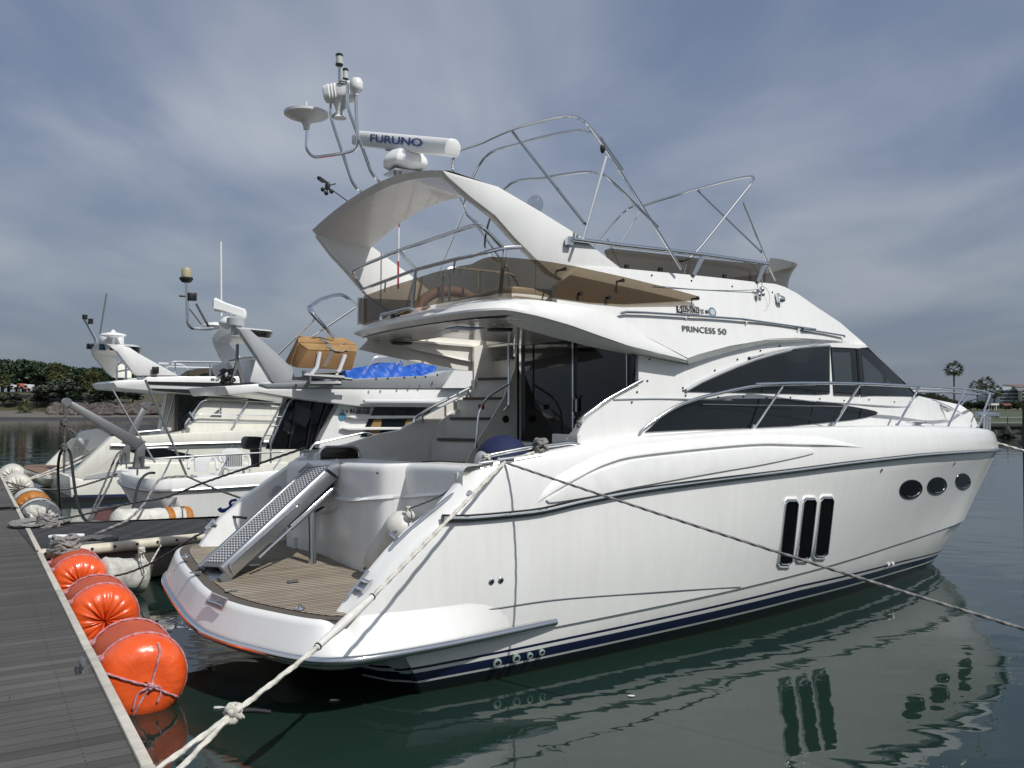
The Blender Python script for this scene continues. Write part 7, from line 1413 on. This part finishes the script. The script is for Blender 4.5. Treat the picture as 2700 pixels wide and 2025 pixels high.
def tree_proto(seed, kind):
    k = random.Random(seed); H_ = 7.0; bl = []
    for i in range(9): bl.append((k.uniform(-2.2, 2.2), k.uniform(-1.6, 1.6), k.uniform(2.4, 6.0) if i else 6.2, k.uniform(1.0, 1.9), k.uniform(1.0, 1.7), k.uniform(.6, 1.1)))
    cr = crown_mesh('crown', bl, 950, .36, Mt['pine'] if kind == 0 else Mt['greyleaf'], seed)
    m = MB(); m.tube(crv([(0, 0, -.5), (.1, 0, 2), (-.1, .1, 4), (0, 0, 6)], 3), lambda t: .24*(1-.75*t), 6)
    for i in range(4): b_ = bl[i]; m.tube([(0, 0, 2+i*.6), (b_[0]*.8, b_[1]*.8, b_[2])], lambda t: .09*(1-.6*t), 5)
    tr_ = m.build('trunk', Mt['bark']); td = tr_.data; bpy.data.objects.remove(tr_); return cr, td
protos = [tree_proto(i+20, 0) for i in range(5)]; gprot = [tree_proto(40, 1), tree_proto(41, 1)]
ri = random.Random(11)
def far_at(k, x, y, Y_): r_ = ray(k, x, y); return EYE+r_*Y_/r_[1]
def put_tree(name, label, cat, pr_, base, h, w_, group=None):
    t = thing(name, label, cat, WORLD, loc=tuple(base), rotz=ri.uniform(0, 6.28), group=group); t.scale = (w_/6.0, w_/6.0, h/7.0); inst('crown', pr_[0], t); inst('trunk', pr_[1], t); return t
gl = 'dark trees of the wooded bank at the left'; nt = 0
top_prof = lambda x: float(np.interp(x, [-200, 0, 60, 170, 300, 450, 600, 720, 800, 950, 1150, 1500, 2300, 3200], [890, 888, 885, 880, 888, 915, 925, 950, 962, 950, 985, 1010, 1030, 1040]))
for row, Yt, dy, zb in ((0, 232, 0, 6.6), (1, 222, 30, 6.3), (2, 213, 75, 6.0)):
    x = -150+row*25
    while x < 3000:
        tp_ = far_at('G', x, top_prof(x)+dy+ri.uniform(-6, 14), Yt); base = (tp_[0], Yt+ri.uniform(-3, 3), zb-.4); h = max(2.8, tp_[2]-base[2])
        if not (row == 2 and (60 < x < 330)):
            put_tree('pine_tree', 'dark green bushy pine among many alike on the wooded bank at the left', 'tree', ri.choice(protos), base, h, ri.uniform(5.5, 7.5), gl); nt += 1
        x += ri.uniform(48, 70)*(1 if x < 1200 else 1.8)
# shrubs on the slope
for i, (x, yt, yb, w_, kd) in enumerate(((440, 1085, 1290, 15, 1), (580, 1070, 1300, 13, 1), (690, 1140, 1310, 9, 0), (1010, 1090, 1300, 12, 0), (1120, 1130, 1290, 8, 0), (900, 1200, 1300, 6, 1), (340, 1180, 1300, 7, 1), (30, 1190, 1290, 9, 0), (1250, 1180, 1290, 9, 0), (140, 1215, 1290, 8, 1))):
    Yb = 199; b_ = far_at('G', x, yb, Yb); t_ = far_at('G', x, yt, Yb)
    lab = ('grey green rounded shrub among its like below the pines on the left bank', 'dark green shrub among its like at the foot of the left bank')[0 if kd else 1]
    put_tree('shrub', lab, 'shrub', (gprot if kd else protos)[i % 2], (b_[0], Yb, b_[2]-.5), t_[2]-b_[2]+.5, w_*.62, ('grey green shrubs on the left bank', 'dark shrubs on the left bank')[0 if kd else 1])
def fan_palm(seed, R_, nf, m_, skirt=.3):
    """fan palm head: each frond a stalk with a folded fan of pointed blades"""
    k = random.Random(seed); m = MB()
    for i in range(nf):
        a = i*2.4+k.uniform(-.3, .3); el = math.asin(np.clip(1.0-1.75*((i+.5)/nf), -.95, .98)); d = np.array([math.cos(a)*math.cos(el), math.sin(a)*math.cos(el), math.sin(el)]); L_ = R_*k.uniform(.5, .62); c = d*L_
        side = unit(np.cross(d, (0, 0, 1))); up_ = np.cross(side, d); fl = R_*.5
        for j in range(9):
            g = (j-4)/4*1.25; b_ = unit(d*math.cos(g)+side*math.sin(g)+up_*.12*k.uniform(-1, 1)); tip = c+b_*fl*(1-.25*abs(g)/1.25)-np.array([0, 0, .16*R_*(.6+.8*abs(g))*k.uniform(.6, 1.4)]); w_ = .042*R_; s2 = unit(np.cross(b_, up_)); midp = (c+tip)/2+np.array([0, 0, .03*R_])
            m.poly([c, midp+s2*w_, tip, midp-s2*w_])
    o = m.build('crown', m_, smooth=0, weld=False); d = o.data; bpy.data.objects.remove(o); return d
def palm(name, label, k, x, yt, yb, Y_, R_, m_, nf=46, trunk_r=.2, group=None, lean=0, seed=1):
    hd = far_at(k, x, yt, Y_); b_ = far_at(k, x+lean, yb, Y_); t = thing(name, label, 'palm tree', WORLD, loc=tuple(b_), group=group); h = hd-b_; 
    m = MB(); m.tube([(0, 0, -.3), tuple(h*.5+np.array([0, 0, 0])), tuple(h)], lambda s: trunk_r*(1.25-.4*s), 8); m.build('trunk', Mt['bark'], t)
    o = inst('crown', fan_palm(seed, R_, nf, m_), t); o.location = tuple(h); return t
palm('fan_palm', 'tall slender fan palm standing alone against the sky at the right', 'K', 848, 540, 1270, 262, 3.0, Mt['palm'], 40, .24, lean=12, seed=2)
palm('fan_palm', 'left palm of the clump of three behind the bow rail', 'K', 1300, 870, 1300, 240, 2.3, Mt['palm'], 34, .2, lean=10, seed=3)
palm('fan_palm', 'tallest middle palm of the clump of three behind the bow rail', 'K', 1480, 810, 1300, 244, 2.5, Mt['palm'], 36, .2, seed=4)
palm('fan_palm', 'right leaning palm of the clump of three behind the bow rail', 'K', 1665, 980, 1310, 238, 2.3, Mt['palm'], 34, .18, lean=-55, seed=5)
palm('bushy_palm', 'yellowish bushy palm, left and higher of two on the wooded bank', 'G', 535, 1010, 1110, 205, 2.9, Mt['ypalm'], 60, .4, seed=6)
palm('bushy_palm', 'yellowish bushy palm, right and lower of two on the wooded bank', 'G', 865, 1095, 1230, 203, 3.3, Mt['ypalm'], 64, .4, seed=7)
palm('bushy_palm', 'small yellow palm at the far left edge above the parked vans', 'G', 35, 1080, 1150, 206, 1.8, Mt['ypalm'], 40, .2, seed=8)
palm('bushy_palm', 'low yellow green palm shrub at the edge of the beach', 'G', 238, 1325, 1360, 190, 1.8, Mt['ypalm'], 40, .2, seed=9)
# hedge of palms and bushes along the lawn at the right
gh = 'green bushes along the back of the right lawn'
for i, (x, yt) in enumerate(((40, 960), (140, 1010), (240, 1035), (340, 1000), (430, 1030), (530, 1070), (620, 1080), (710, 1120), (800, 1150), (890, 1170), (980, 1170), (1080, 1180), (1180, 1160), (1300, 1170), (1400, 1150), (1480, 1190), (1850, 1240), (2100, 1180), (2190, 1130), (2350, 1150))):
    Yb = 236+ri.uniform(-6, 6); b_ = far_at('K', x, 1330, Yb); t_ = far_at('K', x, yt, Yb)
    put_tree('bush', 'olive green bush among its like at the back of the right lawn', 'bush', (ri.choice(protos) if i % 3 else gprot[0]), (b_[0], Yb, b_[2]-.4), max(1.2, t_[2]-b_[2]+.4), ri.uniform(3.4, 5), gh)
gp_ = 'short palms in the hedge at the back of the right lawn'
for i, (x, yt) in enumerate(((110, 985), (390, 1010), (470, 1040), (620, 1090), (1380, 1190), (2080, 1180))): palm('hedge_palm', 'short fan palm in the hedge at the back of the right lawn', 'K', x, yt+40, 1300, 232, 1.6, Mt['palm'], 34, .2, gp_, seed=12+i)
# hotel
HZ = 620
def hp(x, y, Y_=HZ): return far_at('K', x, y, Y_)
t = thing('hotel', 'white many-storeyed hotel with balconies and a reddish roof, far behind the right lawn', 'building', WORLD)
bw = mat('hotel_wall', (.62, .61, .58), .8); bs = mat('hotel_shaded_wall', (.40, .45, .50), .8); wn_ = mat('hotel_window', (.03, .04, .05), .2); rf = mat('hotel_roof', (.17, .11, .10), .8)  # bs: the white wall again, with the left wing's shade in its colour
a0, a1, a2 = hp(1745, 1230), hp(2090, 1230), hp(2480, 1230); zt1, zt2 = hp(1900, 950)[2], hp(2200, 960)[2]; z0 = min(a0[2], .5)
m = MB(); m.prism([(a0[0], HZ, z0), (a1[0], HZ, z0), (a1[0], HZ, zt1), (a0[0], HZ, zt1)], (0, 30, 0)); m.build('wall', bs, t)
m = MB(); m.prism([(a1[0]+.1, HZ-5, z0), (a2[0], HZ-5, z0), (a2[0], HZ-5, zt2), (a1[0]+.1, HZ-5, zt2)], (0, 35, 0)); m.build('wall', bw, t)
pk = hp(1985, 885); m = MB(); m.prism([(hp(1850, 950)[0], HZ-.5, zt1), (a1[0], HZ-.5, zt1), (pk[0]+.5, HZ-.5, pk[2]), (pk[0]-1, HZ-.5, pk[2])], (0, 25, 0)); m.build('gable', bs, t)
m = MB(); m.prism([(pk[0], HZ-6, pk[2]-.8), (a2[0], HZ-6, pk[2]-.8), (a2[0], HZ+12, pk[2]+1.4), (pk[0], HZ+12, pk[2]+1.4)], (0, 0, .6)); m.build('roof', rf, t)
for i in range(5):
    z = z0+(zt1-z0)*(i+.25)/5.2+.3
    for j in range(5): x = a0[0]+(a1[0]-a0[0])*(j+.2)/5; m = MB(); m.box((x+.9, HZ-.1, z+1.0), (2.2, .4, 1.7)); m.build('window', wn_, t)
    for j in range(5):
        x = a1[0]+(a2[0]-a1[0])*(j+.15)/5; m = MB(); m.box((x+1.3, HZ-5.1, z+1.0), (2.5, .4, 1.8)); m.build('window', wn_, t)
        m = MB(); m.box((x+1.3, HZ-5.6, z+.05), (3.2, 1.4, .5)); m.build('balcony', bw, t)
t = thing('pavilion', 'small white pavilion with a flat roof under the right palms', 'pavilion', WORLD); Yp = 226
pa_, pb2 = far_at('K', 1530, 1205, Yp), far_at('K', 1678, 1240, Yp)
m = MB(); m.box(((pa_[0]+pb2[0])/2, Yp, pa_[2]-.25), (pb2[0]-pa_[0], 2.2, .5)); m.build('roof_edge', Mt['white'], t)
for x in (1535, 1580, 1630, 1672): q = far_at('K', x, 1330, Yp); m = MB(); m.box((q[0], Yp, (pa_[2]+q[2])/2), (.16, .16, pa_[2]-q[2])); m.build('post', Mt['white'], t)
t = thing('low_house', 'low house with a pinkish red roof behind the right lawn', 'building', WORLD); Yh = 300
q = [far_at('K', x, y, Yh) for x, y in ((1780, 1215), (1980, 1210), (2230, 1330), (2000, 1330))]; m = MB(); m.prism(q, (0, 8, .0)); m.build('roof', mat('pink_roof', (.34, .13, .105), .8), t)
m = MB(); m.prism([far_at('K', x, y, Yh+.5) for x, y in ((1690, 1200), (1790, 1215), (2010, 1330), (1720, 1330))], (0, 7, 0)); m.build('wall', mat('dark_gable', (.05, .045, .04), .8), t)
# vans parked on the left bank
def van(label, x0, x1, yt, yb, body, front, red=None):
    Yv = 203; a, b_ = far_at('G', x0, yb, Yv), far_at('G', x1, yt, Yv); w_ = b_[0]-a[0]; h = b_[2]-a[2]
    t = thing('parked_van', label, 'van', WORLD, loc=(a[0]+w_/2, Yv, a[2])); m = MB(); m.prism([(-w_/2, -.9, .3), (w_/2, -.9, .3), (w_/2, -.9, h), (-w_/2*.75, -.9, h), (-w_/2*.98, -.9, h*.55)], (0, 1.8, 0)); m.build('body', body, t, bev=.08)
    m = MB(); m.prism([(-w_/2*.9, -.92, h*.56), (w_/2*.1, -.92, h*.56), (w_/2*.1, -.92, h*.88), (-w_/2*.72, -.92, h*.88)], (0, .02, 0)); m.build('window', Mt['glass'], t)
    for s in (-.3, .3): m = MB(); m.lathe([(.34, 0), (.34, .2)], (w_*s, -.95, .34), (0, 1, 0), 14); m.build('wheel', Mt['black'], t)
    if red: m = MB(); m.box((w_*.1, -.93, h*.35), (w_*.7, .03, h*.3)); m.build('red_panel', red, t)
vw_ = mat('van_white', (.72, .72, .72), .3); vr_ = mat('van_red', (.45, .08, .05), .5)
van('white parked van, leftmost of three vehicles on the left bank', 108, 180, 1125, 1170, vw_, None)
van('white parked truck with red lower panels, rightmost on the left bank', 240, 305, 1120, 1184, vw_, None, vr_)
van('parked van with an orange red body between two white ones on the left bank', 172, 234, 1112, 1166, mat('van_orange', (.5, .16, .10), .4), None)
# rocks of the revetment
k = random.Random(5); m = MB()
for i in range(420):
    gx = k.uniform(480, 1560); f = k.random(); Yr = 186+f*12; gy = 1398-f*95+k.uniform(-6, 6); c = far_at('G', gx, gy, Yr); s = k.uniform(.35, 1.0)
    m.ball(c, (s*k.uniform(.9, 1.7), s, s*k.uniform(.45, .75)), 6, 4)
v_ = np.array(m.v); kk_ = np.random.RandomState(2).uniform(-.16, .16, v_.shape); m.v = [tuple(p) for p in v_+kk_]
tag(m.build('rock_revetment', Mt['rock'], smooth=0, weld=False), 'bank of tumbled brown rocks between the beach and the shrubs at the left', 'rocks', kind='stuff')
# floating scraps
for i, (kk2, x, y, s) in enumerate((('L', 2030, 1155, .035), ('N', 555, 1155, .05), ('N', 1515, 1093, .04))):
    c = WORLD.P(kk2, x, y, w=.006); m = MB(); m.prism([c+np.array([s*math.cos(a)*(1+.4*math.sin(3*a+i)), s*.6*math.sin(a), 0]) for a in np.linspace(0, 5.6, 8)], (0, 0, .004)); tag(m.build('floating_scrap', Mt['plastic'], smooth=0), ('pale scrap floating on the water beside the hull', 'pale leaf floating left of the rope knot', 'tiny pale scrap floating under the yacht stern')[i], 'debris')
# ---------------------------------------------------------------- small pieces hang under the part they belong to
SUB = dict(window_see_through='helm_window', scanner_lettering='radar_scanner', scanner_mount='radar_scanner', radar_bracket='radar_pedestal', class_number='class_plate', registration_number='registration_plate', inspection_mark='inspection_sticker', door_frame='saloon_door', door_handle='saloon_door', door_lock='saloon_door', door_pane='aft_bulkhead', window_trim='saloon_window', teak_deck='swim_platform', teak_margin='swim_platform', platform_rub_rail='swim_platform', recess_frame='swim_platform', recess_pocket='swim_platform', recess_handle='swim_platform', deck_fitting='swim_platform', gangway_tread='gangway_frame', gangway_grip='gangway_frame', gangway_roller='gangway_frame', gangway_handrail='gangway_frame', gangway_cylinder='gangway_frame', gangway_bracket='gangway_frame', rub_rail_trim='rub_rail', hatch_frame='coaming_hatch', socket_panel='socket_cover', stern_light_lens='stern_light', aerial_red_band='whip_aerial', post_bracket='gangway_post', stair_tread='stair_riser', ceiling_light='soffit', ceiling_speaker='soffit', ceiling_hatch='soffit', soffit_groove='soffit', screen_standoff='side_screen', screen_bracket='forward_screen', light_pole='aerial_mast', anchor_roller='hull', drain_fitting='hull', vent_outlet='hull', topside_panel='topside_moulding', curtain='saloon_window', davit_sheave='davit_arm', ladder_rung='ladder_rail', emblem_line='emblem_panel', monogram='clear_panel', platform_slats='stern_platform', dome_base='radar_dome', bimini_clip='bimini_hoop', builder_mark='builder_lettering')
def cen(o): b = [Vector(q) for q in o.bound_box]; return sum(b, Vector())/8
for root in (ya, b2, b3):
    ch = list(root.children)
    for o in ch:
        pn = SUB.get(o.name.split('.')[0])
        ps = [q for q in ch if q.name.split('.')[0] == pn and q is not o] if pn else []
        if ps and not o.children: o.parent = min(ps, key=lambda q: (cen(q)-cen(o)).length)
# ---------------------------------------------------------------- set each loose thing's origin at its own base
for o in list(sc.objects):
    if o.type == 'EMPTY' and not o.parent and tuple(o.location) == (0, 0, 0) and o.children:
        pts = [v.co for c in o.children_recursive if c.type == 'MESH' for v in c.data.vertices]
        if not pts: continue
        lo3 = [min(p[i] for p in pts) for i in range(3)]; hi3 = [max(p[i] for p in pts) for i in range(3)]; off = Vector(((lo3[0]+hi3[0])/2, (lo3[1]+hi3[1])/2, lo3[2]))
        for c in o.children_recursive:
            if c.type == 'MESH': c.data.transform(Matrix.Translation(-off))
        o.location = off
